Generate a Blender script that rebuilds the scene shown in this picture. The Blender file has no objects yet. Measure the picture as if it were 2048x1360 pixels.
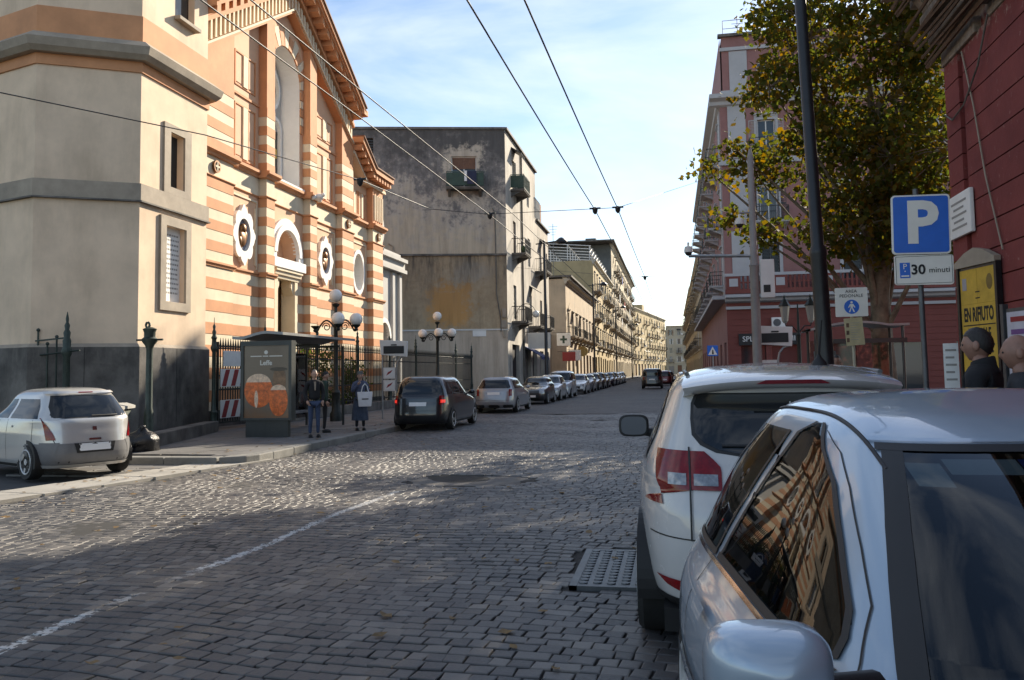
import bpy, bmesh, math, random
import numpy as np
from mathutils import Vector, Matrix
random.seed(7); RNG = np.random.default_rng(7)
SC = bpy.context.scene
COL = SC.collection
PI = math.pi
R = math.radians

# ------------------------------------------------------------------ camera
cam_data = bpy.data.cameras.new('camera')
cam = bpy.data.objects.new('camera', cam_data); COL.objects.link(cam)
cam_data.sensor_width = 36.0
cam_data.lens = 36.0 * 1700 / 2048
YAW, PITCH, ROLL = R(10.607), R(4.0), 0.016
fw = Vector((-math.sin(YAW) * math.cos(PITCH), math.cos(YAW) * math.cos(PITCH), math.sin(PITCH)))
rt0 = Vector((math.cos(YAW), math.sin(YAW), 0)); up0 = rt0.cross(fw)
rt = rt0 * math.cos(ROLL) - up0 * math.sin(ROLL)
up = up0 * math.cos(ROLL) + rt0 * math.sin(ROLL)
M = Matrix((rt, up, -fw)).transposed().to_4x4(); M.translation = Vector((0, 0, 1.65))
cam.matrix_world = M
cam_data.shift_y = (626.2 - 680) / 2048
cam_data.clip_start = 0.05; cam_data.clip_end = 5000
SC.camera = cam

# ------------------------------------------------------------------ sky, sun, exposure
SUN_AZ, SUN_EL = R(24), R(28.0)            # azimuth measured from +Y (down the street) towards +X
world = bpy.data.worlds.new('World'); SC.world = world; world.use_nodes = True
nt = world.node_tree; N = nt.nodes; Lk = nt.links
for n in list(N): N.remove(n)
w_out = N.new('ShaderNodeOutputWorld'); bg = N.new('ShaderNodeBackground')
sky = N.new('ShaderNodeTexSky'); sky.sky_type = 'NISHITA'; sky.sun_disc = False
sky.sun_elevation = SUN_EL; sky.sun_rotation = SUN_AZ
sky.altitude = 20; sky.air_density = 1.0; sky.dust_density = 0.3; sky.ozone_density = 1.6
tc = N.new('ShaderNodeTexCoord'); mp = N.new('ShaderNodeMapping')
mp.inputs['Scale'].default_value = (0.8, 1.6, 3.2)
mp.inputs['Rotation'].default_value = (0, 0, 0.6)
cn = N.new('ShaderNodeTexNoise'); cn.inputs['Scale'].default_value = 2.3
cn.inputs['Detail'].default_value = 7; cn.inputs['Roughness'].default_value = 0.55; cn.inputs['Distortion'].default_value = 0.5
cr = N.new('ShaderNodeValToRGB'); cr.color_ramp.elements[0].position = 0.42; cr.color_ramp.elements[1].position = 0.66
mixc = N.new('ShaderNodeMix'); mixc.data_type = 'RGBA'
mixc.inputs['B'].default_value = (6.3, 6.8, 7.5, 1)
Lk.new(tc.outputs['Generated'], mp.inputs['Vector']); Lk.new(mp.outputs['Vector'], cn.inputs['Vector'])
Lk.new(cn.outputs['Fac'], cr.inputs['Fac'])
cm = N.new('ShaderNodeMath'); cm.operation = 'MULTIPLY'; cm.inputs[1].default_value = 0.62
Lk.new(cr.outputs['Color'], cm.inputs[0]); Lk.new(cm.outputs[0], mixc.inputs['Factor'])
Lk.new(sky.outputs['Color'], mixc.inputs['A']); Lk.new(mixc.outputs['Result'], bg.inputs['Color'])
bg.inputs['Strength'].default_value = 0.088
Lk.new(bg.outputs['Background'], w_out.inputs['Surface'])

sun_data = bpy.data.lights.new('sun', 'SUN'); sun = bpy.data.objects.new('sun', sun_data); COL.objects.link(sun)
sun_data.energy = 5.0; sun_data.angle = R(0.53); sun_data.color = (1.0, 0.88, 0.70)
SUND = Vector((math.sin(SUN_AZ) * math.cos(SUN_EL), math.cos(SUN_AZ) * math.cos(SUN_EL), math.sin(SUN_EL)))
sun.rotation_euler = SUND.to_track_quat('Z', 'Y').to_euler(); sun.location = (30, 60, 60)

SC.view_settings.view_transform = 'Standard'; SC.view_settings.look = 'None'
SC.view_settings.gamma = 1.0; SC.view_settings.exposure = 1.05
SC.view_settings.use_curve_mapping = False
SC.render.engine = 'CYCLES'
SC.cycles.max_bounces = 6; SC.cycles.diffuse_bounces = 3; SC.cycles.glossy_bounces = 3
SC.cycles.transmission_bounces = 4; SC.cycles.transparent_max_bounces = 8
SC.cycles.caustics_reflective = False; SC.cycles.caustics_refractive = False
try: SC.cycles.use_denoising = True
except Exception: pass

# ------------------------------------------------------------------ mesh helpers
class MB:
    """collects faces and links them as one mesh object"""
    def __init__(s): s.v = []; s.f = []; s.m = []
    def add(s, vs, fs, mi=0):
        o = len(s.v); s.v.extend([tuple(p) for p in vs])
        for f in fs: s.f.append(tuple(i + o for i in f)); s.m.append(mi)
        return s
    def box(s, x0, x1, y0, y1, z0, z1, mi=0):
        if x0 > x1: x0, x1 = x1, x0
        if y0 > y1: y0, y1 = y1, y0
        if z0 > z1: z0, z1 = z1, z0
        return s.add([(x0,y0,z0),(x1,y0,z0),(x1,y1,z0),(x0,y1,z0),(x0,y0,z1),(x1,y0,z1),(x1,y1,z1),(x0,y1,z1)],
              [(0,3,2,1),(4,5,6,7),(0,1,5,4),(1,2,6,5),(2,3,7,6),(3,0,4,7)], mi)
    def quad(s, a, b, c, d, mi=0): return s.add([a, b, c, d], [(0, 1, 2, 3)], mi)
    def extr(s, pts, vec, mi=0):
        n = len(pts); q = [Vector(p) for p in pts]; vec = Vector(vec)
        return s.add(q + [p + vec for p in q], [tuple(range(n))[::-1], tuple(range(n, 2 * n))] + [(i, (i + 1) % n, n + (i + 1) % n, n + i) for i in range(n)], mi)
    def tube(s, path, r, n=8, mi=0, cap=True):
        P = [Vector(p) for p in path]; rs = r if isinstance(r, (list, tuple)) else [r] * len(P)
        rings = []; prev = None
        for i, p in enumerate(P):
            t = (P[min(i + 1, len(P) - 1)] - P[max(i - 1, 0)])
            if t.length < 1e-9: t = Vector((0, 0, 1))
            t.normalize()
            if prev is None:
                a = Vector((0, 0, 1)) if abs(t.z) < 0.9 else Vector((1, 0, 0))
                u = t.cross(a).normalized()
            else:
                u = (prev - t * prev.dot(t))
                u = u.normalized() if u.length > 1e-6 else t.orthogonal().normalized()
            prev = u; w = t.cross(u)
            rings.append([p + (u * math.cos(2 * PI * k / n) + w * math.sin(2 * PI * k / n)) * rs[i] for k in range(n)])
        vs = [p for rg in rings for p in rg]; fs = []
        for i in range(len(P) - 1):
            for k in range(n): fs.append((i*n+k, i*n+(k+1)%n, (i+1)*n+(k+1)%n, (i+1)*n+k))
        if cap: fs.append(tuple(range(n))[::-1]); fs.append(tuple(range((len(P)-1)*n, len(P)*n)))
        return s.add(vs, fs, mi)
    def lathe(s, prof, c=(0, 0, 0), n=16, mi=0, axis='z'):
        vs = []; fs = []
        for r, z in prof:
            for k in range(n):
                a = 2 * PI * k / n; x, y = r * math.cos(a), r * math.sin(a)
                p = (x, y, z) if axis == 'z' else ((z, x, y) if axis == 'x' else (y, z, x))
                vs.append((p[0] + c[0], p[1] + c[1], p[2] + c[2]))
        m = len(prof)
        for i in range(m - 1):
            for k in range(n): fs.append((i*n+k, i*n+(k+1)%n, (i+1)*n+(k+1)%n, (i+1)*n+k))
        fs.append(tuple(range(n))[::-1]); fs.append(tuple(range((m-1)*n, m*n)))
        return s.add(vs, fs, mi)
    def ball(s, c, r, n=12, m=8, mi=0, sc=(1, 1, 1)):
        prof = []
        vs = []; fs = []
        for i in range(m + 1):
            th = PI * i / m
            for k in range(n):
                a = 2 * PI * k / n
                vs.append((c[0] + r*sc[0]*math.sin(th)*math.cos(a), c[1] + r*sc[1]*math.sin(th)*math.sin(a), c[2] - r*sc[2]*math.cos(th)))
        for i in range(m):
            for k in range(n): fs.append((i*n+k, i*n+(k+1)%n, (i+1)*n+(k+1)%n, (i+1)*n+k))
        return s.add(vs, fs, mi)
    def grid(s, G, mi=0, flip=False, close=False):
        a, b = len(G), len(G[0]); vs = [p for row in G for p in row]; fs = []
        for i in range(a - 1):
            for j in range(b - 1 if not close else b):
                q = (i*b+j, i*b+(j+1)%b, (i+1)*b+(j+1)%b, (i+1)*b+j)
                fs.append(q[::-1] if flip else q)
        return s.add(vs, fs, mi)
    def mesh(s, name, mats, smooth=None):
        me = bpy.data.meshes.new(name); me.from_pydata(s.v, [], s.f)
        if not isinstance(mats, (list, tuple)): mats = [mats]
        for m in mats: me.materials.append(m)
        if len(mats) > 1: me.polygons.foreach_set('material_index', s.m)
        me.validate(verbose=False)
        if smooth is not None:
            me.polygons.foreach_set('use_smooth', [True] * len(me.polygons))
            if smooth < 180: me.set_sharp_from_angle(angle=R(smooth))
        me.update(); return me
    def build(s, name, mats, parent=None, smooth=None, bevel=0, loc=None, fix=False):
        me = s.mesh(name, mats, None if (bevel or fix) else smooth)
        if bevel or fix:
            bm = bmesh.new(); bm.from_mesh(me)
            bmesh.ops.remove_doubles(bm, verts=bm.verts, dist=0.0004)
            bmesh.ops.recalc_face_normals(bm, faces=bm.faces)
            if bevel:
                es = [e for e in bm.edges if len(e.link_faces) == 2 and e.calc_face_angle(0) > R(35)]
                bmesh.ops.bevel(bm, geom=es, offset=bevel, segments=2, affect='EDGES', profile=0.6, clamp_overlap=True)
            bm.to_mesh(me); bm.free()
            if smooth is not None:
                me.polygons.foreach_set('use_smooth', [True] * len(me.polygons))
                if smooth < 180: me.set_sharp_from_angle(angle=R(smooth))
        return put(name, me, parent, loc)

def put(name, me, parent=None, loc=None, rot=None, scale=None):
    o = bpy.data.objects.new(name, me); COL.objects.link(o)
    if parent is not None: o.parent = parent
    if loc is not None: o.location = loc
    if rot is not None: o.rotation_euler = rot
    if scale is not None: o.scale = scale
    return o

def tag(o, label=None, cat=None, group=None, kind=None):
    if label: o['label'] = label
    if cat: o['category'] = cat
    if group: o['group'] = group
    if kind: o['kind'] = kind
    return o

def thing(name, label, cat, loc=(0, 0, 0), rz=0.0, group=None):
    o = bpy.data.objects.new(name, None); COL.objects.link(o); o.empty_display_size = 0.2
    o.location = loc; o.rotation_euler = (0, 0, rz)
    return tag(o, label, cat, group)

def copy_tree(o, parent=None):
    c = o.copy(); COL.objects.link(c); c.parent = parent
    for ch in list(o.children): copy_tree(ch, c)
    return c

def text(name, s, mat_, parent, loc, rot, size, ext=0.002, align='CENTER', sx=1.0, offset=0.0):
    cu = bpy.data.curves.new(name, 'FONT'); cu.body = s; cu.size = size; cu.extrude = ext
    cu.align_x = align; cu.align_y = 'CENTER'; cu.offset = offset; cu.resolution_u = 3
    tmp = bpy.data.objects.new(name + '_source', cu); COL.objects.link(tmp)
    me = tmp.to_mesh().copy(); tmp.to_mesh_clear()
    COL.objects.unlink(tmp); bpy.data.objects.remove(tmp); bpy.data.curves.remove(cu)
    me.name = name; me.materials.clear(); me.materials.append(mat_)
    return put(name, me, parent, loc, rot, (sx, 1, 1))

# ------------------------------------------------------------------ materials
def new_mat(name):
    m = bpy.data.materials.new(name); m.use_nodes = True
    b = m.node_tree.nodes.get('Principled BSDF')
    return m, m.node_tree.nodes, m.node_tree.links, b

def _noise(Nn, L, vec, scale, detail=5, rough=0.6, dist=0.0):
    n = Nn.new('ShaderNodeTexNoise'); n.inputs['Scale'].default_value = scale
    n.inputs['Detail'].default_value = detail; n.inputs['Roughness'].default_value = rough; n.inputs['Distortion'].default_value = dist
    if vec is not None: L.new(vec, n.inputs['Vector'])
    return n.outputs['Fac']

def _ramp(Nn, L, fac, stops):
    r = Nn.new('ShaderNodeValToRGB'); e = r.color_ramp.elements
    while len(e) < len(stops): e.new(0.5)
    for el, (p, c) in zip(e, stops):
        el.position = p; el.color = (c[0], c[1], c[2], 1) if not isinstance(c, (int, float)) else (c, c, c, 1)
    L.new(fac, r.inputs['Fac']); return r.outputs['Color']

def _mix(Nn, L, fac, a, b, mode='MIX'):
    m = Nn.new('ShaderNodeMix'); m.data_type = 'RGBA'; m.blend_type = mode
    for k, v in (('Factor', fac), ('A', a), ('B', b)):
        if hasattr(v, 'is_output'): L.new(v, m.inputs[k])
        elif k == 'Factor': m.inputs[0].default_value = v
        else: m.inputs[k].default_value = (v[0], v[1], v[2], 1)
    return m.outputs['Result']

def _math(Nn, L, op, a, b=None, clamp=False):
    m = Nn.new('ShaderNodeMath'); m.operation = op; m.use_clamp = clamp
    for i, v in enumerate((a, b)):
        if v is None: continue
        if hasattr(v, 'is_output'): L.new(v, m.inputs[i])
        else: m.inputs[i].default_value = v
    return m.outputs[0]

def mat(name, col, rough=0.6, metal=0.0, var=0.12, vs=3.0, bump=0.0, bs=40.0, bd=0.01, spec=0.5, coat=0.0, emit=None, obj=False, grime=0.0, gcol=(0.05, 0.045, 0.04), gs=0.6):
    """principled material: mottled colour, optional streaky grime and fine relief"""
    m, Nn, L, b = new_mat(name)
    b.inputs['Roughness'].default_value = rough; b.inputs['Metallic'].default_value = metal
    b.inputs['Specular IOR Level'].default_value = spec; b.inputs['Coat Weight'].default_value = coat
    b.inputs['Coat Roughness'].default_value = 0.04
    if obj: pos = Nn.new('ShaderNodeTexCoord').outputs['Object']
    else: pos = Nn.new('ShaderNodeNewGeometry').outputs['Position']
    c = None
    if var > 0:
        f = _noise(Nn, L, pos, vs, 6, 0.65)
        lo = [x * (1 - 1.6 * var) for x in col]; hi = [min(1, x * (1 + 1.3 * var)) for x in col]
        c = _ramp(Nn, L, f, [(0.28, lo), (0.72, hi)])
    if grime > 0:
        mpn = Nn.new('ShaderNodeMapping'); mpn.inputs['Scale'].default_value = (1, 1, 0.22)
        L.new(pos, mpn.inputs['Vector'])
        g = _noise(Nn, L, mpn.outputs['Vector'], gs * 2.2, 8, 0.7)
        g2 = _noise(Nn, L, pos, gs, 5, 0.6)
        gg = _math(Nn, L, 'MULTIPLY', g, g2)
        gm = _ramp(Nn, L, gg, [(0.22, 0.0), (0.42, min(1.0, grime))])
        c = _mix(Nn, L, gm, c if c is not None else col, gcol)
    if c is not None: L.new(c, b.inputs['Base Color'])
    else: b.inputs['Base Color'].default_value = (*col, 1)
    if bump > 0:
        bn = Nn.new('ShaderNodeBump'); bn.inputs['Strength'].default_value = bump; bn.inputs['Distance'].default_value = bd
        L.new(_noise(Nn, L, pos, bs, 6, 0.7), bn.inputs['Height']); L.new(bn.outputs['Normal'], b.inputs['Normal'])
    if emit:
        b.inputs['Emission Color'].default_value = (*emit[:3], 1); b.inputs['Emission Strength'].default_value = emit[3]
    return m

def glass_dark(name, tint=(0.012, 0.014, 0.016), rough=0.02, spec=0.6):
    m, Nn, L, b = new_mat(name)
    b.inputs['Base Color'].default_value = (*tint, 1); b.inputs['Roughness'].default_value = rough
    b.inputs['Specular IOR Level'].default_value = spec; b.inputs['IOR'].default_value = 1.52
    return m

def glass_clear(name, tint=(0.55, 0.6, 0.6), ior=1.5, k=1.45):
    m, Nn, L, b = new_mat(name)
    out = [n for n in Nn if n.type == 'OUTPUT_MATERIAL'][0]
    tr = Nn.new('ShaderNodeBsdfTransparent'); tr.inputs['Color'].default_value = (*tint, 1)
    gl = Nn.new('ShaderNodeBsdfGlossy'); gl.inputs['Roughness'].default_value = 0.01
    fr = Nn.new('ShaderNodeFresnel'); fr.inputs['IOR'].default_value = ior
    f2 = _math(Nn, L, 'MULTIPLY', fr.outputs['Fac'], k, True)
    mx = Nn.new('ShaderNodeMixShader'); L.new(f2, mx.inputs['Fac'])
    L.new(tr.outputs['BSDF'], mx.inputs[1]); L.new(gl.outputs['BSDF'], mx.inputs[2])
    L.new(mx.outputs['Shader'], out.inputs['Surface']); Nn.remove(b)
    return m

def paint(name, col, metal=0.0, rough=0.3, flake=0.0, dirt=0.03):
    m, Nn, L, b = new_mat(name)
    pos = Nn.new('ShaderNodeTexCoord').outputs['Object']
    f = _noise(Nn, L, pos, 4.0, 6, 0.65)
    c = _ramp(Nn, L, f, [(0.3, [x * (1 - dirt) for x in col]), (0.7, col)])
    L.new(c, b.inputs['Base Color'])
    r2 = _ramp(Nn, L, _noise(Nn, L, pos, 9.0, 5, 0.7), [(0.3, rough * 0.92), (0.75, rough * 1.1)])
    L.new(r2, b.inputs['Roughness'])
    b.inputs['Metallic'].default_value = metal; b.inputs['Coat Weight'].default_value = 1.0
    b.inputs['Coat Roughness'].default_value = 0.05; b.inputs['Coat IOR'].default_value = 1.5
    return m

MT = {}
MT['iron'] = mat('wrought_iron', (0.022, 0.026, 0.024), 0.5, 0.3, 0.25, 8)
MT['iron_green'] = mat('green_iron', (0.035, 0.05, 0.042), 0.5, 0.3, 0.25, 8)
MT['pole_black'] = mat('black_paint', (0.014, 0.015, 0.017), 0.42, 0.0, 0.25, 6)
MT['steel'] = mat('galvanised_steel', (0.30, 0.31, 0.32), 0.45, 0.7, 0.15, 6)
MT['steel_dark'] = mat('dark_steel', (0.10, 0.105, 0.11), 0.45, 0.5, 0.15, 6)
MT['white'] = mat('white_paint', (0.74, 0.74, 0.72), 0.5, 0, 0.05, 5)
MT['offwhite'] = mat('offwhite_plaster', (0.66, 0.65, 0.62), 0.8, 0, 0.07, 1.5, 0.15, 30)
MT['black'] = mat('black_matte', (0.012, 0.012, 0.013), 0.6, 0, 0.2, 5)
MT['blackpl'] = mat('black_plastic', (0.014, 0.014, 0.015), 0.55, 0, 0.1, 5)
MT['rubber'] = mat('tyre_rubber', (0.018, 0.018, 0.018), 0.8, 0, 0.2, 9, 0.2, 60)
MT['alloy'] = mat('alloy_rim', (0.55, 0.55, 0.55), 0.38, 0.25, 0.05, 6)
MT['glass'] = glass_dark('dark_glass')
MT['pane'] = glass_dark('window_pane', (0.03, 0.035, 0.04), 0.05)
MT['red_lens'] = mat('red_lens', (0.20, 0.004, 0.006), 0.12, 0, 0.25, 30, spec=0.4, coat=0.3)
MT['red_lit'] = mat('lit_brake_lens', (0.5, 0.01, 0.01), 0.1, 0, 0, emit=(1.0, 0.05, 0.03, 0.35))
MT['clear_lens'] = mat('clear_lens', (0.30, 0.30, 0.30), 0.08, 0.3, 0.3, 30, spec=0.7, coat=1.0)
MT['plate'] = mat('plate_white', (0.80, 0.80, 0.80), 0.4, 0, 0.02)
MT['globe'] = mat('opal_globe', (0.80, 0.78, 0.74), 0.25, 0, 0.04, 6, coat=0.4)
MT['skin'] = mat('skin', (0.42, 0.25, 0.18), 0.55, 0, 0.08, 14)
MT['wood'] = mat('weathered_wood', (0.13, 0.075, 0.045), 0.7, 0, 0.25, 6)
MT['chrome'] = mat('chrome', (0.75, 0.75, 0.76), 0.08, 1.0, 0, 1)
# ================================================================== ground, road, pavements
def m_cobble():
    m, Nn, L, b = new_mat('basalt_setts')
    pos = Nn.new('ShaderNodeNewGeometry').outputs['Position']
    isl = Nn.new('ShaderNodeNewGeometry').outputs['Random Per Island']
    oi = Nn.new('ShaderNodeObjectInfo').outputs['Random']
    rr = _math(Nn, L, 'FRACT', _math(Nn, L, 'ADD', isl, oi))
    c = _ramp(Nn, L, rr, [(0.0, (0.046, 0.047, 0.052)), (0.45, (0.080, 0.078, 0.080)), (0.8, (0.122, 0.115, 0.111)), (1.0, (0.20, 0.184, 0.168))])
    big = _noise(Nn, L, pos, 0.5, 4, 0.6)
    c = _mix(Nn, L, _ramp(Nn, L, big, [(0.35, 0.0), (0.7, 0.45)]), c, (0.165, 0.148, 0.13))
    fine = _noise(Nn, L, pos, 45, 5, 0.7)
    c = _mix(Nn, L, 0.55, c, _ramp(Nn, L, fine, [(0.3, (0.45, 0.45, 0.45)), (0.7, (1.0, 1.0, 1.0))]), 'MULTIPLY')
    # worn white lane line running along the street at x = -4.05
    sx = Nn.new('ShaderNodeSeparateXYZ'); L.new(pos, sx.inputs[0])
    cx = _math(Nn, L, 'ADD', _math(Nn, L, 'MULTIPLY', sx.outputs['Y'], 0.042), -4.40)
    d = _math(Nn, L, 'ABSOLUTE', _math(Nn, L, 'SUBTRACT', sx.outputs['X'], cx))
    wear = _noise(Nn, L, pos, 16, 6, 0.75)
    wear2 = _noise(Nn, L, pos, 1.3, 3, 0.5)
    lm = _math(Nn, L, 'LESS_THAN', d, _math(Nn, L, 'MULTIPLY', _math(Nn, L, 'SUBTRACT', wear, 0.43), 0.6))
    lm = _math(Nn, L, 'MULTIPLY', lm, _math(Nn, L, 'LESS_THAN', d, 0.07))
    lm = _math(Nn, L, 'MULTIPLY', lm, _ramp(Nn, L, wear2, [(0.38, 0.0), (0.50, 0.85)]))
    lm = _math(Nn, L, 'MULTIPLY', lm, _math(Nn, L, 'LESS_THAN', sx.outputs['Y'], 11.8))
    c = _mix(Nn, L, lm, c, (0.55, 0.55, 0.54))
    L.new(c, b.inputs['Base Color'])
    L.new(_ramp(Nn, L, fine, [(0.3, 0.42), (0.75, 0.72)]), b.inputs['Roughness'])
    bn = Nn.new('ShaderNodeBump'); bn.inputs['Strength'].default_value = 0.5; bn.inputs['Distance'].default_value = 0.006
    L.new(_noise(Nn, L, pos, 60, 5, 0.7), bn.inputs['Height']); L.new(bn.outputs['Normal'], b.inputs['Normal'])
    return m
def m_cobble_far():
    m, Nn, L, b = new_mat('distant_setts')
    pos = Nn.new('ShaderNodeNewGeometry').outputs['Position']
    bk = Nn.new('ShaderNodeTexBrick'); bk.inputs['Scale'].default_value = 1.0
    bk.inputs['Brick Width'].default_value = 0.14; bk.inputs['Row Height'].default_value = 0.13; bk.inputs['Mortar Size'].default_value = 0.012
    bk.inputs['Color1'].default_value = (0.14, 0.13, 0.125, 1); bk.inputs['Color2'].default_value = (0.07, 0.067, 0.067, 1); bk.inputs['Mortar'].default_value = (0.02, 0.02, 0.02, 1)
    L.new(pos, bk.inputs['Vector'])
    big = _noise(Nn, L, pos, 0.4, 5, 0.6)
    c = _mix(Nn, L, _ramp(Nn, L, big, [(0.35, 0.0), (0.7, 0.6)]), bk.outputs['Color'], (0.14, 0.125, 0.115))
    L.new(c, b.inputs['Base Color']); b.inputs['Roughness'].default_value = 0.7
    bn = Nn.new('ShaderNodeBump'); bn.inputs['Strength'].default_value = 1.0; bn.inputs['Distance'].default_value = 0.05
    h = _math(Nn, L, 'ADD', _math(Nn, L, 'MULTIPLY', bk.outputs['Fac'], -1.0), _noise(Nn, L, pos, 7, 4, 0.6))
    L.new(h, bn.inputs['Height']); L.new(bn.outputs['Normal'], b.inputs['Normal'])
    return m
MT['cobble'] = m_cobble(); MT['cobble_far'] = m_cobble_far()
MT['bed'] = mat('joint_grit', (0.038, 0.034, 0.031), 0.95, 0, 0.35, 9, 0.4, 60)
MT['dirt'] = mat('joint_dirt', (0.022, 0.021, 0.02), 0.9, 0, 0.25, 4, 0.3, 30)
MT['slab'] = mat('pavement_stone', (0.155, 0.15, 0.145), 0.7, 0, 0.22, 1.2, 0.3, 25, grime=0.5)
MT['kerb'] = mat('kerb_stone', (0.20, 0.195, 0.18), 0.75, 0, 0.2, 2, 0.4, 22)
MT['concrete'] = mat('gutter_concrete', (0.34, 0.32, 0.285), 0.8, 0, 0.16, 1.2, 0.3, 26, grime=0.3, gcol=(0.15, 0.14, 0.12))
MT['asphalt'] = mat('asphalt', (0.055, 0.054, 0.054), 0.8, 0, 0.2, 1.5, 0.4, 60)

tag(MB().box(-400, 400, -60, 900, -0.6, -0.045).build('ground', MT['dirt']), kind='structure')
road = thing('road', None, None); tag(road, kind='structure')
far = MB().quad((-8.0, 33.7, -0.02), (2.1, 33.7, -0.02), (2.1, 620, -0.02), (-8.0, 620, -0.02)).build('paving', MT['cobble_far'], road)
# side street / square in front of the fence on the left, and asphalt under the parked hatchback
tag(MB().quad((-60, -20, -0.03), (-8.9, -20, -0.03), (-9.9, 15.0, -0.03), (-60, 15.0, -0.03)).build('side_street', MT['asphalt']), kind='structure')

# individual setts ------------------------------------------------------------
def height(x, y): return 0.018 * math.sin(0.55 * x + 0.21 * y) + 0.012 * math.sin(1.7 * y + 0.6 * x) + 0.006 * math.sin(3.1 * x) - 0.012
bed = []
for iy in range(130):
    y_ = 2.4 + iy * .25; bed.append([(x_, y_, height(x_, y_) - .017) for x_ in np.linspace(-9.6, 2.1, 48)])
MB().grid([r[::1] for r in bed], flip=False).build('bed', MT['bed'], road, 180)
SETTS = []
ang = R(-6); ca, sa = math.cos(ang), math.sin(ang)
MAN = (-0.80, 0.10, 6.66, 7.98)     # manhole opening
v = 0.0
for iv in range(-20, 320):
    vv = iv * 0.132 + random.uniform(-0.004, 0.004)
    u = -12.0 + random.uniform(-0.1, 0.1)
    while u < 7:
        wd = random.uniform(0.112, 0.165)
        if random.random() < 0.06: wd *= 1.3
        uc = u + wd / 2; u += wd
        wob = 0.035 * math.sin(uc * 1.9 + vv * 0.7) + 0.05 * math.sin(uc * 0.6 - vv * 0.35)
        x = uc * ca - (vv + wob) * sa; y = uc * sa + (vv + wob) * ca
        if y < 2.6 or y > 34.1 or x > 2.08: continue
        xl = -9.9 + 1.55 * (y - 10) / 5 if y < 15 else -8.0
        if y < 15: xl = -9.1 + 0.16 * (y - 10)
        if x < xl + 0.05: continue
        if 1024 + 1700 * math.tan(math.atan2(x, y) + YAW) < -60: continue
        if MAN[0] - 0.07 < x < MAN[1] + 0.07 and MAN[2] - 0.07 < y < MAN[3] + 0.07: continue
        if (x + 3.1) ** 2 / 1.1 + (y - 12.9) ** 2 / 0.45 < 1: continue
        a2 = ang + 0.035 * 1.9 * math.cos(uc * 1.9 + vv * 0.7) + 0.05 * 0.6 * math.cos(uc * 0.6 - vv * 0.35) + random.gauss(0, 0.03)
        SETTS.append((x, y, wd - 0.006, 0.132 - 0.007 + random.uniform(-0.008, 0.004), a2, height(x, y) + random.gauss(0, 0.0015), random.gauss(0, 0.013), random.gauss(0, 0.013)))
def sett_geo(x, y, wd, dp, a, z, tx, ty, k):
    rnd = random.Random(k)
    c, s = math.cos(a), math.sin(a); out = []
    def P(px, py, pz):
        zz = z + pz + tx * px + ty * py
        return (x + px * c - py * s, y + px * s + py * c, zz)
    hx, hy = wd / 2, dp / 2
    cs = [(-hx, -hy), (hx, -hy), (hx, hy), (-hx, hy)]
    cs = [(px + rnd.uniform(-.011, .007), py + rnd.uniform(-.010, .007)) for px, py in cs]
    i = 0.008
    for ins, pz in ((0, -0.05), (0, -0.007), (i * .45, -0.002), (i * 1.5, 0.0)):
        for (px, py) in cs:
            out.append(P(px - math.copysign(ins, px), py - math.copysign(ins, py), pz))
    return out
SF = []
for lv in range(3):
    for k in range(4): SF.append((lv*4+k, lv*4+(k+1)%4, lv*4+4+(k+1)%4, lv*4+4+k))
SF.append((12, 13, 14, 15))
def in_view(s):
    x, y = s[0], s[1]; px = 1024 + 1700 * math.tan(math.atan2(x, y) + YAW)  # column in the frame
    return -20 < px < 1330 and y > 4.2
near = sorted([i for i, s in enumerate(SETTS) if in_view(s)], key=lambda i: SETTS[i][1] ** 2 + SETTS[i][0] ** 2)[:300]
ns = set(near); mb = MB()
for i, s in enumerate(SETTS):
    g = sett_geo(*s, i)
    if i in ns:
        o = Vector((s[0], s[1], 0)); q = MB().add([Vector(p) - o for p in g], SF)
        q.build('cobble', MT['cobble'], road, loc=o)
    else: mb.add(g, SF)
tag(mb.build('cobbles', MT['cobble'], road), kind='stuff')
# asphalt repair patch in the setts
MT['patch'] = mat('repair_patch', (.13, .12, .11), .8, 0, .25, 2.5, .4, 50)
pt = [(-3.1 + 1.05 * math.cos(a) * (1 + .12 * math.sin(3 * a) + .05 * math.sin(7 * a)), 12.9 + 0.67 * math.sin(a) * (1 + .1 * math.cos(2 * a) + .06 * math.sin(9 * a))) for a in [2 * PI * k / 40 for k in range(40)]]
MB().extr([(x, y, -0.05) for x, y in pt], (0, 0, 0.046)).build('asphalt_patch', MT['patch'], road)
# fallen leaves
rngl = np.random.default_rng(5); q = MB()
for k in range(420):
    y = 4.5 + 22 * rngl.random() ** 1.3; x = rngl.uniform(-9, 2.0) if k % 3 else rngl.uniform(-9.5, -8.2)
    if x < -8 and y < 10: continue
    a = rngl.uniform(0, 6.28); s_ = rngl.uniform(.03, .065); z = .012 if x > -8 else .14 if y > 15.3 else .02
    pts = []
    for u, w_ in ((-1, 0), (-.2, .6), (.5, .45), (1, 0), (.5, -.45), (-.2, -.6)):
        pts.append((x + s_ * (u * math.cos(a) - w_ * math.sin(a)), y + s_ * (u * math.sin(a) + w_ * math.cos(a)), z + s_ * rngl.uniform(0, .35)))
    q.add(pts, [(0, 1, 5), (1, 2, 4, 5), (2, 3, 4)])
tag(q.build('fallen_leaves', mat('dry_leaf', (.17, .10, .03), .7, 0, .4, 3)), 'dry leaves fallen on the cobbles', 'leaves', kind='stuff')

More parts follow.
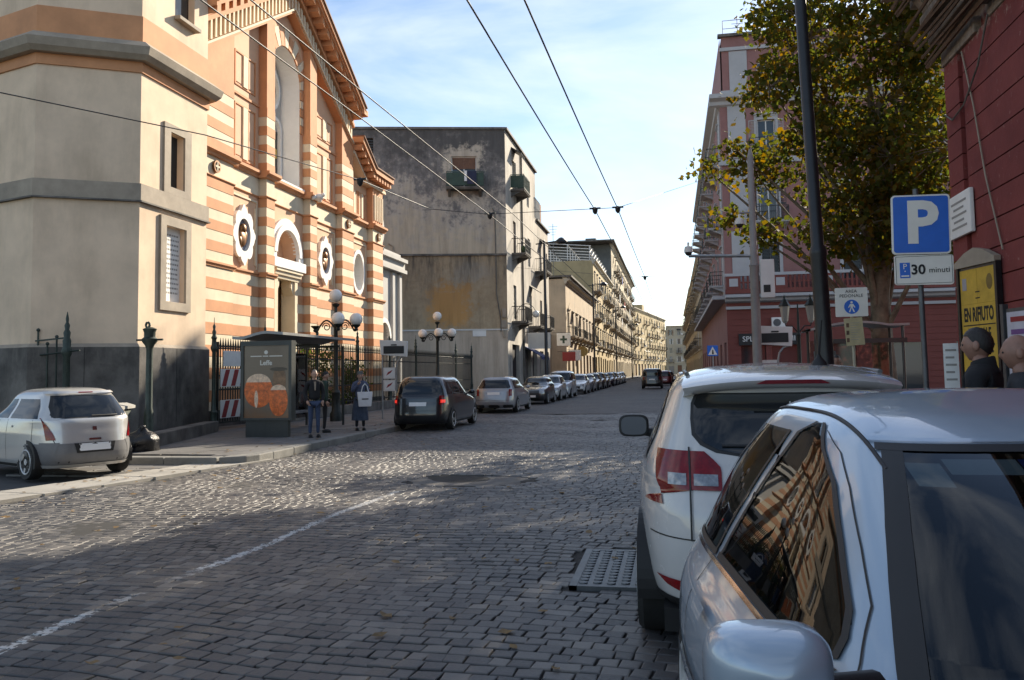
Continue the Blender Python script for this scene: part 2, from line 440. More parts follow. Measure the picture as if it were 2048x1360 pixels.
# manhole cover
mh = thing('manhole_cover', 'square steel manhole cover with raised tread pattern beside the white car', 'manhole cover', ((MAN[0]+MAN[1])/2, (MAN[2]+MAN[3])/2, 0.0))
hw, hd = (MAN[1]-MAN[0])/2, (MAN[3]-MAN[2])/2
MT['cover'] = mat('cast_cover', (0.10, 0.108, 0.115), 0.5, 0.4, 0.2, 5)
MB().box(-hw, hw, -hd, hd, -0.05, 0.006).build('plate', MT['cover'], mh)
fr = MB()
for a in (-1, 1):
    fr.box(a*hw-0.03, a*hw+0.03, -hd-0.03, hd+0.03, -0.05, 0.010); fr.box(-hw-0.03, hw+0.03, a*hd-0.03, a*hd+0.03, -0.05, 0.008)
fr.build('frame', MT['cover'], mh)
st = MB().lathe([(0.036, 0), (0.034, 0.009), (0.02, 0.011)], n=10).mesh('stud', MT['cover'], 40)
for i in range(8):
    for j in range(13):
        put('stud', st, mh, (-hw + 0.07 + i * (2*hw-0.14)/7, -hd + 0.07 + j * (2*hd-0.14)/12 + (0.02 if i % 2 else 0), 0.006))
mh2 = thing('manhole_cover', 'small round iron manhole cover out in the cobbled road', 'manhole cover', (-1.2, 24.4, 0.0))
MB().lathe([(0.33, -0.04), (0.33, 0.012), (0.29, 0.012), (0.285, 0.004)], n=24).build('plate', MT['cover'], mh2, 40)

# concrete gutter slabs, lower left
gut = thing('gutter', None, None); tag(gut, kind='structure')
A0, A1 = Vector((-10.2, 7.0, 0)), Vector((-8.15, 16.0, 0)); n = 9
dr = (A1 - A0) / n; wv = Vector((-0.62, 0.10, 0))
for k in range(n):
    p = A0 + dr * k + Vector((0.02, 0.01, 0)) ; q = A0 + dr * (k + 1) - Vector((0.01, 0.015, 0))
    MB().extr([p - wv * 0.5 + Vector((0, 0, -.05)), q - wv * 0.5 + Vector((0, 0, -.05)), q + wv + Vector((0, 0, -.05)), p + wv + Vector((0, 0, -.05))], (0, 0, 0.062 + random.uniform(-.004, .004))).build('slab', MT['concrete'], gut, fix=True)
# old setts between gutter and kerb (big worn slabs)
for k in range(26):
    yy = 13.2 + (k % 5) * 0.36; xx = -11.6 + (k // 5) * 0.62
    if xx > -9.35 + 0.2 * (yy - 13): continue
    MB().box(xx + .01, xx + .60, yy + .01, yy + .345, -0.05, random.uniform(-0.008, 0.006)).build('slab', MT['slab'], gut, bevel=0.012)

# left pavement: slabs + kerb stones
pav = thing('pavement', None, None); tag(pav, kind='structure')
MB().box(-60, -8.25, 15.25, 620, -0.04, 0.095).build('bed', MT['dirt'], pav)
for r_ in range(10):
    y = 15.3
    x0 = -8.3 - r_ * 0.62
    y += random.uniform(0, .5)
    while y < 44:
        ln = random.uniform(0.7, 1.05)
        if r_ < 7 or y < 27:
            MB().box(x0 - 0.61, x0 - 0.006, y, y + ln - 0.012, 0.06, 0.128 + random.uniform(-.003, .003)).build('paving_slab', MT['slab'], pav)
        y += ln
MB().box(-14.1, -8.3, 44.2, 620, 0.06, 0.13).build('paving', MT['slab'], pav)
y = 16.2
while y < 60:
    ln = random.uniform(0.9, 1.25)
    MB().box(-8.29, -8.0, y, y + ln - 0.015, -0.05, 0.135 + random.uniform(-.004, .004)).build('kerbstone', MT['kerb'], pav, bevel=0.02); y += ln
MB().box(-8.28, -8.0, 60.2, 620, -0.05, 0.133).build('kerb', MT['kerb'], pav)
x = -8.55
for k in range(7):
    ln = random.uniform(0.85, 1.2)
    MB().box(x - ln + 0.02, x, 14.95 + .02 * k, 15.24 + .02 * k, -0.05, 0.13 + random.uniform(-.004, .006)).build('kerbstone', MT['kerb'], pav, bevel=0.025); x -= ln
MB().extr([(-8.5, 14.95, -.05), (-8.1, 15.25, -.05), (-8.0, 15.6, -.05), (-8.0, 16.19, -.05), (-8.29, 16.19, -.05), (-8.32, 15.7, -.05), (-8.5, 15.25, -.05)], (0, 0, 0.185)).build('kerbstone', MT['kerb'], pav, bevel=0.02)
# right pavement
pav2 = thing('pavement', None, None); tag(pav2, kind='structure')
MB().box(2.38, 60, -30, 620, -0.04, 0.125).build('paving', MT['slab'], pav2)
for k in range(30): MB().box(2.1, 2.37, -3 + k * 1.1, -3 + k * 1.1 + 1.085, -0.05, 0.13).build('kerbstone', MT['kerb'], pav2)
MB().box(2.1, 2.37, 30.2, 620, -0.05, 0.13).build('kerb', MT['kerb'], pav2)
# ================================================================== striped church and its tower
MT['orange'] = mat('orange_plaster', (0.60, 0.285, 0.135), 0.8, 0, 0.10, 1.4, 0.15, 35, grime=0.25, gcol=(.40, .19, .09), gs=.8)
MT['salmon'] = mat('salmon_plaster', (0.68, 0.42, 0.26), 0.8, 0, 0.06, 1.2, 0.12, 35)
MT['cream'] = mat('cream_plaster', (0.72, 0.61, 0.44), 0.8, 0, 0.08, 1.4, 0.15, 35, grime=0.25, gcol=(.48, .38, .26), gs=.8)
MT['tower'] = mat('tower_plaster', (0.75, 0.575, 0.41), 0.85, 0, 0.09, 0.8, 0.25, 30, grime=0.5, gcol=(0.40, 0.30, 0.20), gs=0.55)
MT['band'] = mat('grey_tuff', (0.36, 0.30, 0.23), 0.8, 0, 0.14, 2.0, 0.25, 25, grime=0.3, gcol=(0.12, 0.11, 0.1))
MT['basestone'] = mat('dark_base_stone', (0.150, 0.136, 0.120), 0.8, 0, 0.34, 1.3, 0.45, 16, grime=0.9, gcol=(.03, .028, .026), gs=.9)
MT['bronze'] = mat('bronze_relief', (0.22, 0.10, 0.035), 0.45, 0.5, 0.3, 9)
MT['whitest'] = mat('white_stucco', (0.80, 0.785, 0.75), 0.75, 0, 0.05, 1.5, 0.1, 30)
MT['greyst'] = mat('grey_stucco', (0.46, 0.45, 0.43), 0.8, 0, 0.06, 1.0, 0.1, 30)
MT['tile'] = mat('roof_tile', (0.20, 0.09, 0.05), 0.8, 0, 0.25, 3, 0.3, 20)

CH0 = (-14.2, 24.0, 0.0)
church = thing('church', 'striped orange and cream church facade with tall arched window and gable', 'church', CH0, R(90))
XC = 5.65
def rin(x): return 15.55 - 0.6 * abs(x - XC)          # inner line of the raking cornice
def wall_poly(mb, x0, x1, z0, ztop, y=0.0, mi=0):
    mb.quad((x0, y, z0), (x1, y, z0), (x1, y, ztop(x1)), (x0, y, ztop(x0)), mi)
def arch_panel(mb, x0, x1, z0, ztop, xc, r, zb, zs, depth, y=0.0, n=20, mi=0, mir=0, oval=None, sz=1.0):
    """wall panel with an arched (or oval) hole and its reveal"""
    f = ztop
    if oval is None:
        arc = [(xc + r * math.cos(PI - PI * k / n), zs + sz * r * math.sin(PI * k / n)) for k in range(n + 1)]
        if zb > z0 + 1e-6: mb.quad((xc - r, y, z0), (xc + r, y, z0), (xc + r, y, zb), (xc - r, y, zb), mi)
        path = [(xc - r, zb)] + arc + [(xc + r, zb)]
        low = None
    else:
        arc = [(xc + r * math.cos(PI - PI * k / n), zs + oval * math.sin(PI * k / n)) for k in range(n + 1)]
        low = [(xc + r * math.cos(PI - PI * k / n), zs - oval * math.sin(PI * k / n)) for k in range(n + 1)]
        for a, b in zip(low[:-1], low[1:]): mb.quad((a[0], y, z0), (b[0], y, z0), (b[0], y, b[1]), (a[0], y, a[1]), mi)
        path = arc + low[::-1]
    wall_poly(mb, x0, xc - r, z0, f, y, mi); wall_poly(mb, xc + r, x1, z0, f, y, mi)
    for a, b in zip(arc[:-1], arc[1:]):
        mb.quad((a[0], y, a[1]), (b[0], y, b[1]), (b[0], y, f(b[0])), (a[0], y, f(a[0])), mi)
    cl = path + ([path[0]] if oval is not None else [])
    for a, b in zip(cl[:-1], cl[1:]):
        mb.quad((a[0], y, a[1]), (a[0], y + depth, a[1]), (b[0], y + depth, b[1]), (b[0], y, b[1]), mir)
core = MB()
prof = [(-0.95, 0), (-0.95, rin(-.95) + .5), (XC, rin(XC) + 1.2), (11.9, rin(11.9) + .5), (11.9, 10.9), (15.7, 10.6), (15.7, 0)]
core.extr([(x, 0.95, z) for x, z in prof], (0, 12, 0))
core.build('body', MT['salmon'], church, fix=True)
# ---- bay walls
w = MB()
wall_poly(w, 1.5, 3.5, 0, rin)
arch_panel(w, 4.1, 7.2, 0, lambda x: 8.35, XC, 0.93, 0.0, 6.2, 0.55)
arch_panel(w, 4.1, 7.2, 8.35, rin, XC, 1.22, 9.0, 12.95, 0.80, mir=1)
wall_poly(w, 7.8, 10.5, 0, rin)
arch_panel(w, 11.8, 14.35, 0, lambda x: 10.75, 13.15, 0.62, 0, 6.4, 0.4, mir=1, oval=0.86)
w.build('wall', [MT['salmon'], MT['whitest']], church, fix=True)
# cream friezes and dado
fz = MB()
for x0, x1 in ((1.5, 3.5), (4.1, 7.2), (7.8, 10.5), (11.8, 14.35)): fz.box(x0, x1, -0.035, 0.0, 7.98, 8.62)
fz.build('frieze', MT['cream'], church)
# ---- pilasters built from courses
HB = 0.352
def pilaster(x0, x1, proud, ztop_stripe, zsolid, label=None):
    p = MB().box(x0 + .02, x1 - .02, -proud + .03, 0.3, 0.0, 8.75).build('pilaster', MT['cream'], church)
    if label: p['label'] = label
    z = 0.1; k = 0
    def course(a, b, orange):
        MB().box(x0, x1, -proud - (0.012 if orange else 0), 0.0, a, b - (0 if orange else 0.006)).build('course', MT['orange' if orange else 'cream'], p)
    zs = []
    z = 5.12; k = 0
    while z - HB > 0.3: zs.append((z - HB, z, k % 2 == 1)); z -= HB; k += 1
    z = 5.28; k = 0
    while z < 7.6: zs.append((z, z + .331, k % 2 == 1)); z += .331; k += 1
    z = 8.86; k = 0
    while z + .331 < ztop_stripe: zs.append((z, z + .331, k % 2 == 0)); z += .331; k += 1
    for a, b, o in zs: course(a, b, o)
    MB().box(x0 + .01, x1 - .01, -proud + .005, 0.0, 7.98, 8.66).build('frieze_block', MT['cream'], p)
    up = MB(); f = zsolid
    up.extr([(x0, -proud, z), (x1, -proud, z), (x1, -proud, f(x1)), (x0, -proud, f(x0))], (0, proud + .02, 0))
    up.build('upper_shaft', MT['orange'], p, fix=True)
    return p, z
P0, zt = pilaster(-0.95, 1.5, 0.15, 11.2, lambda x: rin(x) + .05)
P1, _ = pilaster(3.5, 4.12, 0.32, 11.2, lambda x: rin(x) + .1)
P2, _ = pilaster(7.18, 7.82, 0.32, 11.2, lambda x: rin(x) + .1)
P3, _ = pilaster(10.5, 11.82, 0.32, 11.0, lambda x: rin(x) + .15)
P4, _ = pilaster(14.35, 15.75, 0.32, 8.9, lambda x: 10.6)
# striped lower courses of the bays
for x0, x1 in ((1.5, 3.5), (7.82, 10.5), (11.82, 14.35)):
    z = 5.12; k = 0
    while z - HB > 0.3:
        o = k % 2 == 1
        MB().box(x0 + .001, x1 - .001, -0.05 - (0.012 if o else 0), 0.0, z - HB, z - (0 if o else .006)).build('course', MT['orange' if o else 'cream'], church)
        z -= HB; k += 1
for x0, x1 in ((4.12, XC - 1.0), (XC + 1.0, 7.18)):
    z = 5.12; k = 0
    while z - HB > 0.3:
        o = k % 2 == 1
        MB().box(x0 + .001, x1 - .001, -0.02 - (0.01 if o else 0), 0.0, z - HB, z).build('course', MT['orange' if o else 'cream'], church); z -= HB; k += 1
# ---- string courses (three mouldings broken round the pilasters)
def moulding(z, h, out, name, m):
    for x0, x1, p in ((-0.98, 1.5, .15), (1.5, 3.5, 0), (3.5, 4.12, .32), (4.12, 7.18, 0), (7.18, 7.82, .32), (7.82, 10.5, 0), (10.5, 11.82, .32), (11.82, 14.35, 0), (14.35, 15.8, .32)):
        if name == 'sill_moulding' and x0 == 4.12: continue
        e = out * .9 if p > 0.01 else 0
        y0 = -p
        pr = [(0.01, z), (y0 - out * .4, z), (y0 - out * .55, z + h * .35), (y0 - out, z + h * .6), (y0 - out, z + h), (0.01, z + h + .02)]
        MB().extr([(x0 - e, y, zz) for y, zz in pr], (x1 - x0 + 2 * e, 0, 0)).build(name, m, church, fix=True)
moulding(5.12, 0.16, 0.10, 'sill_moulding', MT['orange'])
moulding(7.93, 0.06, 0.06, 'thin_moulding', MT['orange'])
moulding(8.62, 0.24, 0.20, 'string_cornice', MT['orange'])
MB().box(-.7, 15.8, -.40, 0, 0, .62).build('plinth', MT['basestone'], church)
# ---- lancet recesses: pale strips framed in relief
def lancet_pair(x0, x1, z0, z1):
    p = MB(); t = .05
    p.box(x0, x1, -.03, 0, z0, z0 + t); p.box(x0, x1, -.03, 0, z1 - t, z1)
    for x in (x0, x1 - t): p.box(x, x + t, -.05, 0, z0, z1)
    o = p.build('lancet_frame', MT['orange'], church)
    w3 = (x1 - x0 - 2 * t); a = x0 + t
    MB().box(a + w3 * .38, a + w3 * .62, -.06, 0, z0 + t, z1 - t).build('mullion', MT['cream'], o)
    for s in (a + w3 * .04, a + w3 * .70): MB().box(s, s + w3 * .26, -.022, 0, z0 + .12, z1 - .12).build('strip', MT['salmon'], o)
for z0, z1 in ((9.0, 10.9), (11.5, 12.7)):
    lancet_pair(1.75, 3.2, z0, z1)
    lancet_pair(8.4, 10.1, z0, z1 - (0.0 if z0 < 10 else .25))
for x0, x1 in ((12.2, 13.1), (13.2, 14.1)): lancet_pair(x0, x1, 8.95, 10.2)
for x0, x1 in ((1.5, 3.5), (7.82, 10.5)):
    MB().box(x0, x1, -.05, 0, 11.18, 11.26).build('thin_band', MT['orange'], church)
# ---- big arched window: archivolt wedges, white reveal, tracery, sill
for k in range(13):
    a0 = PI * k / 13 + .02; a1 = PI * (k + 1) / 13 - .02; cream = k % 2 == 0
    ri, ro = 1.25, (1.95 if cream else 1.78)
    pts = [(XC + ri * math.cos(a0), -.05, 12.95 + ri * math.sin(a0)), (XC + ro * math.cos(a0), -.05, 12.95 + ro * math.sin(a0)),
           (XC + ro * math.cos(a1), -.05, 12.95 + ro * math.sin(a1)), (XC + ri * math.cos(a1), -.05, 12.95 + ri * math.sin(a1))]
    if abs(pts[1][0] - XC) > 1.5: 
        lim = 1.48
        pts = [(XC + max(-lim, min(lim, x - XC)), y, z) for x, y, z in pts]
    MB().extr(pts, (0, .08, 0)).build('voussoir', MT['cream' if cream else 'orange'], church, fix=True)
for s in (-1, 1):
    for k in range(5): MB().box(XC + s * 1.25, XC + s * 1.47, -.05, 0, 11.2 + k * .34, 11.2 + k * .34 + .29).build('voussoir', MT['cream' if k % 2 else 'orange'], church)
win = MB().box(XC - 1.3, XC + 1.3, .80, .95, 8.9, 14.3).build('arched_window', MT['greyst'], church)
def ring_arc(mb, cx, cz, r0, r1, a0, a1, y0, y1, n=24):
    for k in range(n):
        p0 = a0 + (a1 - a0) * k / n; p1 = a0 + (a1 - a0) * (k + 1) / n
        q = [(cx + r * math.cos(p), y0, cz + r * math.sin(p)) for r, p in ((r0, p0), (r1, p0), (r1, p1), (r0, p1))]
        mb.extr(q, (0, y1 - y0, 0))
tr_ = MB()
ring_arc(tr_, XC, 12.75, .78, .92, 0, 2 * PI, .66, .8)
for s in (-1, 1):
    ring_arc(tr_, XC + s * .55, 11.2, .38, .52, 0, PI, .66, .8, 14)
    for x in (XC + s * .55 - .52, XC + s * .55 + .38): tr_.box(x, x + .14, .66, .8, 9.05, 11.2)
tr_.build('tracery', MT['whitest'], win)
MB().lathe([(.77, .79), (.77, .795)], (XC, 0, 12.75), 28, axis='y').build('pane', MT['pane'], win)
for s in (-1, 1):
    MB().box(XC + s * .55 - .37, XC + s * .55 + .37, .785, .798, 9.1, 11.2).build('pane', MT['pane'], win)
    MB().box(XC + s * .55 - .16, XC + s * .55 + .16, .70, .78, 10.1, 10.45).build('gilt_block', mat('gilt', (.5, .33, .05), .4), win)
MB().extr([(XC - 1.4, -.16, 8.86), (XC - 1.4, .8, 8.86), (XC - 1.4, .8, 9.12), (XC - 1.4, -.05, 9.0), (XC - 1.4, -.16, 8.95)], (2.8, 0, 0)).build('sloping_sill', MT['whitest'], win, fix=True)
# carved eagle-like corbel under the sill, white, by the right pilaster
cb = MB().ball((7.5, -.50, 8.75), .16, 10, 8, sc=(1.2, 1.5, .9)).ball((7.5, -.72, 8.83), .09, 8, 6).ball((7.25, -.42, 8.72), .13, 8, 6).ball((7.8, -.42, 8.72), .13, 8, 6)
cb.build('carved_head', MT['whitest'], church, 180)
# ---- portal
po = MB(); ring_arc(po, XC, 6.2, .93, 1.16, 0, PI, -.16, .1); ring_arc(po, XC, 6.2, 1.16, 1.36, 0, PI, -.10, .05)
for s in (-1, 1):
    a, b = sorted((XC + s * .93, XC + s * 1.34)); po.box(a, b, -.12, .05, 5.98, 6.2)
portal = po.build('portal_arch', MT['whitest'], church, fix=True)
MB().box(XC - 1.38, XC + 1.30, -.26, .3, 5.62, 5.98).build('lintel', MT['whitest'], portal, bevel=.02)
MB().extr([(XC - 1.12, y, z) for y, z in ((.3, 5.25), (-.08, 5.25), (-.10, 5.36), (-.15, 5.38), (-.17, 5.5), (-.22, 5.52), (-.22, 5.62), (.3, 5.62))], (2.22, 0, 0)).build('lintel_moulding', MT['cream'], portal, fix=True)
MB().box(XC - .93, XC + .93, .53, .6, 5.9, 7.2).build('tympanum', MT['salmon'], portal)
for s in (-1, 1):
    a, b = sorted((XC + s * .72, XC + s * .98)); MB().box(a, b, -.06, .5, 0.3, 5.25).build('jamb', MT['cream'], portal)
    a, b = sorted((XC + s * .5, XC + s * .72)); MB().extr([(a, .0, 5.25), (b, .0, 5.25), (b, .0, 4.7 if s > 0 else 5.0), (a, .0, 5.0 if s > 0 else 4.7)], (0, .4, 0)).build('corbel', MT['cream'], portal, fix=True)
dr_ = MB().box(XC - .72, XC + .02, .42, .5, .3, 5.25).build('door', MT['wood'], church)
for k in range(5): MB().box(XC - .64, XC - .08, .385, .42, .5 + k * .95, 1.25 + k * .95).build('door_panel', MT['wood'], dr_, bevel=.02)
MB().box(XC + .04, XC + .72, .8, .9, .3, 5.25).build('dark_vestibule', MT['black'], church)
MB().box(XC - 1.5, XC + 1.5, -1.3, 0, 0, .3).build('step', MT['kerb'], church)
# ---- scalloped medallions
def medallion(xc, zc, r=.62, h=.82, lab=None):
    pts = []
    n = 64
    for k in range(n):
        a = 2 * PI * k / n; q = 1 + .17 * abs(math.cos(4 * a)) ** .7 + (.10 if abs(math.sin(2 * a)) < .25 and k % 16 < 2 else 0)
        pts.append((r * q * math.cos(a), h * q * math.sin(a)))
    mb = MB()
    for k in range(n):
        a = 2 * PI * k / n; b = 2 * PI * (k + 1) / n
        i0 = (r * .68 * math.cos(a), h * .68 * math.sin(a)); i1 = (r * .68 * math.cos(b), h * .68 * math.sin(b))
        o0, o1 = pts[k], pts[(k + 1) % n]
        mb.extr([(xc + p[0], -.13, zc + p[1]) for p in (i0, o0, o1, i1)], (0, .13, 0))
    o = mb.build('medallion', MT['whitest'], church, fix=True)
    MB().lathe([(1, -.002), (1, -.006)], (0, 0, 0), 28, axis='y').build('disc', mat('medallion_blue', (.22, .22, .27), .7), o, loc=(xc, 0, zc)).scale = (r * .68, 1, h * .68)
    f = MB().ball((xc + .02, -.05, zc + .22), .15, 12, 8, sc=(1, .8, 1.2)).ball((xc - .02, -.03, zc - .12), .27, 12, 8, sc=(1, .45, 1.1)).ball((xc + .17, -.05, zc - .02), .1, 8, 6, sc=(1, .8, 2)).ball((xc - .2, -.04, zc - .22), .13, 8, 6, sc=(1, .8, 1.5))
    f.build('bust', MT['bronze'], o, 180)
    return o
medallion(2.3, 6.43); medallion(9.2, 6.43)
for xa, zc, xb in ((1.62, 6.6, 3.38), (8.0, 6.6, 10.35), (11.95, 6.6, 14.2)):
    fr = MB()
    for x in (xa, xb - .06): fr.box(x, x + .06, -.04, 0, 5.36, 7.78)
    fr.box(xa + .06, xb - .06, -.04, 0, 7.72, 7.78)
    fr.build('panel_frame', MT['cream'], church)
for x in (3.22, 9.98): MB().box(x, x + .11, -.05, 0, 5.5, 7.5).build('strip', MT['cream'], church)
MB().box(12.5, 13.8, .38, .42, 5.4, 7.4).build('oval_window', MT['pane'], church)
ov = MB()
for k in range(32):
    a = 2*PI*k/32; b = 2*PI*(k+1)/32
    ov.extr([(13.15 + rr*math.cos(t), -.07, 6.4 + hh*math.sin(t)) for rr, hh, t in ((.62,.86,a),(.80,1.05,a),(.80,1.05,b),(.62,.86,b))], (0, .07, 0))
ov.build('oval_frame', MT['whitest'], church, fix=True)
for x in (0.35, 11.15, 15.05):
    c = MB().lathe([(.2, -.33 if x > 5 else -.17), (.2, -.40 if x > 5 else -.24), (.15, -.40 if x > 5 else -.24), (.15, -.36 if x > 5 else -.19)], (x, 0, 8.3), 18, axis='y').build('cross_roundel', MT['bronze'], church, 40)
    yy = -.41 if x > 5 else -.25
    MB().box(x - .03, x + .03, yy, yy + .05, 8.16, 8.44).box(x - .14, x - .03, yy, yy + .05, 8.27, 8.33).box(x + .03, x + .14, yy, yy + .05, 8.27, 8.33).build('cross', MT['cream'], c)
# ---- raking cornice of the main gable (slats, dentils, top moulding)
def rake(xa, xb, fz_, sgn):
    za, zb = fz_(xa), fz_(xb); dx = xb - xa
    def bar(y0, y1, d0, d1, m, name, x0=xa, x1=xb):
        z0, z1 = fz_(x0), fz_(x1)
        MB().extr([(x0, y0, z0 + d0), (x0, y1, z0 + d0), (x0, y1, z0 + d1), (x0, y0, z0 + d1)], (x1 - x0, 0, z1 - z0)).build(name, m, church, fix=True)
    bar(-.36, .1, 0, .10, MT['orange'], 'rake_moulding'); bar(-.42, .1, .10, .18, MT['cream'], 'rake_moulding')
    bar(-.28, .6, .18, .84, MT['orange'], 'rake_frieze')
    bar(-.45, .6, .84, 1.0, MT['orange'], 'rake_moulding')
    bar(-.40, .6, 1.0, 1.34, MT['orange'], 'rake_frieze')
    bar(-.92, .6, 1.34, 1.46, MT['orange'], 'rake_cornice'); bar(-1.0, .6, 1.46, 1.66, MT['orange'], 'rake_cornice'); bar(-1.06, 12.5, 1.66, 1.74, MT['tile'], 'roof_edge')
    n = int(abs(dx) / .27)
    for k in range(n):
        x = xa + dx * (k + .5) / n; z = fz_(x); s = (zb - za) / dx
        hw_ = .055
        MB().extr([(x - hw_, -.35, z - s * hw_ + .20), (x + hw_, -.35, z + s * hw_ + .20), (x + hw_, -.35, z + s * hw_ + .82), (x - hw_, -.35, z - s * hw_ + .82)], (0, .08, 0)).build('slat', MT['cream'], church)
    n = int(abs(dx) / .46)
    for k in range(n):
        x = xa + dx * (k + .5) / n; z = fz_(x); s = (zb - za) / dx; hw_ = .11
        MB().extr([(x - hw_, -.86, z - s * hw_ + 1.08), (x + hw_, -.86, z + s * hw_ + 1.08), (x + hw_, -.86, z + s * hw_ + 1.34), (x - hw_, -.86, z - s * hw_ + 1.34)], (0, .48, 0)).build('dentil', MT['orange'], church)
rake(XC, 11.7, rin, 1); rake(-0.95, XC, rin, -1)
# end return of the main eave
MB().box(11.45, 11.95, -1.0, .6, rin(11.7) + 1.36, rin(11.7) + 1.62).build('eave_block', MT['orange'], church, bevel=.02)
# ---- aisle cornice
def ra(x): return 10.6 + max(0, 13.6 - x) * .6
rr = ra
for x0, x1 in ((11.85, 13.6), (13.6, 16.1)):
    for y0, d0, d1, m in ((-.38, 0, .12, 'cream'), (-.34, .12, .5, 'orange'), (-.8, .5, .74, 'orange'), (-.86, .74, .8, 'tile')):
        MB().extr([(x0, y0, rr(x0) + d0), (x0, .4, rr(x0) + d0), (x0, .4, rr(x0) + d1), (x0, y0, rr(x0) + d1)], (x1 - x0, 0, rr(x1) - rr(x0))).build('aisle_cornice', MT[m], church, fix=True)
for k in range(11):
    x = 12.0 + k * .38; z = rr(x)
    MB().box(x - .1, x + .1, -.72, -.34, z + .24, z + .49).build('dentil', MT['orange'], church)
for k in range(5): MB().box(14.5 + k * .27, 14.6 + k * .27, -.37, -.32, 9.05, 10.3).build('slat', MT['cream'], church)

# ---- polygonal tower at the near end
tw = thing('church_tower', 'pale plastered polygonal tower with grey stone bands beside the striped church', 'tower', (0, 0, 0))
TP = [(-13.6, 23.1), (-13.6, 19.85), (-15.73, 18.62), (-18.6, 19.5), (-20.5, 21.5), (-20.5, 26), (-14.7, 23.6)]
cx_ = sum(p[0] for p in TP) / len(TP); cy_ = sum(p[1] for p in TP) / len(TP)
def ring(off):
    out = []; n = len(TP)
    for i in range(n):
        p0, p1, p2 = Vector(TP[i-1]), Vector(TP[i]), Vector(TP[(i+1) % n])
        n1 = Vector(((p1-p0).y, -(p1-p0).x)).normalized(); n2 = Vector(((p2-p1).y, -(p2-p1).x)).normalized()
        c = Vector((cx_, cy_))
        if (p1 - c).dot(n1) < 0: n1 = -n1
        if (p1 - c).dot(n2) < 0: n2 = -n2
        b = (n1 + n2); b /= (1 + n1.dot(n2)); out.append((p1.x + b.x * off, p1.y + b.y * off))
    return out
def tband(z0, z1, off0, name, m, off1=None, cap=True):
    a = ring(off0); b = ring(off0 if off1 is None else off1); n = len(a); mb = MB()
    mb.add([(x, y, z0) for x, y in a] + [(x, y, z1) for x, y in b], [(i, (i+1) % n, n+(i+1) % n, n+i) for i in range(n)] + ([tuple(range(n))[::-1], tuple(range(n, 2*n))] if cap else []))
    return mb.build(name, m, tw, fix=True)
# right-hand face carries the openings, so the shaft is built face by face
sh = MB(); a = ring(0); n = len(a)
for i in range(1, n - 1):
    p, q = a[i], a[i+1]; sh.quad((q[0], q[1], 0), (p[0], p[1], 0), (p[0], p[1], 20), (q[0], q[1], 20))
def yz_wall(mb, y0, y1, z0, z1, holes, X, depth):
    ys = sorted({y0, y1} | {h[0] for h in holes} | {h[1] for h in holes}); zs = sorted({z0, z1} | {h[2] for h in holes} | {h[3] for h in holes})
    for i in range(len(ys) - 1):
        for j in range(len(zs) - 1):
            yc, zc = (ys[i]+ys[i+1])/2, (zs[j]+zs[j+1])/2
            if any(h[0] < yc < h[1] and h[2] < zc < h[3] for h in holes): continue
            mb.quad((X, ys[i], zs[j]), (X, ys[i+1], zs[j]), (X, ys[i+1], zs[j+1]), (X, ys[i], zs[j+1]))
    for (a0, a1, b0, b1) in holes:
        X2 = X - depth
        mb.quad((X, a0, b0), (X, a1, b0), (X2, a1, b0), (X2, a0, b0)); mb.quad((X, a1, b1), (X, a0, b1), (X2, a0, b1), (X2, a1, b1))
        mb.quad((X, a0, b1), (X, a0, b0), (X2, a0, b0), (X2, a0, b1)); mb.quad((X, a1, b0), (X, a1, b1), (X2, a1, b1), (X2, a1, b0))
yz_wall(sh, 19.85, 23.1, 0, 20, [(21.15, 21.85, 6.95, 8.5), (20.98, 21.95, 3.75, 5.85), (21.35, 22.35, 11.9, 14.5)], -13.6, .20)
sh.build('wall', MT['tower'], tw)
MB().box(-13.9, -13.82, 21.0, 22.1, 6.8, 8.7).build('window', MT['black'], tw)
MB().box(-13.9, -13.82, 21.2, 22.5, 11.8, 14.6).build('window', MT['pane'], tw)
fr = MB()
for y0, y1, z0, z1 in ((20.85, 21.15, 6.752, 8.72), (21.85, 22.18, 6.752, 8.72), (21.15, 21.85, 8.5, 8.72), (21.15, 21.85, 6.752, 6.95)): fr.box(-13.6, -13.54, y0, y1, z0, z1)
fr.build('window_frame', MT['band'], tw)
pq = MB()
for y0, y1, z0, z1 in ((20.72, 20.98, 3.5, 6.1), (21.95, 22.2, 3.5, 6.1), (20.98, 21.95, 5.85, 6.1), (20.98, 21.95, 3.5, 3.75)): pq.box(-13.6, -13.53, y0, y1, z0, z1)
pq = pq.build('plaque_frame', MT['band'], tw)
mbp = MB().box(-13.9, -13.74, 20.97, 21.96, 3.74, 5.86).build('plaque', MT['whitest'], pq)
MT['inktext'] = mat('engraved_lettering', (.30, .29, .27), .8, 0, 0)
ln = MB()
for k in range(13):
    z = 5.62 - k * .135
    y = 21.1 + random.uniform(0, .05)
    while y < 21.85:
        l = random.uniform(.04, .11); ln.box(-13.74, -13.737, y, min(21.88, y + l), z, z + .05); y += l + .03
tag(ln.build('lettering', MT['inktext'], mbp), kind='stuff')
MB().box(-13.62, -13.4, 21.3, 22.4, 11.8, 11.9).build('sill', MT['band'], tw)
tband(0, 2.47, 0.10, 'base', MT['basestone'])
a = ring(0.102)
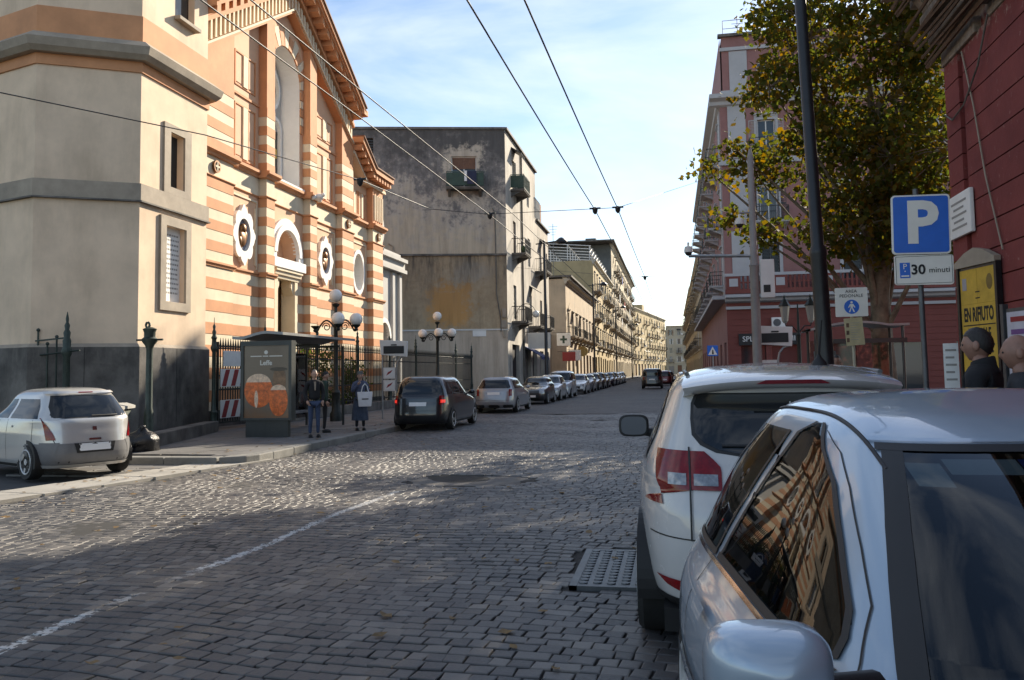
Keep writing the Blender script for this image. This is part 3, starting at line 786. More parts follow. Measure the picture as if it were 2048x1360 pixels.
for i in (0, 1, 2):      # vertical joints between the base slabs, cut as narrow dark fillets
    p, q = Vector(a[i]), Vector(a[(i + 1) % len(a)]); L_ = (q - p).length; n_ = max(2, int(L_ / 1.15))
    for k in range(1, n_):
        c = p.lerp(q, k / n_); d = (q - p).normalized() * .006; nn = Vector((d.y, -d.x)).normalized() * .003
        MB().extr([(c.x - d.x, c.y - d.y, .45), (c.x + d.x, c.y + d.y, .45), (c.x + d.x, c.y + d.y, 2.46), (c.x - d.x, c.y - d.y, 2.46)], (-nn.x, -nn.y, 0)).build('stone_joint', MT['black'], tw, fix=True)
tband(2.47, 2.56, 0.10, 'base_chamfer', MT['band'], 0.02, False)
tband(6.30, 6.75, 0.06, 'stone_band', MT['band']); tband(6.26, 6.30, 0.10, 'band_lip', MT['basestone'])
tband(9.72, 10.0, 0.05, 'orange_band', MT['orange'])
tband(10.0, 10.12, 0.22, 'cornice', MT['band'], .34); tband(10.12, 10.32, 0.34, 'cornice', MT['band'], .40); tband(10.32, 10.52, 0.40, 'cornice', MT['band'], .16)
tband(10.54, 11.25, 0.04, 'orange_band', MT['orange'])
# downpipe between tower and facade
MB().tube([(-13.85, 23.3, 9.2), (-13.85, 23.3, 17)], .06, 8).build('downpipe', MT['orange'], tw, 60)

# ---- grey-white chapel beyond the church
cpl = thing('chapel', 'narrow grey and white chapel front with dark arched door behind the railings', 'chapel', (-15.0, 40.0, 0), R(90))
w = MB(); arch_panel(w, 0, 6.0, 0, lambda x: 8.4, 2.9, .8, 0, 3.6, .5)
w.box(0, 6, .55, 8, 0, 8.4).build('wall', MT['greyst'], cpl)
for x in (.5, 1.45, 4.1, 5.3): MB().box(x, x + .42, -.16, 0, 0, 7.2).build('pilaster', MT['greyst'], cpl, bevel=.02)
MB().box(-.1, 6.1, -.35, 0, 7.3, 7.5).box(-.1, 6.1, -.22, 0, 7.5, 7.9).box(-.1, 6.1, -.4, 0, 7.9, 8.1).build('cornice', MT['greyst'], cpl)
rg = MB(); ring_arc(rg, 2.9, 3.6, .8, 1.05, 0, PI, -.12, .05, 16); rg.build('arch_moulding', MT['whitest'], cpl, fix=True)
MB().box(2.0, 3.8, .45, .54, 0, 4.6).build('door', MT['wood'], cpl)
ry = MB(); ring_arc(ry, 2.0, 9.3, .55, .95, 0, 2*PI, -.1, .4, 24); ry.box(.9, 3.1, 0, .6, 8.1, 8.5); ry.build('round_window', MT['greyst'], cpl, fix=True)
# ================================================================== street buildings
class Fr:
    """a facade frame: x along the wall, y into the building, z up; parts hang on root"""
    def __init__(s, root, ox, oy, ang): s.r = root; s.o = Vector((ox, oy, 0)); s.a = ang; s.M = Matrix.Rotation(ang, 4, 'Z'); s.M.translation = s.o
    def W(s, x, y, z): return s.M @ Vector((x, y, z)) - s.r.location
    def build(s, mb, name, m, parent=None, **k):
        mb.v = [tuple(s.W(*p)) for p in mb.v]; return mb.build(name, m, parent or s.r, **k)
    def put(s, name, me, x, y, z, parent=None): return put(name, me, parent or s.r, s.W(x, y, z), (0, 0, s.a))
def wall_cells(mb, x0, x1, z0, z1, holes, y=0.0, depth=.22, mi=0, mir=0):
    xs = sorted({x0, x1} | {min(max(v, x0), x1) for h in holes for v in h[:2]}); zs = sorted({z0, z1} | {min(max(v, z0), z1) for h in holes for v in h[2:4]})
    for i in range(len(xs) - 1):
        for j in range(len(zs) - 1):
            xc, zc = (xs[i]+xs[i+1])/2, (zs[j]+zs[j+1])/2
            if any(h[0] < xc < h[1] and h[2] < zc < h[3] for h in holes): continue
            mb.quad((xs[i], y, zs[j]), (xs[i+1], y, zs[j]), (xs[i+1], y, zs[j+1]), (xs[i], y, zs[j+1]), mi)
    for a, b, c, d in holes:
        e = y + depth
        mb.quad((a, y, c), (b, y, c), (b, e, c), (a, e, c), mir); mb.quad((a, y, d), (a, e, d), (b, e, d), (b, y, d), mir)
        mb.quad((a, y, c), (a, e, c), (a, e, d), (a, y, d), mir); mb.quad((b, y, c), (b, y, d), (b, e, d), (b, e, c), mir)
_WC = {}
MT['shut_green'] = mat('green_shutter', (0.035, 0.07, 0.05), 0.55, 0, .2, 4)
MT['shut_brown'] = mat('brown_shutter', (0.16, 0.075, 0.04), 0.6, 0, .2, 4)
MT['shut_grey'] = mat('grey_shutter', (0.36, 0.36, 0.35), 0.6, 0, .1, 4)
MT['shut_white'] = mat('white_shutter', (0.62, 0.62, 0.6), 0.6, 0, .08, 4)
MT['shut_dark'] = mat('dark_shutter', (0.028, 0.034, 0.036), 0.5, 0, .2, 4)
MT['rail'] = mat('rail_iron', (0.03, 0.03, 0.03), 0.5, .3, .2, 4)
MT['roller'] = mat('steel_roller_shutter', (0.22, 0.22, 0.22), 0.5, .5, .2, 3)
def win_meshes(w, h, kind, shm):
    k = (round(w, 2), round(h, 2), kind, shm)
    if k in _WC: return _WC[k]
    f = MB(); t = .07
    f.box(0, t, -.03, .05, 0, h); f.box(w - t, w, -.03, .05, 0, h); f.box(t, w - t, -.03, .05, h - t, h); f.box(t, w - t, -.03, .05, 0, t); f.box(w/2 - t*.6, w/2 + t*.6, -.035, .05, t, h - t)
    fm = f.mesh('window', MT['shut_white'])
    pn = MB().box(t, w - t, .0, .02, t, h - t).mesh('pane', MT['pane'])
    sm = None
    if kind in ('closed', 'open', 'half'):
        s = MB(); sw = w / 2 - .01
        s.box(0, .05, -.02, .02, 0, h); s.box(sw - .05, sw, -.02, .02, 0, h); s.box(.05, sw - .05, -.02, .02, 0, .07); s.box(.05, sw - .05, -.02, .02, h - .07, h); s.box(.05, sw - .05, -.02, .02, h*.5 - .04, h*.5 + .04)
        n = max(6, int(h / .11))
        for i in range(n):
            z = .07 + (h - .14) * i / n
            s.extr([(.05, -.018, z), (.05, .012, z + .06), (.05, .018, z + .055), (.05, -.012, z - .005)], (sw - .1, 0, 0))
        sm = s.mesh('shutter', MT[shm])
    elif kind == 'roll':
        s = MB(); n = int(h * .35 / .06)
        for i in range(n): s.box(t, w - t, -.03, .0, h - t - .06 * (i + 1) + .006, h - t - .06 * i)
        sm = s.mesh('roller_blind', MT[shm])
    _WC[k] = (fm, pn, sm); return _WC[k]
def window(F, x, z, w, h, kind='plain', shm='shut_green', y=.16):
    fm, pn, sm = win_meshes(w, h, kind, shm)
    o = F.put('window', fm, x, y, z); put('pane', pn, o)
    if kind == 'closed':
        put('shutter', sm, o, (0, -.07, 0)); put('shutter', sm, o, (w/2 + .01, -.07, 0))
    elif kind == 'open':
        put('shutter', sm, o, (-.02, -y - .05, 0), (0, 0, PI - .12)); put('shutter', sm, o, (w + .02, -y - .05, 0), (0, 0, .12))
    elif kind == 'half':
        put('shutter', sm, o, (0, -.07, 0)); put('shutter', sm, o, (w + .02, -y - .05, 0), (0, 0, .15))
    elif kind == 'roll': put('roller_blind', sm, o, (0, -.02, 0))
    return o
def balcony(F, x, z, w, d=.85, slab='band', style='bars'):
    k = ('bal', round(w, 2), d, slab, style)
    if k not in _WC:
        s = MB().box(0, w, -d, 0, -.14, 0).box(-.03, w + .03, -d - .04, -d + .1, -.06, .01)
        for bx in (.12, w - .3): s.extr([(bx, 0, -.14), (bx, 0, -.55), (bx, -.15, -.45), (bx, -d * .75, -.2), (bx, -d * .8, -.14)], (.18, 0, 0))
        r = MB(); r.box(0, w, -d, -d + .04, .98, 1.03); r.box(0, .04, -d, 0, .98, 1.03); r.box(w - .04, w, -d, 0, .98, 1.03); r.box(0, w, -d, -d + .03, .08, .11)
        n = max(3, int(w / .13))
        for i in range(n + 1): bx = i * (w - .02) / n; r.box(bx, bx + .018, -d + .005, -d + .025, 0, 1)
        m = max(2, int(d / .13))
        for i in range(m):
            by = -d + i * d / m; r.box(0.005, .022, by, by + .018, 0, 1); r.box(w - .022, w - .005, by, by + .018, 0, 1)
        if style == 'sheet':
            r.box(.03, w - .03, -d + .03, -d + .035, .1, .95); r.box(.024, .03, -d + .035, 0, .1, .95); r.box(w-.03, w - .024, -d + .035, 0, .1, .95)
        _WC[k] = (s.mesh('balcony', MT[slab]), r.mesh('railing', MT['rail' if style == 'bars' else 'shut_green']))
    a, b = _WC[k]; o = F.put('balcony', a, x, -.003, z); put('railing', b, o); return o
def surround(F, x, z, w, h, m, t=.16, head=True, sill=True):
    mb = MB(); mb.box(x - t, x, -.05, 0, z, z + h); mb.box(x + w, x + w + t, -.05, 0, z, z + h); mb.box(x - t, x + w + t, -.05, 0, z + h, z + h + t)
    if head: mb.box(x - t - .08, x + w + t + .08, -.2, 0, z + h + t + .12, z + h + t + .24); mb.box(x - t, x + w + t, -.1, 0, z + h + t, z + h + t + .12)
    return F.build(mb, 'window_surround', m)
PLANT = mat('potted_leaves', (0.045, 0.085, 0.025), 0.6, 0, .35, 12)

# ------------------------------------------------------------------ the weathered grey house
def m_greywall():
    m, Nn, L, b = new_mat('weathered_render')
    pos = Nn.new('ShaderNodeNewGeometry').outputs['Position']
    sp = Nn.new('ShaderNodeSeparateXYZ'); L.new(pos, sp.inputs[0])
    n1 = _noise(Nn, L, pos, .55, 8, .68); n2 = _noise(Nn, L, pos, 2.2, 8, .7)
    mpn = Nn.new('ShaderNodeMapping'); mpn.inputs['Scale'].default_value = (1.6, 1.6, .16); L.new(pos, mpn.inputs['Vector'])
    st = _noise(Nn, L, mpn.outputs['Vector'], 1.3, 8, .72)
    zz = _math(Nn, L, 'ADD', sp.outputs['Z'], _math(Nn, L, 'MULTIPLY', _math(Nn, L, 'SUBTRACT', n1, .5), 13.0))
    zz = _math(Nn, L, 'ADD', zz, _math(Nn, L, 'MULTIPLY', _math(Nn, L, 'SUBTRACT', n2, .5), 6.5))
    zz = _math(Nn, L, 'ADD', zz, _math(Nn, L, 'MULTIPLY', _math(Nn, L, 'SUBTRACT', sp.outputs['X'], -14.0), .10))
    # upper half: pale render, soot-dark towards the parapet
    up = _ramp(Nn, L, _math(Nn, L, 'DIVIDE', zz, 20.0), [(.50, (.52, .44, .33)), (.64, (.44, .39, .33)), (.73, (.20, .185, .175)), (.88, (.10, .095, .092))])
    lo = _ramp(Nn, L, n2, [(.3, (.36, .27, .17)), (.7, (.52, .41, .27))])
    # ochre repair
    def box(v, a, b_, s=.7):
        q = _math(Nn, L, 'ADD', v, _math(Nn, L, 'MULTIPLY', _math(Nn, L, 'SUBTRACT', n2, .5), 3.2))
        u = _math(Nn, L, 'MULTIPLY', _math(Nn, L, 'SUBTRACT', q, a), 1 / s, True); w_ = _math(Nn, L, 'MULTIPLY', _math(Nn, L, 'SUBTRACT', b_, q), 1 / s, True)
        return _math(Nn, L, 'MULTIPLY', u, w_)
    ob = _math(Nn, L, 'MULTIPLY', box(sp.outputs['X'], -16.2, -12.9), box(sp.outputs['Z'], 4.5, 7.9))
    lo = _mix(Nn, L, ob, lo, (.55, .31, .115))
    lb = _math(Nn, L, 'MULTIPLY', box(sp.outputs['X'], -14.6, -11.5), box(sp.outputs['Z'], 7.6, 9.3))
    lo = _mix(Nn, L, lb, lo, (.42, .36, .28))
    # dark drips hanging from the ledge
    dz = _math(Nn, L, 'MULTIPLY', _math(Nn, L, 'SUBTRACT', sp.outputs['Z'], 5.2), .23, True)
    dr_ = _math(Nn, L, 'MULTIPLY', _ramp(Nn, L, st, [(.40, 0.), (.60, 1.)]), dz)
    lo = _mix(Nn, L, _math(Nn, L, 'MULTIPLY', dr_, .95), lo, (.055, .05, .045))
    base = _ramp(Nn, L, n1, [(.3, (.52, .42, .32)), (.7, (.62, .52, .41))])
    isup = _math(Nn, L, 'GREATER_THAN', sp.outputs['Z'], 9.65); isb = _math(Nn, L, 'LESS_THAN', sp.outputs['Z'], 4.55)
    c = _mix(Nn, L, isup, lo, up); c = _mix(Nn, L, isb, c, base)
    # pale halo where the balcony window was re-rendered
    hl = _math(Nn, L, 'MULTIPLY', box(sp.outputs['X'], -15.0, -12.2, .5), box(sp.outputs['Z'], 14.6, 17.2, .5))
    c = _mix(Nn, L, hl, c, (.52, .45, .36))
    c = _mix(Nn, L, .75, c, _ramp(Nn, L, st, [(.33, (.62, .61, .60)), (.56, (1, 1, 1))]), 'MULTIPLY')
    L.new(c, b.inputs['Base Color']); b.inputs['Roughness'].default_value = .9
    bn = Nn.new('ShaderNodeBump'); bn.inputs['Strength'].default_value = .4; bn.inputs['Distance'].default_value = .03
    L.new(_noise(Nn, L, pos, 5, 8, .75), bn.inputs['Height']); L.new(bn.outputs['Normal'], b.inputs['Normal'])
    return m
MT['greywall'] = m_greywall()
MT['greyside'] = mat('pale_stained_render', (.50, .46, .40), .9, 0, .14, .5, .3, 8, grime=.75, gcol=(.14, .13, .12), gs=.45)
gh = thing('old_apartment_house', 'weathered grey apartment house with soot stained blank end wall and one balcony window', 'house', (-10.8, 56, 0))
E = Fr(gh, -10.8, 56, math.atan2(2.5, 9.8))
w = MB(); holes = [(-3.65, -1.95, 14.1, 16.35), (-9.9, -8.9, 16.1, 17.6)]
wall_cells(w, -16, 0, 0, 18.2, holes, depth=.3); E.build(w, 'end_wall', MT['greywall'])
E.build(MB().box(-16, .02, -.12, 0, 9.55, 9.68), 'ledge', MT['basestone']); E.build(MB().box(-16, .05, -.1, .4, 18.2, 18.36), 'coping', MT['basestone']); E.build(MB().box(-16, .02, -.05, 0, 4.5, 4.6), 'ledge', MT['offwhite'])
window(E, -3.65, 14.1, 1.7, 2.25, 'roll', 'shut_brown', .2); balcony(E, -4.0, 14.1, 2.5, .8, 'basestone', 'sheet')
E.build(MB().box(-9.95, -8.85, .25, .35, 16.0, 17.7), 'blocked_window', MT['black'])
for k in range(8): E.build(MB().box(-9.88, -8.92, .12, .16, 16.15 + k*.18, 16.24 + k*.18), 'slat', MT['shut_dark'])
E.build(MB().tube([(-.9, -.06, 12.8), (-.75, -.06, 12.4), (-.72, -.06, 7), (-.45, -.06, 5.2), (-.45, -.06, 4.4)], .035, 6), 'cable_pipe', MT['basestone'])
E.build(MB().tube([(-7.6, -.06, 0), (-7.6, -.06, 10.2), (-7.9, -.06, 10.4)], .06, 8), 'downpipe', MT['band'])
for (x, z, ww, hh) in ((-.35, 5.35, .5, .6), (-.42, 4.65, .6, .5), (-.3, 4.0, .4, .5)): E.build(MB().box(x, x + ww - .25, -.16, 0, z, z + hh), 'meter_box', MT['band'])
sg = thing('street_name_plate', 'small white marble street name plate low on the grey end wall', 'street sign', tuple(E.W(-1.9, 0, 4.3) + gh.location), E.a)
MB().box(-.45, .45, -.035, -.002, -.2, .2).build('plate', MT['whitest'], sg); 
S = Fr(gh, -10.8, 56, R(90))
def bays(F, spec, sc=0.0): return [(x, x + ww, z, z + hh) for (x, z, ww, hh, *_) in spec]
spec = [(2.6, 14.6, 1.1, 2.2, 'half', 'shut_grey'), (8.6, 14.6, 1.1, 2.3, 'closed', 'shut_white'), (2.6, 10.1, 1.1, 2.3, 'closed', 'shut_brown'), (8.8, 9.9, 1.1, 2.2, 'closed', 'shut_white'), (2.4, 5.4, 1.1, 2.4, 'closed', 'shut_dark'), (9.2, 5.4, 1.1, 2.3, 'closed', 'shut_grey')]
w = MB(); sh_ = [(1.6, 4.4, 0, 3.6), (6.2, 9.4, 0, 3.4), (10.3, 12.4, 0, 3.4)]
wall_cells(w, 0, 13, 0, 18.2, bays(S, spec) + sh_, depth=.3); w.quad((13, 0, 14.2), (13, 0, 18.2), (13, 9, 18.2), (13, 9, 14.2)); w.quad((0, .01, 18.19), (13, .01, 18.19), (13, 12, 18.19), (0, 12, 18.19))
S.build(w, 'street_wall', MT['greyside'])
for x, z, ww, hh, k, m_ in spec: window(S, x, z, ww, hh, k, m_, .2)
spec2 = [(14.6, 10, 1.1, 2.2, 'closed', 'shut_grey'), (17.6, 10, 1.1, 2.2, 'half', 'shut_brown'), (14.6, 5.4, 1.1, 2.3, 'closed', 'shut_dark'), (17.6, 5.4, 1.1, 2.3, 'closed', 'shut_grey')]
w = MB(); wall_cells(w, 13.001, 20, 0, 14.2, bays(S, spec2) + [(14, 16, 0, 3.4), (17, 19.2, 0, 3.4)], depth=.3); w.quad((13, .01, 14.19), (20, .01, 14.19), (20, 12, 14.19), (13, 12, 14.19)); w.quad((20, 0, 0), (20, 9, 0), (20, 9, 14.2), (20, 0, 14.2))
S.build(w, 'street_wall', MT['greyside'])
for x, z, ww, hh, k, m_ in spec2: window(S, x, z, ww, hh, k, m_, .2)
for x, z, ww, st_ in ((1.9, 14.5, 2.6, 'sheet'), (2.0, 10.0, 2.4, 'bars'), (12.2, 9.9, 3.0, 'bars'), (1.6, 5.2, 3.0, 'bars'), (8.4, 5.2, 2.6, 'bars'), (13.9, 5.3, 2.4, 'bars')): balcony(S, x, z, ww, .95, 'basestone', st_)
for x, z in ((2.3, 17.1), (9.2, 7.9), (15, 12.5)): S.build(MB().extr([(x, 0, z + .45), (x, -.7, z), (x, -.72, z + .05), (x, 0, z + .52)], (1.6, 0, 0)), 'window_hood', MT['shut_dark'])
S.build(MB().tube([(5.9, -.08, 0), (5.9, -.08, 18.1)], .07, 8), 'downpipe', MT['basestone'])
S.build(MB().box(-.05, 13.1, -.18, .3, 18.2, 18.36), 'coping', MT['basestone']); S.build(MB().box(13, 20, -.2, .3, 14.2, 14.34), 'coping', MT['basestone'])
for x0, x1, m_ in ((1.6, 4.4, 'black'), (6.2, 9.4, 'roller'), (10.3, 12.4, 'black'), (14, 16, 'roller'), (17, 19.2, 'black')): S.build(MB().box(x0, x1, .26, .32, 0, 3.6), 'shop_front', MT[m_])
rs = MB()
for k in range(9): rs.tube([(12.2 + k * .33, -.05, 14.3), (12.2 + k * .33, -.05, 16.0)], .03, 4)
for z in (15.2, 16.0): rs.tube([(12.2, -.05, z), (14.9, -.05, z)], .03, 4)
S.build(rs, 'roof_screen', MT['shut_white'])
S.build(MB().box(16.6, 18.9, .4, 2.6, 14.34, 16.6), 'roof_hut', mat('brown_hut', (.18, .07, .04), .8))
for k in range(3):
    S.build(MB().ball((2.5 + k * .55, -.75, 10.3), .26, 8, 6, sc=(1, .8, 1)), 'potted_plant', PLANT)

# ------------------------------------------------------------------ generic row house
def row_house(name, label, x0, y0, ang, width, depth, height, floors, nb, wallm, trim, shm, shops=True, balc=1.0, corn=.5, seed=1, fine=True, gz=4.6, endm=None, roof=None):
    rnd = random.Random(seed)
    t = thing(name, label, 'house', (x0, y0, 0)); F = Fr(t, x0, y0, ang)
    bw = width / nb; holes = []; wins = []; fh = (height - gz - .5) / floors
    for f in range(floors):
        for i in range(nb):
            ww = min(1.15, bw * .42); hh = min(2.5, fh * .62); x = bw * (i + .5) - ww / 2; z = gz + fh * f + .25
            holes.append((x, x + ww, z, z + hh)); wins.append((x, z, ww, hh, f, i))
    shop = []
    if shops:
        for i in range(nb):
            ww = bw * rnd.uniform(.5, .68); x = bw * (i + .5) - ww / 2; shop.append((x, x + ww, 0.02, gz * rnd.uniform(.68, .76)))
    w = MB(); wall_cells(w, 0, width, 0, height, holes + shop, depth=.28)
    w.quad((0, 0, 0), (0, 0, height), (0, depth, height), (0, depth, 0), 1); w.quad((width, 0, 0), (width, depth, 0), (width, depth, height), (width, 0, height), 1)
    w.quad((0, .01, height), (width, .01, height), (width, depth, height), (0, depth, height), 2); w.quad((0, depth, 0), (0, depth, height), (width, depth, height), (width, depth, 0), 1)
    F.build(w, 'wall', [wallm, endm or wallm, MT['basestone']])
    F.build(MB().extr([(-.1, y, z) for y, z in ((.05, height - .55), (-.12, height - .5), (-.16, height - .3), (-corn, height - .12), (-corn, height + .08), (.3, height + .12))], (width + .2, 0, 0)), 'cornice', trim, fix=True)
    F.build(MB().box(-.02, width + .02, -.12, 0, gz - .3, gz - .05), 'string_course', trim)
    for x, z, ww, hh, f, i in wins:
        k = rnd.choice(['closed', 'open', 'half', 'plain', 'open', 'closed'])
        window(F, x, z, ww, hh, k, rnd.choice(shm))
        if fine: surround(F, x, z, ww, hh, trim)
        if rnd.random() < balc: balcony(F, x - .55, z - .02, ww + 1.1, .8 if rnd.random() < .6 else .95, 'band')
        if rnd.random() < .25: F.build(MB().box(x + ww + .25, x + ww + 1.0, -.38, -.02, z + .2, z + .75), 'air_conditioner', MT['white'], bevel=.02)
        if rnd.random() < .16: F.build(MB().extr([(x - .2, 0, z + hh + .35), (x - .2, -.8, z + hh - .1), (x - .2, -.82, z + hh - .05), (x - .2, 0, z + hh + .42)], (ww + .4, 0, 0)), 'window_hood', MT['shut_dark'])
    for a, b, c, d in shop:
        F.build(MB().box(a, b, .24, .28, 0, d), rnd.choice(['shop_front', 'shop_shutter']), rnd.choice([MT['black'], MT['roller'], MT['pane'], MT['shut_brown']]))
    return t, F, wins
yl = mat('yellow_ochre_wall', (.50, .39, .21), .88, 0, .1, .5, .15, 12, grime=.35, gcol=(.2, .16, .1))
pal = mat('pale_buff_wall', (.52, .42, .30), .88, 0, .1, .5, .15, 12, grime=.45, gcol=(.2, .18, .15))
ctr = mat('stone_trim', (.52, .47, .38), .8, 0, .1, 1, .1, 20, grime=.4, gcol=(.2, .18, .15))
gryw = mat('dark_grey_render', (.135, .14, .135), .9, 0, .2, .4, .2, 10, grime=.4)
tanw = mat('tan_wall', (.50, .42, .29), .88, 0, .12, .4, .15, 12, grime=.4, gcol=(.2, .17, .13))
hazew = mat('far_yellow_wall', (.42, .38, .29), .9, 0, .12, .3)
SH4 = ['shut_brown', 'shut_grey', 'shut_green', 'shut_white']
lb = thing('low_shop', 'low pale single storey shop beside the weathered grey house', 'shop', (-12.4, 76, 0)); F = Fr(lb, -12.4, 76.02, R(90))
w = MB(); wall_cells(w, 0, 12.2, 0, 5.6, [(1, 4.5, 0, 3.3), (6, 10.5, 0, 3.3)], depth=.3); w.quad((0, .01, 5.6), (12.2, .01, 5.6), (12.2, 8, 5.6), (0, 8, 5.6)); F.build(w, 'wall', pal)
F.build(MB().box(1, 10.5, .27, .3, 0, 3.4), 'shop_front', MT['black'])
t2, F2, w2 = row_house('town_house', 'low buff two storey house with brown doors and dark roof edge past the grey house', -10.8, 88.3, R(90), 32, 10, 11.4, 1, 8, pal, ctr, ['shut_brown', 'shut_dark'], balc=1, seed=3, gz=5.2)
F2.build(MB().box(-.3, 32.2, -.7, 9.5, 11.55, 11.75), 'roof', MT['basestone'])
t3, F3, w3 = row_house('ochre_house', 'ochre yellow house with metal pergola on its flat roof', -10.8, 121.5, R(90), 38, 11, 17.6, 3, 9, yl, ctr, SH4, balc=.7, seed=5, gz=5)
pg = MB()
for i in range(10):
    x = -.5 + i * 3.4
    for y in (.4, 3.6, 7): pg.tube([(x, y, 17.6), (x, y, 19.6 + .1 * y)], .06, 5)
    pg.tube([(x, .2, 19.6), (x, 9, 20.4)], .06, 5)
    if i < 9: pg.tube([(x, .4, 18.6), (x + 3.4, .4, 19.6)], .04, 4)
for y, z in ((.4, 19.6), (3.6, 19.95), (7, 20.3), (.4, 18.6)): pg.tube([(-.5, y, z), (30.6, y, z)], .06, 5)
F3.build(pg, 'pergola', MT['shut_white'])
t4, F4, w4 = row_house('tall_apartment_house', 'tall grey sided apartment block crowded with balconies and laundry', -10.8, 160.5, R(90), 84, 14, 25.6, 5, 16, tanw, ctr, SH4, balc=.85, seed=8, gz=5, endm=gryw, fine=False)
F4.build(MB().box(-4, 86, -.9, 13, 25.7, 25.95), 'roof', MT['basestone'])
F4.build(MB().box(2, 4, 3, 5, 25.9, 27.2), 'chimney', gryw)
t5, F5, w5 = row_house('yellow_corner_house', 'distant yellow four storey house where the street bends', -10.8, 248, R(83.0), 70, 12, 20.0, 4, 12, yl, ctr, SH4, balc=.7, seed=11, gz=5, fine=False)
F5.build(MB().box(30, 34, 2, 6, 20, 23), 'roof_hut', yl)
# far end of the street
ends = [(-14, 352, 12, 17.5, 'pale distant corner house closing the left of the street end', hazew, 21), (-2, 345, 13, 19.2, 'distant grey yellow house closing the end of the street', hazew, 22), (11.2, 350, 18, 18.0, 'distant tan house behind the right row at the street end', tanw, 23)]
for x, y, ww, h, lab, wm, sd in ends:
    row_house('distant_house', lab, x, y, 0, ww, 14, h, 4, 4, wm, ctr, SH4, balc=.4, seed=sd, fine=False)
hill = MB(); G = []
for i in range(25):
    row = []
    for j in range(9):
        u = -1 + 2 * i / 24; v_ = j / 8
        row.append((-40 + 90 * u, 420 + 260 * v_, 26 * math.exp(-(u - .1) ** 2 * 3) * math.sin(PI * min(1, v_ * 1.0) * .9) + 2.5 * math.sin(i * 1.3) + 1.5 * math.cos(i * 2.1 + j)))
    G.append(row)
tag(hill.grid(G).build('hill', mat('hill_green', (.06, .075, .045), .95, 0, .3, .05), smooth=180), kind='structure')

# ------------------------------------------------------------------ right side: the pink corner house
MT['pink'] = mat('pink_wall', (.285, .145, .135), .85, 0, .09, .5, .15, 14, grime=.25, gcol=(.15, .06, .05))
MT['pinkred'] = mat('red_rusticated_wall', (.19, .055, .045), .85, 0, .1, .6, .15, 14, grime=.25, gcol=(.12, .05, .04))
MT['greywhite'] = mat('grey_white_strip', (.42, .42, .43), .8, 0, .06, .8, .1, 20, grime=.15, gcol=(.25, .25, .26))
ph = thing('pink_corner_house', 'tall pink corner house with pale corner strip and red balustrade terrace', 'house', (3.9, 62, 0))
K = Fr(ph, 3.9, 62, 0); W_ = 24.0
cols = [2.55, 8.0, 13.2, 18.4]; spec = []
for c in cols:
    spec += [(c, 7.75, 1.2, 2.75, 'closed', 'shut_dark'), (c, 12.0, 1.2, 2.6, 'open' if c < 5 else 'closed', 'shut_dark'), (c, 16.9, 1.2, 2.5, 'open', 'shut_grey'), (c + .1, 22.0, 1.05, 1.65, 'plain', 'shut_grey')]
shops = [(.9, 2.6, 0.02, 3.25), (3.0, 4.8, 0.02, 3.25), (6.2, 8.6, .02, 3.3), (10, 13, .02, 3.3), (15, 18, .02, 3.3)]
w = MB(); wall_cells(w, 0, W_, 6.4, 21.2, bays(K, spec[0::4] + spec[1::4] + spec[2::4]), depth=.28)
wall_cells(w, .25, W_, 21.2, 25.7, bays(K, spec[3::4]), y=.15, depth=.28)
w.quad((0, .3, 21.2), (W_, .3, 21.2), (W_, 14, 21.2), (0, 14, 21.2)); w.quad((.25, .15, 25.7), (W_, .15, 25.7), (W_, 14, 25.7), (.25, 14, 25.7))
w.quad((.25, .15, 21.2), (.25, 14, 21.2), (.25, 14, 25.7), (.25, .15, 25.7)); w.quad((W_, 0, 0), (W_, 14, 0), (W_, 14, 25.7), (W_, 0, 25.7))
K.build(w, 'wall', MT['pink'])
w = MB(); wall_cells(w, 0, W_, 0, 6.4, shops, depth=.4, mir=0); K.build(w, 'ground_floor_wall', MT['pinkred'])
for x, z, ww, hh, k, m_ in spec:
    window(K, x, z, ww, hh, k, m_, .2 if z < 21 else .3)
    if z < 21: surround(K, x, z, ww, hh, MT['greywhite'], .22)
for c in cols:
    for z in (12.0, 16.9): balcony(K, c - .65, z, 2.5, .9, 'greywhite')
for z0, z1, m_ in ((6.9, 11.45, 'greywhite'), (11.9, 16.1, 'greywhite'), (16.7, 20.6, 'greywhite')): K.build(MB().box(.5, 1.75, -.07, 0, z0, z1), 'corner_strip', MT[m_])
K.build(MB().box(.75, 2.0, .08, .15, 21.75, 24.6), 'corner_strip', MT['greywhite'])
K.build(MB().box(-.25, W_, -.25, 0, 16.2, 16.6), 'string_course', MT['greywhite'])
K.build(MB().extr([(-.75, y, z) for y, z in ((0, 20.5), (-.25, 20.6), (-.3, 20.85), (-.75, 21.0), (-.75, 21.3), (.3, 21.35))], (W_ + .7, 0, 0)), 'cornice', MT['greywhite'], fix=True)
K.build(MB().box(.1, W_, -.05, .15, 21.36, 21.7), 'attic_base', MT['greywhite']); K.build(MB().box(.1, W_, 0, .15, 24.65, 24.9), 'attic_band', MT['greywhite']); K.build(MB().box(0, W_, -.1, .4, 25.7, 25.9), 'coping', MT['basestone'])
rl = MB()
for i in range(11): rl.tube([(.4 + i * 2.2, .3, 25.9), (.4 + i * 2.2, .3, 27.0)], .025, 5)
for z in (26.4, 27.0): rl.tube([(.4, .3, z), (22.4, .3, z)], .02, 5)
K.build(rl, 'roof_railing', MT['rail'])
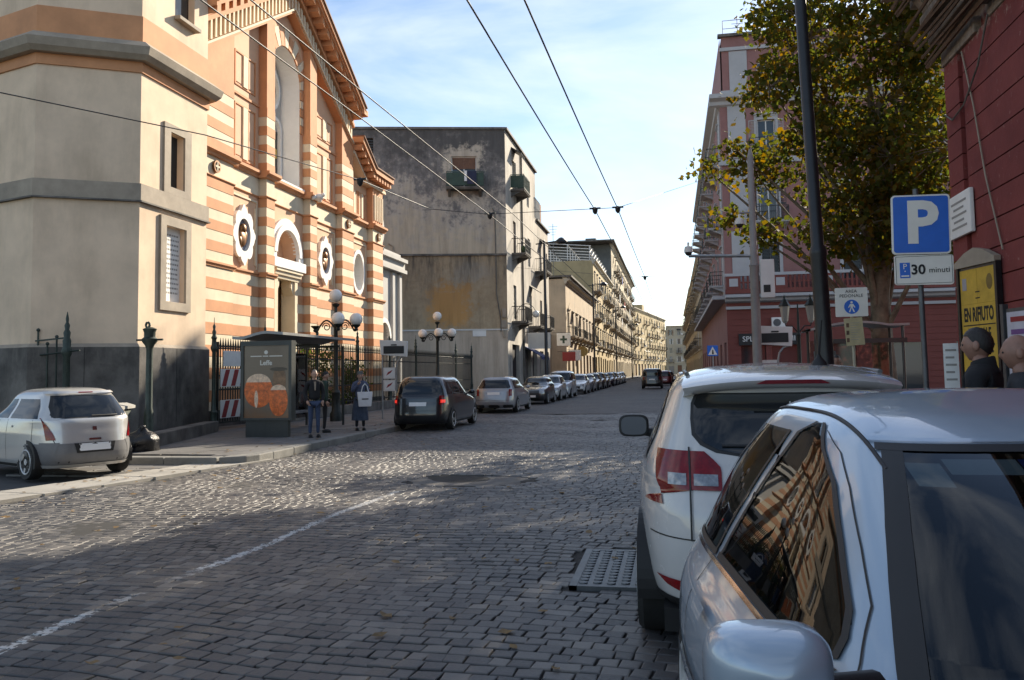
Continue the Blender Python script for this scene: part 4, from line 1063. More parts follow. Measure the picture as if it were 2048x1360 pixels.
# ground floor: rustication joints as proud courses, cornices, terrace with pierced balustrade
z = .5
while z < 5.8:
    mb = MB(); hs = [h for h in shops if h[3] > z + .1]
    xs = [0] + [v for h in hs for v in h[:2]] + [W_]
    for a, b in zip(xs[0::2], xs[1::2]): K.build(MB().box(a, b, -.035, 0, z + .015, z + .40), 'rustic_course', MT['pinkred'])
    z += .42
K.build(MB().box(-.05, W_, -.25, 0, 5.85, 6.05), 'string_course', MT['greywhite'])
K.build(MB().extr([(-.1, y, z) for y, z in ((0, 6.3), (-.5, 6.4), (-.6, 6.55), (-.95, 6.65), (-.95, 6.85), (0, 6.9))], (W_, 0, 0)), 'terrace_slab', MT['greywhite'], fix=True)
K.build(MB().box(-.1, W_, -.92, -.7, 6.9, 7.22), 'balustrade_base', MT['pinkred']); K.build(MB().box(-.15, W_, -.97, -.65, 8.12, 8.32), 'balustrade_rail', MT['greywhite'])
x = 0; ped = MB().box(0, .95, -.94, -.68, 7.22, 8.12).mesh('pedestal', MT['pinkred']); pnl = MB().box(.18, .77, -.965, -.94, 7.4, 7.95).mesh('panel', MT['greywhite'])
bal = MB().box(0, .14, -.88, -.74, 7.22, 8.12).mesh('baluster', MT['pinkred']); cross = MB().box(0, 2.2, -.86, -.76, 7.62, 7.72).mesh('balustrade_bar', MT['pinkred'])
while x < W_ - 3:
    o = K.put('pedestal', ped, x, 0, 0); put('panel', pnl, o)
    K.put('balustrade_bar', cross, x + .95, 0, 0)
    for i in range(7): K.put('baluster', bal, x + 1.08 + i * .3, 0, 0)
    x += 3.15
# street side of the pink house
K2 = Fr(ph, 3.9, 113, R(-90)); ln_ = 51; n_ = 9; spec = []
rnd = random.Random(4)
for i in range(n_):
    x = (i + .5) * ln_ / n_ - .6
    for z in (7.75, 12.0, 16.9): spec.append((x, z, 1.2, 2.6, rnd.choice(['open', 'closed', 'half']), 'shut_dark'))
w = MB(); wall_cells(w, 0, ln_, 0, 21.2, bays(K2, spec) + [((i + .5) * ln_ / n_ - 1.2, (i + .5) * ln_ / n_ + 1.2, .02, 3.6) for i in range(n_)], depth=.28)
w.quad((0, 0, 0), (0, 0, 21.2), (0, 14, 21.2), (0, 14, 0)); w.quad((30, .15, 21.2), (ln_ - .3, .15, 21.2), (ln_ - .3, .15, 25.7), (30, .15, 25.7)); w.quad((30, .15, 21.2), (30, .15, 25.7), (30, 14, 25.7), (30, 14, 21.2))
K2.build(w, 'street_wall', MT['pink'])
for x, z, ww, hh, k, m_ in spec:
    window(K2, x, z, ww, hh, k, m_); surround(K2, x, z, ww, hh, MT['greywhite']); balcony(K2, x - .7, z, 2.6, 1.0, 'greywhite')
K2.build(MB().extr([(-.3, y, z) for y, z in ((0, 20.5), (-.25, 20.6), (-.3, 20.85), (-.75, 21.0), (-.75, 21.3), (.3, 21.35))], (ln_ + .3, 0, 0)), 'cornice', MT['greywhite'], fix=True)
K2.build(MB().box(0, ln_ + .1, -.95, 0, 6.6, 6.85), 'terrace_slab', MT['greywhite'])
for i in range(n_): K2.build(MB().box((i + .5) * ln_ / n_ - 1.2, (i + .5) * ln_ / n_ + 1.2, .24, .3, 0, 3.6), 'shop_front', MT['black'])
K2.build(MB().box(48.6, 50.2, -.07, 0, 6.9, 20.5), 'corner_strip', MT['greywhite'])
# shops on the near front
for a, b, c, d in shops: K.build(MB().box(a, b, .34, .4, 0, d), 'shop_front', MT['pane'])
ss = thing('shop_sign', 'long black shop sign with white capitals on the pink corner house', 'shop sign', (3.9, 62, 0))
Q = Fr(ss, 3.9, 62, 0); Q.build(MB().box(.75, 4.85, -.18, -.036, 3.3, 4.12), 'board', MT['black'])
text('lettering', 'SPLENDIDISSIMI', MT['white'], ss, (2.8, -.185, 3.72), (PI/2, 0, 0), .52, .01, sx=1.0)
ac = thing('air_conditioner', 'white air conditioner box on the pink wall above the black shop sign', 'air conditioner', (3.9, 62, 0))
Q = Fr(ac, 3.9, 62, 0); Q.build(MB().box(3.0, 3.95, -.5, -.05, 4.45, 5.2), 'casing', MT['white'], bevel=.03); Q.build(MB().lathe([(.26, -.515), (.26, -.5)], (3.35, 0, 4.83), 16, axis='y'), 'fan_grille', MT['steel_dark'])
# two further houses down the right row
for y, ln2, h, sd, lab, wm in ((160, 46, 16.5, 31, 'yellow grey house next to the pink one, seen edge on', tanw), (245, 84, 17.0, 33, 'far shaded house beyond the yellow one along the right kerb', pal)):
    row_house('row_house', lab, 3.9, y, R(-90), ln2, 12, h, 3, int(ln2 / 5.5), wm, ctr, SH4, balc=.95, seed=sd, fine=False)

# ------------------------------------------------------------------ near right: the decayed red building
def m_redwall():
    m, Nn, L, b = new_mat('decayed_red_wall')
    pos = Nn.new('ShaderNodeNewGeometry').outputs['Position']
    n1 = _noise(Nn, L, pos, .8, 8, .65); n2 = _noise(Nn, L, pos, 7, 8, .7)
    c = _ramp(Nn, L, n1, [(.3, (.15, .026, .024)), (.7, (.235, .048, .040))])
    c = _mix(Nn, L, _ramp(Nn, L, n2, [(.60, 0.), (.74, .5)]), c, (.40, .26, .22))
    sp = Nn.new('ShaderNodeSeparateXYZ'); L.new(pos, sp.inputs[0])
    zz = _math(Nn, L, 'ADD', sp.outputs['Z'], _math(Nn, L, 'MULTIPLY', _math(Nn, L, 'SUBTRACT', n2, .5), 2.2))
    c = _mix(Nn, L, _ramp(Nn, L, _math(Nn, L, 'DIVIDE', zz, 10.0), [(.76, 0.), (.80, .85)]), c, (.34, .27, .22))
    L.new(c, b.inputs['Base Color']); b.inputs['Roughness'].default_value = .9
    bn = Nn.new('ShaderNodeBump'); bn.inputs['Strength'].default_value = .5; bn.inputs['Distance'].default_value = .02
    L.new(n2, bn.inputs['Height']); L.new(bn.outputs['Normal'], b.inputs['Normal'])
    return m
MT['redwall'] = m_redwall(); MT['rubble'] = mat('exposed_tuff', (.30, .24, .19), .95, 0, .3, 5, .6, 14, grime=.5)
rb = thing('red_building', 'decayed dark red building with grooved plaster and crumbling cornice', 'building', (5.6, 18.2, 0))
Rf = Fr(rb, 5.6, 18.2, R(-90))        # x runs towards the camera
Rf.build(MB().box(0, 26, .06, 14, 0, 9.6), 'body', MT['redwall'])
z = .2; k = 0
while z < 7.6:
    x = 0
    while x < 15:
        b = min(15, x + 15)
        Rf.build(MB().box(0.0, .82, -.02, .06, z + .012, z + .488), 'plaster_course', MT['redwall']); Rf.build(MB().box(1.02, 15, 0, .06, z + .012, z + .488), 'plaster_course', MT['redwall']); break
    z += .5
Rn = Fr(rb, 5.6, 18.2, 0)
rnd = random.Random(12)
for i in range(46):
    zz = 7.7 + (i // 6) * .26; xx = (i % 6) * 2.5 + rnd.uniform(-.3, .3); out = .05 + (i // 6) * .11 + rnd.uniform(-.06, .06)
    if rnd.random() < .12: continue
    Rf.build(MB().box(max(-.15 - (i // 6) * .08, xx), xx + rnd.uniform(1.8, 2.7), -out, .3, zz + rnd.uniform(-.04, .04), zz + .26), 'cornice_stone', MT['rubble'], bevel=.03)
for i in range(14):
    zz = 7.8 + rnd.uniform(0, 1.6); out = .2 + (zz - 7.7) * .42
    pts = [(-.2 - out * .3, -out, zz), (rnd.uniform(1, 4), -out * rnd.uniform(.8, 1.1), zz + rnd.uniform(-.2, .2)), (rnd.uniform(5, 9), -out * .9, zz + rnd.uniform(-.15, .15))]
    Rf.build(MB().tube(pts, rnd.uniform(.02, .05), 5), 'broken_lath', MT['wood'])
Rf.build(MB().box(-.9, 16, -.95, .5, 9.5, 9.75), 'eave_slab', MT['rubble'], bevel=.03); Rf.build(MB().box(-1.1, 26, -1.2, 14, 9.75, 9.95), 'roof_edge', MT['tile'])
for x in (.3, 1.5, 2.9): Rf.build(MB().extr([(x, 0, 8.3), (x, -.35, 8.6), (x, -.8, 9.2), (x, -.8, 9.5), (x, 0, 9.5)], (.28, 0, 0)), 'eave_bracket', MT['rubble'], fix=True)
Rf.build(MB().tube([(0, -.04, 6.7), (.5, -.07, 6.45), (1.2, -.07, 6.55), (2, -.07, 7.0), (2.6, -.07, 7.7)], .018, 5), 'cable', MT['basestone'])
Rf.build(MB().tube([(1.1, -.03, 7.6), (1.6, -.04, 6.4), (2.0, -.04, 5.0), (2.6, -.04, 3.6)], .015, 5), 'cable', MT['band'])
mp_ = thing('wall_plaque', 'stone plaque with engraved lines fixed to the decayed red wall', 'plaque', (5.6, 18.2, 0)); Q = Fr(mp_, 5.6, 18.2, R(-90))
Q.build(MB().box(.08, 1.32, -.10, -.022, 4.12, 4.95), 'slab', MT['whitest'], bevel=.02)
for k in range(5): Q.build(MB().box(.28 + (k % 2) * .12, 1.12 - (k % 2) * .15, -.106, -.10, 4.76 - k * .12, 4.80 - k * .12), 'engraved_line', MT['inktext'])
# ================================================================== cars
def sgp(v, p): return math.copysign(abs(v) ** p, v)
class Body:
    """car body as a stack of rounded outlines; t = 0 right side, pi/2 front, -pi/2 rear, pi left side"""
    def __init__(s, lv, nf=4.2, nr=5.5):
        a = np.array(lv, float); s.z, s.w, s.yr, s.yf = a[:, 0], a[:, 1], a[:, 2], a[:, 3]; s.nf, s.nr = nf, nr
        def sm(y):      # Fritsch-Carlson style monotone slopes
            h = np.diff(s.z); d = np.diff(y) / h; m = np.zeros_like(y)
            m[0], m[-1] = d[0], d[-1]
            for i in range(1, len(y) - 1): m[i] = 0 if d[i-1] * d[i] <= 0 else 2 * d[i-1] * d[i] / (d[i-1] + d[i])
            return m
        s.mw, s.mr, s.mf = sm(s.w), sm(s.yr), sm(s.yf)
    def _h(s, y, m, z):
        i = int(np.clip(np.searchsorted(s.z, z) - 1, 0, len(s.z) - 2)); h = s.z[i+1] - s.z[i]; t = min(1, max(0, (z - s.z[i]) / h))
        return ((1+2*t)*(1-t)**2)*y[i] + t*(1-t)**2*h*m[i] + t*t*(3-2*t)*y[i+1] + t*t*(t-1)*h*m[i+1]
    def dims(s, z): return s._h(s.w, s.mw, z), s._h(s.yr, s.mr, z), s._h(s.yf, s.mf, z)
    def P(s, z, t, off=0.0):
        w, yr, yf = s.dims(z); yc = (yr + yf) / 2; l = (yf - yr) / 2; c, q = math.cos(t), math.sin(t)
        n = s.nf if q > 0 else s.nr
        p = Vector((w * sgp(c, 2 / n), yc + l * sgp(q, 2 / n), z))
        if off:
            e = 1e-3; a = s.P(z, t + e) - s.P(z, t - e); b = s.P(min(z + e, s.z[-1]), t) - s.P(max(z - e, s.z[0]), t)
            nn = a.cross(b)
            if nn.length > 1e-12: p = p + nn.normalized() * off
        return p
    def tx(s, z, x, front):     # x on the front / rear face
        w, yr, yf = s.dims(z); n = s.nf if front else s.nr; c = math.copysign(min(1, abs(x / w)) ** (n / 2), x)
        t = math.acos(c); return t if front else -t
    def ty(s, z, y, right):
        w, yr, yf = s.dims(z); yc = (yr + yf) / 2; l = (yf - yr) / 2; u = (y - yc) / l; n = s.nf if u > 0 else s.nr
        q = math.copysign(min(1, abs(u)) ** (n / 2), u); t = math.asin(q)
        return t if right else PI - t
    def shell(s, nz=44, nt=120, holes=None, z0=None, z1=None):
        lo, hi = s.z[0] if z0 is None else z0, s.z[-1] if z1 is None else z1
        zs = sorted(set(list(np.linspace(lo, hi, nz)) + [z for z in s.z if lo < z < hi])); zs = [zs[0]] + [b for a, b in zip(zs[:-1], zs[1:]) if b - a > 1e-4]
        ts = []
        for k in range(nt):
            u = 2 * PI * k / nt; ts.append(u - 0.16 * math.sin(4 * u))
        G = [[s.P(z, t) for t in ts] for z in zs]; mb = MB(); mb.v = [tuple(p) for r in G for p in r]
        for i in range(len(zs) - 1):
            for k in range(nt):
                if holes and holes((zs[i] + zs[i+1]) / 2, (G[i][k] + G[i+1][(k+1) % nt]) / 2): continue
                mb.f.append((i*nt+k, i*nt+(k+1) % nt, (i+1)*nt+(k+1) % nt, (i+1)*nt+k)); mb.m.append(0)
        mb.f.append(tuple(range(nt))[::-1]); mb.m.append(0); mb.f.append(tuple(range((len(zs)-1)*nt, len(zs)*nt))); mb.m.append(0)
        return mb
    def patch(s, e0, e1, tf, off=.004, nz=10, nc=10, mb=None):
        """e0/e1: [(z, coord)] edges; tf(z, coord) -> t"""
        mb = mb or MB(); z0, z1 = e0[0][0], e0[-1][0]; G = []
        a0 = np.array(e0, float); a1 = np.array(e1, float)
        zl = sorted(set(list(np.linspace(z0, z1, nz)) + [p[0] for p in e0] + [p[0] for p in e1 if z0 <= p[0] <= z1]))
        for z in zl:
            t0 = tf(z, float(np.interp(z, a0[:, 0], a0[:, 1]))); t1 = tf(z, float(np.interp(z, a1[:, 0], a1[:, 1])))
            G.append([s.P(z, t0 + (t1 - t0) * k / nc, off) for k in range(nc + 1)])
        zc = (z0 + z1) / 2; tc = tf(zc, (float(np.interp(zc, a0[:, 0], a0[:, 1])) + float(np.interp(zc, a1[:, 0], a1[:, 1]))) / 2)
        nout = s.P(zc, tc, .1) - s.P(zc, tc); i, j = len(G) // 2, nc // 2
        i = min(i, len(G) - 2); j = min(j, nc - 1)
        fl = (G[i][j+1] - G[i][j]).cross(G[i+1][j] - G[i][j]).dot(nout) < 0
        return mb.grid(G, flip=fl)
    def rear(s, z, x): return s.tx(z, x, False)
    def front(s, z, x): return s.tx(z, x, True)
    def right(s, z, y): return s.ty(z, y, True)
    def left(s, z, y): return s.ty(z, y, False)

_WH = {}
def arch_mesh(r, low=-.11, depth=.28):
    a0 = math.asin(max(-1, low / r)); pts = [(0, r * math.cos(a), r * math.sin(a)) for a in np.linspace(a0, PI - a0, 25)]
    return MB().extr(pts, (depth, 0, 0)).mesh('wheel_arch', MT['black'])
def wheel(root, x, y, r, side, kind='alloy', spokes=5, wd=.2):
    k = (round(r, 3), kind, spokes, wd)
    if k not in _WH:
        ty_ = MB().lathe([(r * .66, 0.01), (r * .93, -.004), (r, .03), (r, wd - .03), (r * .93, wd), (r * .6, wd)], n=28, axis='x').mesh('tyre', MT['rubber'], 35)
        rm = MB(); rm.lathe([(r * .70, .0), (r * .70, .02), (r * .63, .035), (r * .60, .10)], n=28, axis='x')
        rm2 = MB(); n = spokes
        prof = [(r * .70, -.004), (r * .66, -.010), (r * .62, -.004), (r * .60, .03), (r * .60, .08), (r*.69, .08), (r * .70, 0)]
        vs = []; fs = []; N_ = 28
        for q, z in prof:
            for j in range(N_):
                a = 2 * PI * j / N_; vs.append((z, q * math.cos(a), q * math.sin(a)))
        for i in range(len(prof) - 1):
            for j in range(N_): fs.append((i*N_+j, i*N_+(j+1) % N_, (i+1)*N_+(j+1) % N_, (i+1)*N_+j))
        rm2.add(vs, fs)
        for j in range(n):
            a = 2 * PI * j / n; ca, sa = math.cos(a), math.sin(a); h0, h1 = r * .13, r * .085
            q = [(r * .08, -h0), (r * .62, -h1), (r * .62, h1), (r * .08, h0)]
            rm2.extr([(.006, u * ca - v_ * sa, u * sa + v_ * ca) for u, v_ in q], (.04, 0, 0))
        rm2.lathe([(r * .17, -.002), (r * .17, .05)], n=14, axis='x')
        _WH[k] = (ty_, rm2.mesh('rim', MT['alloy'], 35), MB().lathe([(r * .6, .07), (r * .6, .085)], n=20, axis='x').mesh('brake_drum', MT['black']))
    a, b, c = _WH[k]
    o = put('wheel', a, root, (x, y, r), (0, 0, 0 if side < 0 else PI)); o.name = 'wheel'
    put('rim', b, o); put('brake_drum', c, o)
    return o

def hatch_levels(L, W, H, hood=.95, nose=.80, wb=.80, hdr=-.1, rb=None, tail=.0, rh=.12, belt=.95, roofw=.66):
    f, r = L / 2, -L / 2; w = W / 2; rt_ = r + tail
    return [(.20, w*.93, r+.12, f-.14), (.32, w*.985, r+.03, f-.03), (.46, w*.995, r, f), (.58, w, r+.01, f-.01), (nose-.08, w, r+.03, f-.06), (nose, w*.992, r+.045, f-.18),
            (hood-.06, w*.975, r+.06+tail*.2, wb+(f-wb)*.45), (hood, w*.96, r+.08+tail*.5, wb+.06), (belt+.06, w*.94, rt_+.11, wb-.10),
            (H-.30, w*(roofw+.14), rt_+.10+rh*1.0, (wb+hdr)/2-.12), (H-.13, w*(roofw+.05), rt_+.12+rh*2.0, hdr+.02), (H-.07, w*(roofw-.02), rt_+.16+rh*2.2, hdr-.10), (H-.03, w*(roofw-.12), rt_+.30+rh*2.2, hdr-.30), (H-.008, w*(roofw-.32), rt_+.60+rh*2, hdr-.55), (H, w*.15, rt_+1.0+rh*2, hdr-.75)]

def car(name, label, x, y, heading, col, kind='hatch', L=3.9, W=1.7, H=1.48, group=None, wheel_r=.30, plate=True, lit=False, metal=.6, hero=False, spec=None, **kw):
    root = thing(name, label, 'car', (x, y, 0), heading, group)
    B_n = kw.pop('nr', 5.5); lv = spec or hatch_levels(L, W, H, **{k: v for k, v in kw.items() if k != 'plate_z'}); B = Body(lv, 4.2, B_n); w = W / 2; pm = paint('car_paint', col, metal * .6, .30, dirt=.05)
    body = B.shell(34 if not hero else 60, 88 if not hero else 160).build('body', pm, root, smooth=50)
    hood = kw.get('hood', .95); belt = kw.get('belt', .95); wb = kw.get('wb', .8); hdr = kw.get('hdr', -.1); rh = kw.get('rh', .12); tail = kw.get('tail', 0); rt_ = -L/2 + tail
    zt = H - .15; zb = belt + .05
    rb = lambda z: B.dims(z)[1]; fb = lambda z: B.dims(z)[2]
    # glazing
    ww = lambda z, m: B.dims(z)[0] - m
    zs = [zb + .02, (zb + zt) / 2, zt]
    B.patch([(z, -ww(z, .11)) for z in zs], [(z, ww(z, .11)) for z in zs], B.front).build('windscreen', MT['glass'], root, 180)
    zr0 = belt + .06; zs = [zr0, zr0 + .05, (zr0 + zt) / 2, zt - .03, zt]
    mg = [.20, .14, .13, .12, .16]
    B.patch([(z, -ww(z, m)) for z, m in zip(zs, mg)], [(z, ww(z, m)) for z, m in zip(zs, mg)], B.rear).build('rear_window', MT['glass'], root, 180)
    ya = lambda z: fb(z) - .24; yc_ = lambda z: rb(z) + .34
    bp = (ya(zb) + yc_(zb)) / 2 + .05
    for sd in (B.right, B.left):
        zs = [zb, (zb + zt) / 2, zt - .04]
        B.patch([(z, bp + .05) for z in zs], [(z, max(bp + .06, ya(z))) for z in zs], sd).build('side_window', MT['glass'], root, 180)
        B.patch([(z, yc_(z)) for z in zs], [(z, bp - .05) for z in zs], sd).build('side_window', MT['glass'], root, 180)
        mb = MB()
        for yy in (bp, bp + (ya(zb) - bp) + .20, yc_(zb) + .10):
            B.patch([(.30, yy), (belt + .03, yy)], [(.30, yy + .009), (belt + .03, yy + .009)], sd, .002, 8, 1, mb)
        mb.build('door_seam', MT['black'], root)
        for yy in (bp - .16, bp + (ya(zb) - bp) * 0 - .0 + .75): pass
        B.patch([(belt - .10, bp - .22), (belt - .065, bp - .22)], [(belt - .10, bp - .06), (belt - .065, bp - .06)], sd, .016, 3, 3).build('door_handle', pm, root, 180)
        B.patch([(.21, -L/2 + .75), (.26, -L/2 + .75)], [(.21, L/2 - .75), (.26, L/2 - .75)], sd, .006, 3, 8).build('sill_trim', MT['blackpl'], root, 180)
    # lamps, bumpers, plates
    zt0 = kw.get('nose', .8) - .06
    def corner(front, za, z1, xin, ysd, m, nm, off=.006):
        for s in (1, -1):
            def tf(z, u):
                if front: return B.front(z, u) if s > 0 else PI - B.front(z, u)
                return B.rear(z, u) if s > 0 else -PI - B.rear(z, u)
            def tside(z, yv):
                if s > 0: return B.right(z, yv)
                return PI - B.right(z, yv) if front else -PI - B.right(z, yv)
            mb = MB(); G = []
            for k in range(7):
                z = za + (z1 - za) * k / 6
                t0 = tf(z, xin(z)); t1 = tside(z, ysd(z))
                G.append([B.P(z, t0 + (t1 - t0) * j / 10, off) for j in range(11)])
            mb.grid(G, flip=(not front) ^ (s < 0)); mb.build(nm, m, root, 180)
    if not hero: corner(False, zt0 - .02, min(belt + .02, zt0 + .26), lambda z: w * .70, lambda z: rb(z) + .18, MT['red_lens'], 'tail_light')
    if lit:
        for s in (1, -1): B.patch([(zt0 + .03, s * w * .74), (zt0 + .12, s * w * .74)], [(zt0 + .03, s * w * .86), (zt0 + .12, s * w * .86)], B.rear, .012, 3, 4).build('brake_lamp', MT['red_lit'], root)
    corner(True, zt0 - .14, zt0 + .05, lambda z: w * .52, lambda z: fb(z) - .22, MT['clear_lens'], 'headlight')
    B.patch([(.40, -w * .5), (.66, -w * .55)], [(.40, w * .5), (.66, w * .55)], B.front, .006, 4, 8).build('grille', MT['black'], root, 180)
    B.patch([(.24, -w * .75), (.36, -w * .75)], [(.24, w * .75), (.36, w * .75)], B.front, .006, 4, 8).build('lower_intake', MT['black'], root, 180)
    B.patch([(.22, -w * .85), (.34, -w * .85)], [(.22, w * .85), (.34, w * .85)], B.rear, .006, 4, 8).build('bumper_trim', MT['blackpl'], root, 180)
    mb = MB(); B.patch([(zt0 - .2, -w * .80), (zt0 - .19, -w * .80)], [(zt0 - .2, w * .80), (zt0 - .19, w * .80)], B.rear, .003, 2, 10, mb); mb.build('bumper_seam', MT['black'], root)
    for f, zz in ((B.rear, kw.get('plate_z', .60)), (B.front, .36)): B.patch([(zz, -.26), (zz + .11, -.26)], [(zz, .26), (zz + .11, .26)], f, .014, 2, 4).build('number_plate', MT['plate'], root)
    for s in (-1, 1):
        mz = belt + .07; mx = B.dims(mz)[0]
        MB().ball((s * (mx + .10), ya(zb) - .02, mz), .1, 12, 8, sc=(1.05, .55, .72)).tube([(s * (mx - .03), ya(zb) + .02, mz - .03), (s * (mx + .06), ya(zb), mz - .03)], .025, 6).build('wing_mirror', MT['blackpl'] if hero else pm, root, 180)
    # wheels
    for yy in (-L/2 + L * .185, L/2 - L * .195):
        for s in (-1, 1):
            xx = abs(B.P(wheel_r * 1.25, B.right(wheel_r * 1.25, yy)).x) + .004
            r2 = wheel_r + .05
            put('wheel_arch', arch_mesh(r2), root, (s * (xx + .004), yy, wheel_r + .01), (0, 0, 0 if s < 0 else PI))
            wheel(root, s * (xx + .010), yy, wheel_r, s)
    return root, B, pm
A_ = R(180)
cars_l = 'cars parked along the left kerb'; cars_r = 'cars parked along the right kerb'; cars_m = 'cars driving down the street'
silver = (.55, .56, .57); dgrey = (.035, .037, .04); white = (.76, .76, .74); navy = (.03, .04, .07)
# MPV stopped by the bus stop, tail towards the camera, brake lights on
mpv = dict(hood=1.0, nose=.84, wb=1.05, hdr=.35, rh=.10, belt=1.0, roofw=.70, plate_z=.72)
car('parked_minivan', 'dark grey minivan with red tail lights lit beside the bus stop', -7.28, 26.0, R(0), (.014, .014, .016), L=4.45, W=1.76, H=1.60, group=cars_l, wheel_r=.31, lit=True, metal=.3, **mpv)
wag = dict(hood=.95, nose=.78, wb=.95, hdr=.2, rh=.14, belt=.95, roofw=.68, tail=.02, plate_z=.74)
car('parked_estate_car', 'silver grey estate car parked right behind the dark minivan', -7.25, 36.6, 0, (.30, .31, .33), L=4.7, W=1.78, H=1.50, group=cars_l, wheel_r=.31, **wag)
sm_ = dict(hood=.92, nose=.74, wb=.72, hdr=.0, rh=.16, belt=.92, roofw=.66)
car('parked_hatchback', 'dark hatchback facing the camera with white number plate, behind the silver estate', -7.2, 45.2, A_, (.03, .03, .033), L=3.85, W=1.66, H=1.43, group=cars_l, metal=.3, **sm_)
car('parked_hatchback', 'pale silver hatchback squeezed behind the dark one facing the camera', -7.2, 50.3, A_, silver, L=3.9, W=1.68, H=1.5, group=cars_l, **sm_)
car('parked_van', 'tall pale silver people carrier in the left parked row', -7.15, 55.2, A_, (.50, .52, .55), L=4.1, W=1.72, H=1.72, group=cars_l, hood=1.05, nose=.86, wb=1.0, hdr=.45, rh=.06, belt=1.02, roofw=.74)
car('parked_hatchback', 'white hatchback with dark grille facing the camera in the left row', -7.1, 64.0, A_, white, L=4.0, W=1.72, H=1.49, group=cars_l, metal=0, **sm_)
pal_ = [('grey', (.25, .26, .27)), ('olive grey', (.12, .125, .11)), ('black', (.02, .02, .022)), ('black', (.02, .02, .022)), ('dark blue', navy), ('graphite', (.06, .06, .065)), ('pale silver', silver), ('white', white), ('silver', silver)]
for i, (cn_, cc) in enumerate(pal_):
    yy = 70 + i * 5.5 + (2.5 if i > 3 else 0)
    car('parked_hatchback', '%s car, %s behind the white hatchback in the left row' % (cn_, ['first', 'second', 'third', 'fourth', 'fifth', 'sixth', 'seventh', 'eighth', 'ninth'][i]), -7.1, yy, A_, cc, L=3.95, W=1.68, H=1.46 + .05 * (i % 3), group=cars_l, **(sm_ if i % 2 else wag))
# right row beyond the white car
for i, (lab, cc) in enumerate([('dark blue car first in the far right row of parked cars', navy), ('silver car second in the far right row of parked cars', silver), ('black car third in the far right row of parked cars', (.02, .02, .02)), ('white car farthest in the right row of parked cars', white)]):
    car('parked_hatchback', lab, 1.05, 59.5 + i * 5.6, 0, cc, L=4.1, W=1.72, H=1.48, group=cars_r, **sm_)
# traffic
van = dict(hood=1.08, nose=.9, wb=1.35, hdr=.75, rh=.04, belt=1.05, roofw=.80, plate_z=.78)
car('black_van', 'black van driving away down the middle of the street with red lamps', -1.85, 80, 0, (.012, .012, .013), L=4.5, W=1.9, H=1.82, group=cars_m, wheel_r=.31, lit=False, metal=0, **van)
car('driving_car', 'dark red car ahead of the black van in the traffic', -.9, 94, 0, (.16, .02, .02), L=4, W=1.7, H=1.6, group=cars_m, **sm_)
car('driving_car', 'black car in the distant traffic ahead of the red one', -.6, 106, 0, (.02, .02, .02), L=4, W=1.7, H=1.55, group=cars_m, **sm_)
car('driving_car', 'silver car farthest away in the traffic', -1.6, 121, 0, silver, L=4, W=1.7, H=1.5, group=cars_m, **sm_)
car('driving_car', 'white car approaching far off beside the left parked row', -3.6, 133, A_, white, L=4, W=1.7, H=1.5, group=cars_m, **sm_)
# ================================================================== near cars
def lens(Bd, s, z_lo, z_hi, xin, yside, m, nm, off, parent, nz=10, nc=16):
    def tf(z, u): return Bd.rear(z, u) if s > 0 else -PI - Bd.rear(z, u)
    def tsd(z, v_): return Bd.right(z, v_) if s > 0 else -PI - Bd.right(z, v_)
    G = []
    for k in range(nz + 1):
        z = z_lo + (z_hi - z_lo) * k / nz; t0 = tf(z, xin(z)); t1 = tsd(z, yside(z)); G.append([Bd.P(z, t0 + (t1 - t0) * j / nc, off) for j in range(nc + 1)])
    return MB().grid(G, flip=s < 0).build(nm, m, parent, 180)
# ---- small silver hatchback crossing on the left, tail three-quarter view
swl = hatch_levels(3.72, 1.69, 1.52, hood=.98, nose=.82, wb=.78, hdr=.1, rh=.14, belt=.96, roofw=.66)
MT['silver_warm'] = paint('silver_car_paint', (.58, .57, .56), .55, .30)
sw, SB, SP = car('silver_hatchback', 'small silver hatchback with grey bumper in front of the church tower', -11.20, 13.72, R(62), (.58, .57, .55), spec=swl, L=3.72, W=1.69, H=1.52, wheel_r=.30, hero=True, hood=.98, nose=.82, wb=.78, hdr=.1, rh=.14, belt=.96, roofw=.66, plate_z=.48, nr=4.3)
MT['bumper_grey'] = mat('grey_bumper', (.16, .16, .165), .45, 0, .08, 5)
w_ = .845
SB.patch([(.21, -w_*.9), (.44, -w_*.97), (.60, -w_*.97)], [(.21, w_*.9), (.44, w_*.97), (.60, w_*.97)], SB.rear, .010, 8, 14).build('rear_bumper', MT['bumper_grey'], sw, 180)
for sd in (SB.right, SB.left):
    SB.patch([(.24, -1.72), (.62, -1.78)], [(.24, -1.56), (.62, -1.50)], sd, .010, 8, 6).build('bumper_corner', MT['bumper_grey'], sw, 180)
for s in (1, -1): lens(SB, s, .66, 1.02, lambda z: SB.dims(z)[0] * (.70 + .22 * ((z - .66) / .36) ** 1.5), lambda z: SB.dims(z)[1] + .22 + .12 * (z - .66), MT['red_lens'], 'tail_light', .012, sw)
SB.patch([(.44, -.30), (.60, -.34)], [(.44, .30), (.60, .34)], SB.rear, .014, 3, 4).build('plate_recess', MT['blackpl'], sw)
SB.patch([(.47, -.25), (.57, -.25)], [(.47, .25), (.57, .25)], SB.rear, .02, 2, 4).build('number_plate', MT['plate'], sw)
SB.patch([(1.005, -.50), (1.03, -.62), (1.2, -.60), (1.385, -.52)], [(1.005, .50), (1.03, .62), (1.2, .60), (1.385, .52)], SB.rear, .002, 10, 14).build('window_rubber', MT['blackpl'], sw, 180)
SB.patch([(1.395, -.56), (1.43, -.55)], [(1.395, .56), (1.43, .55)], SB.rear, .035, 3, 12).build('roof_spoiler', SP, sw, 180)
SB.patch([(1.40, -.12), (1.415, -.12)], [(1.40, .12), (1.415, .12)], SB.rear, .040, 2, 4).build('high_brake_lamp', MT['red_lens'], sw)
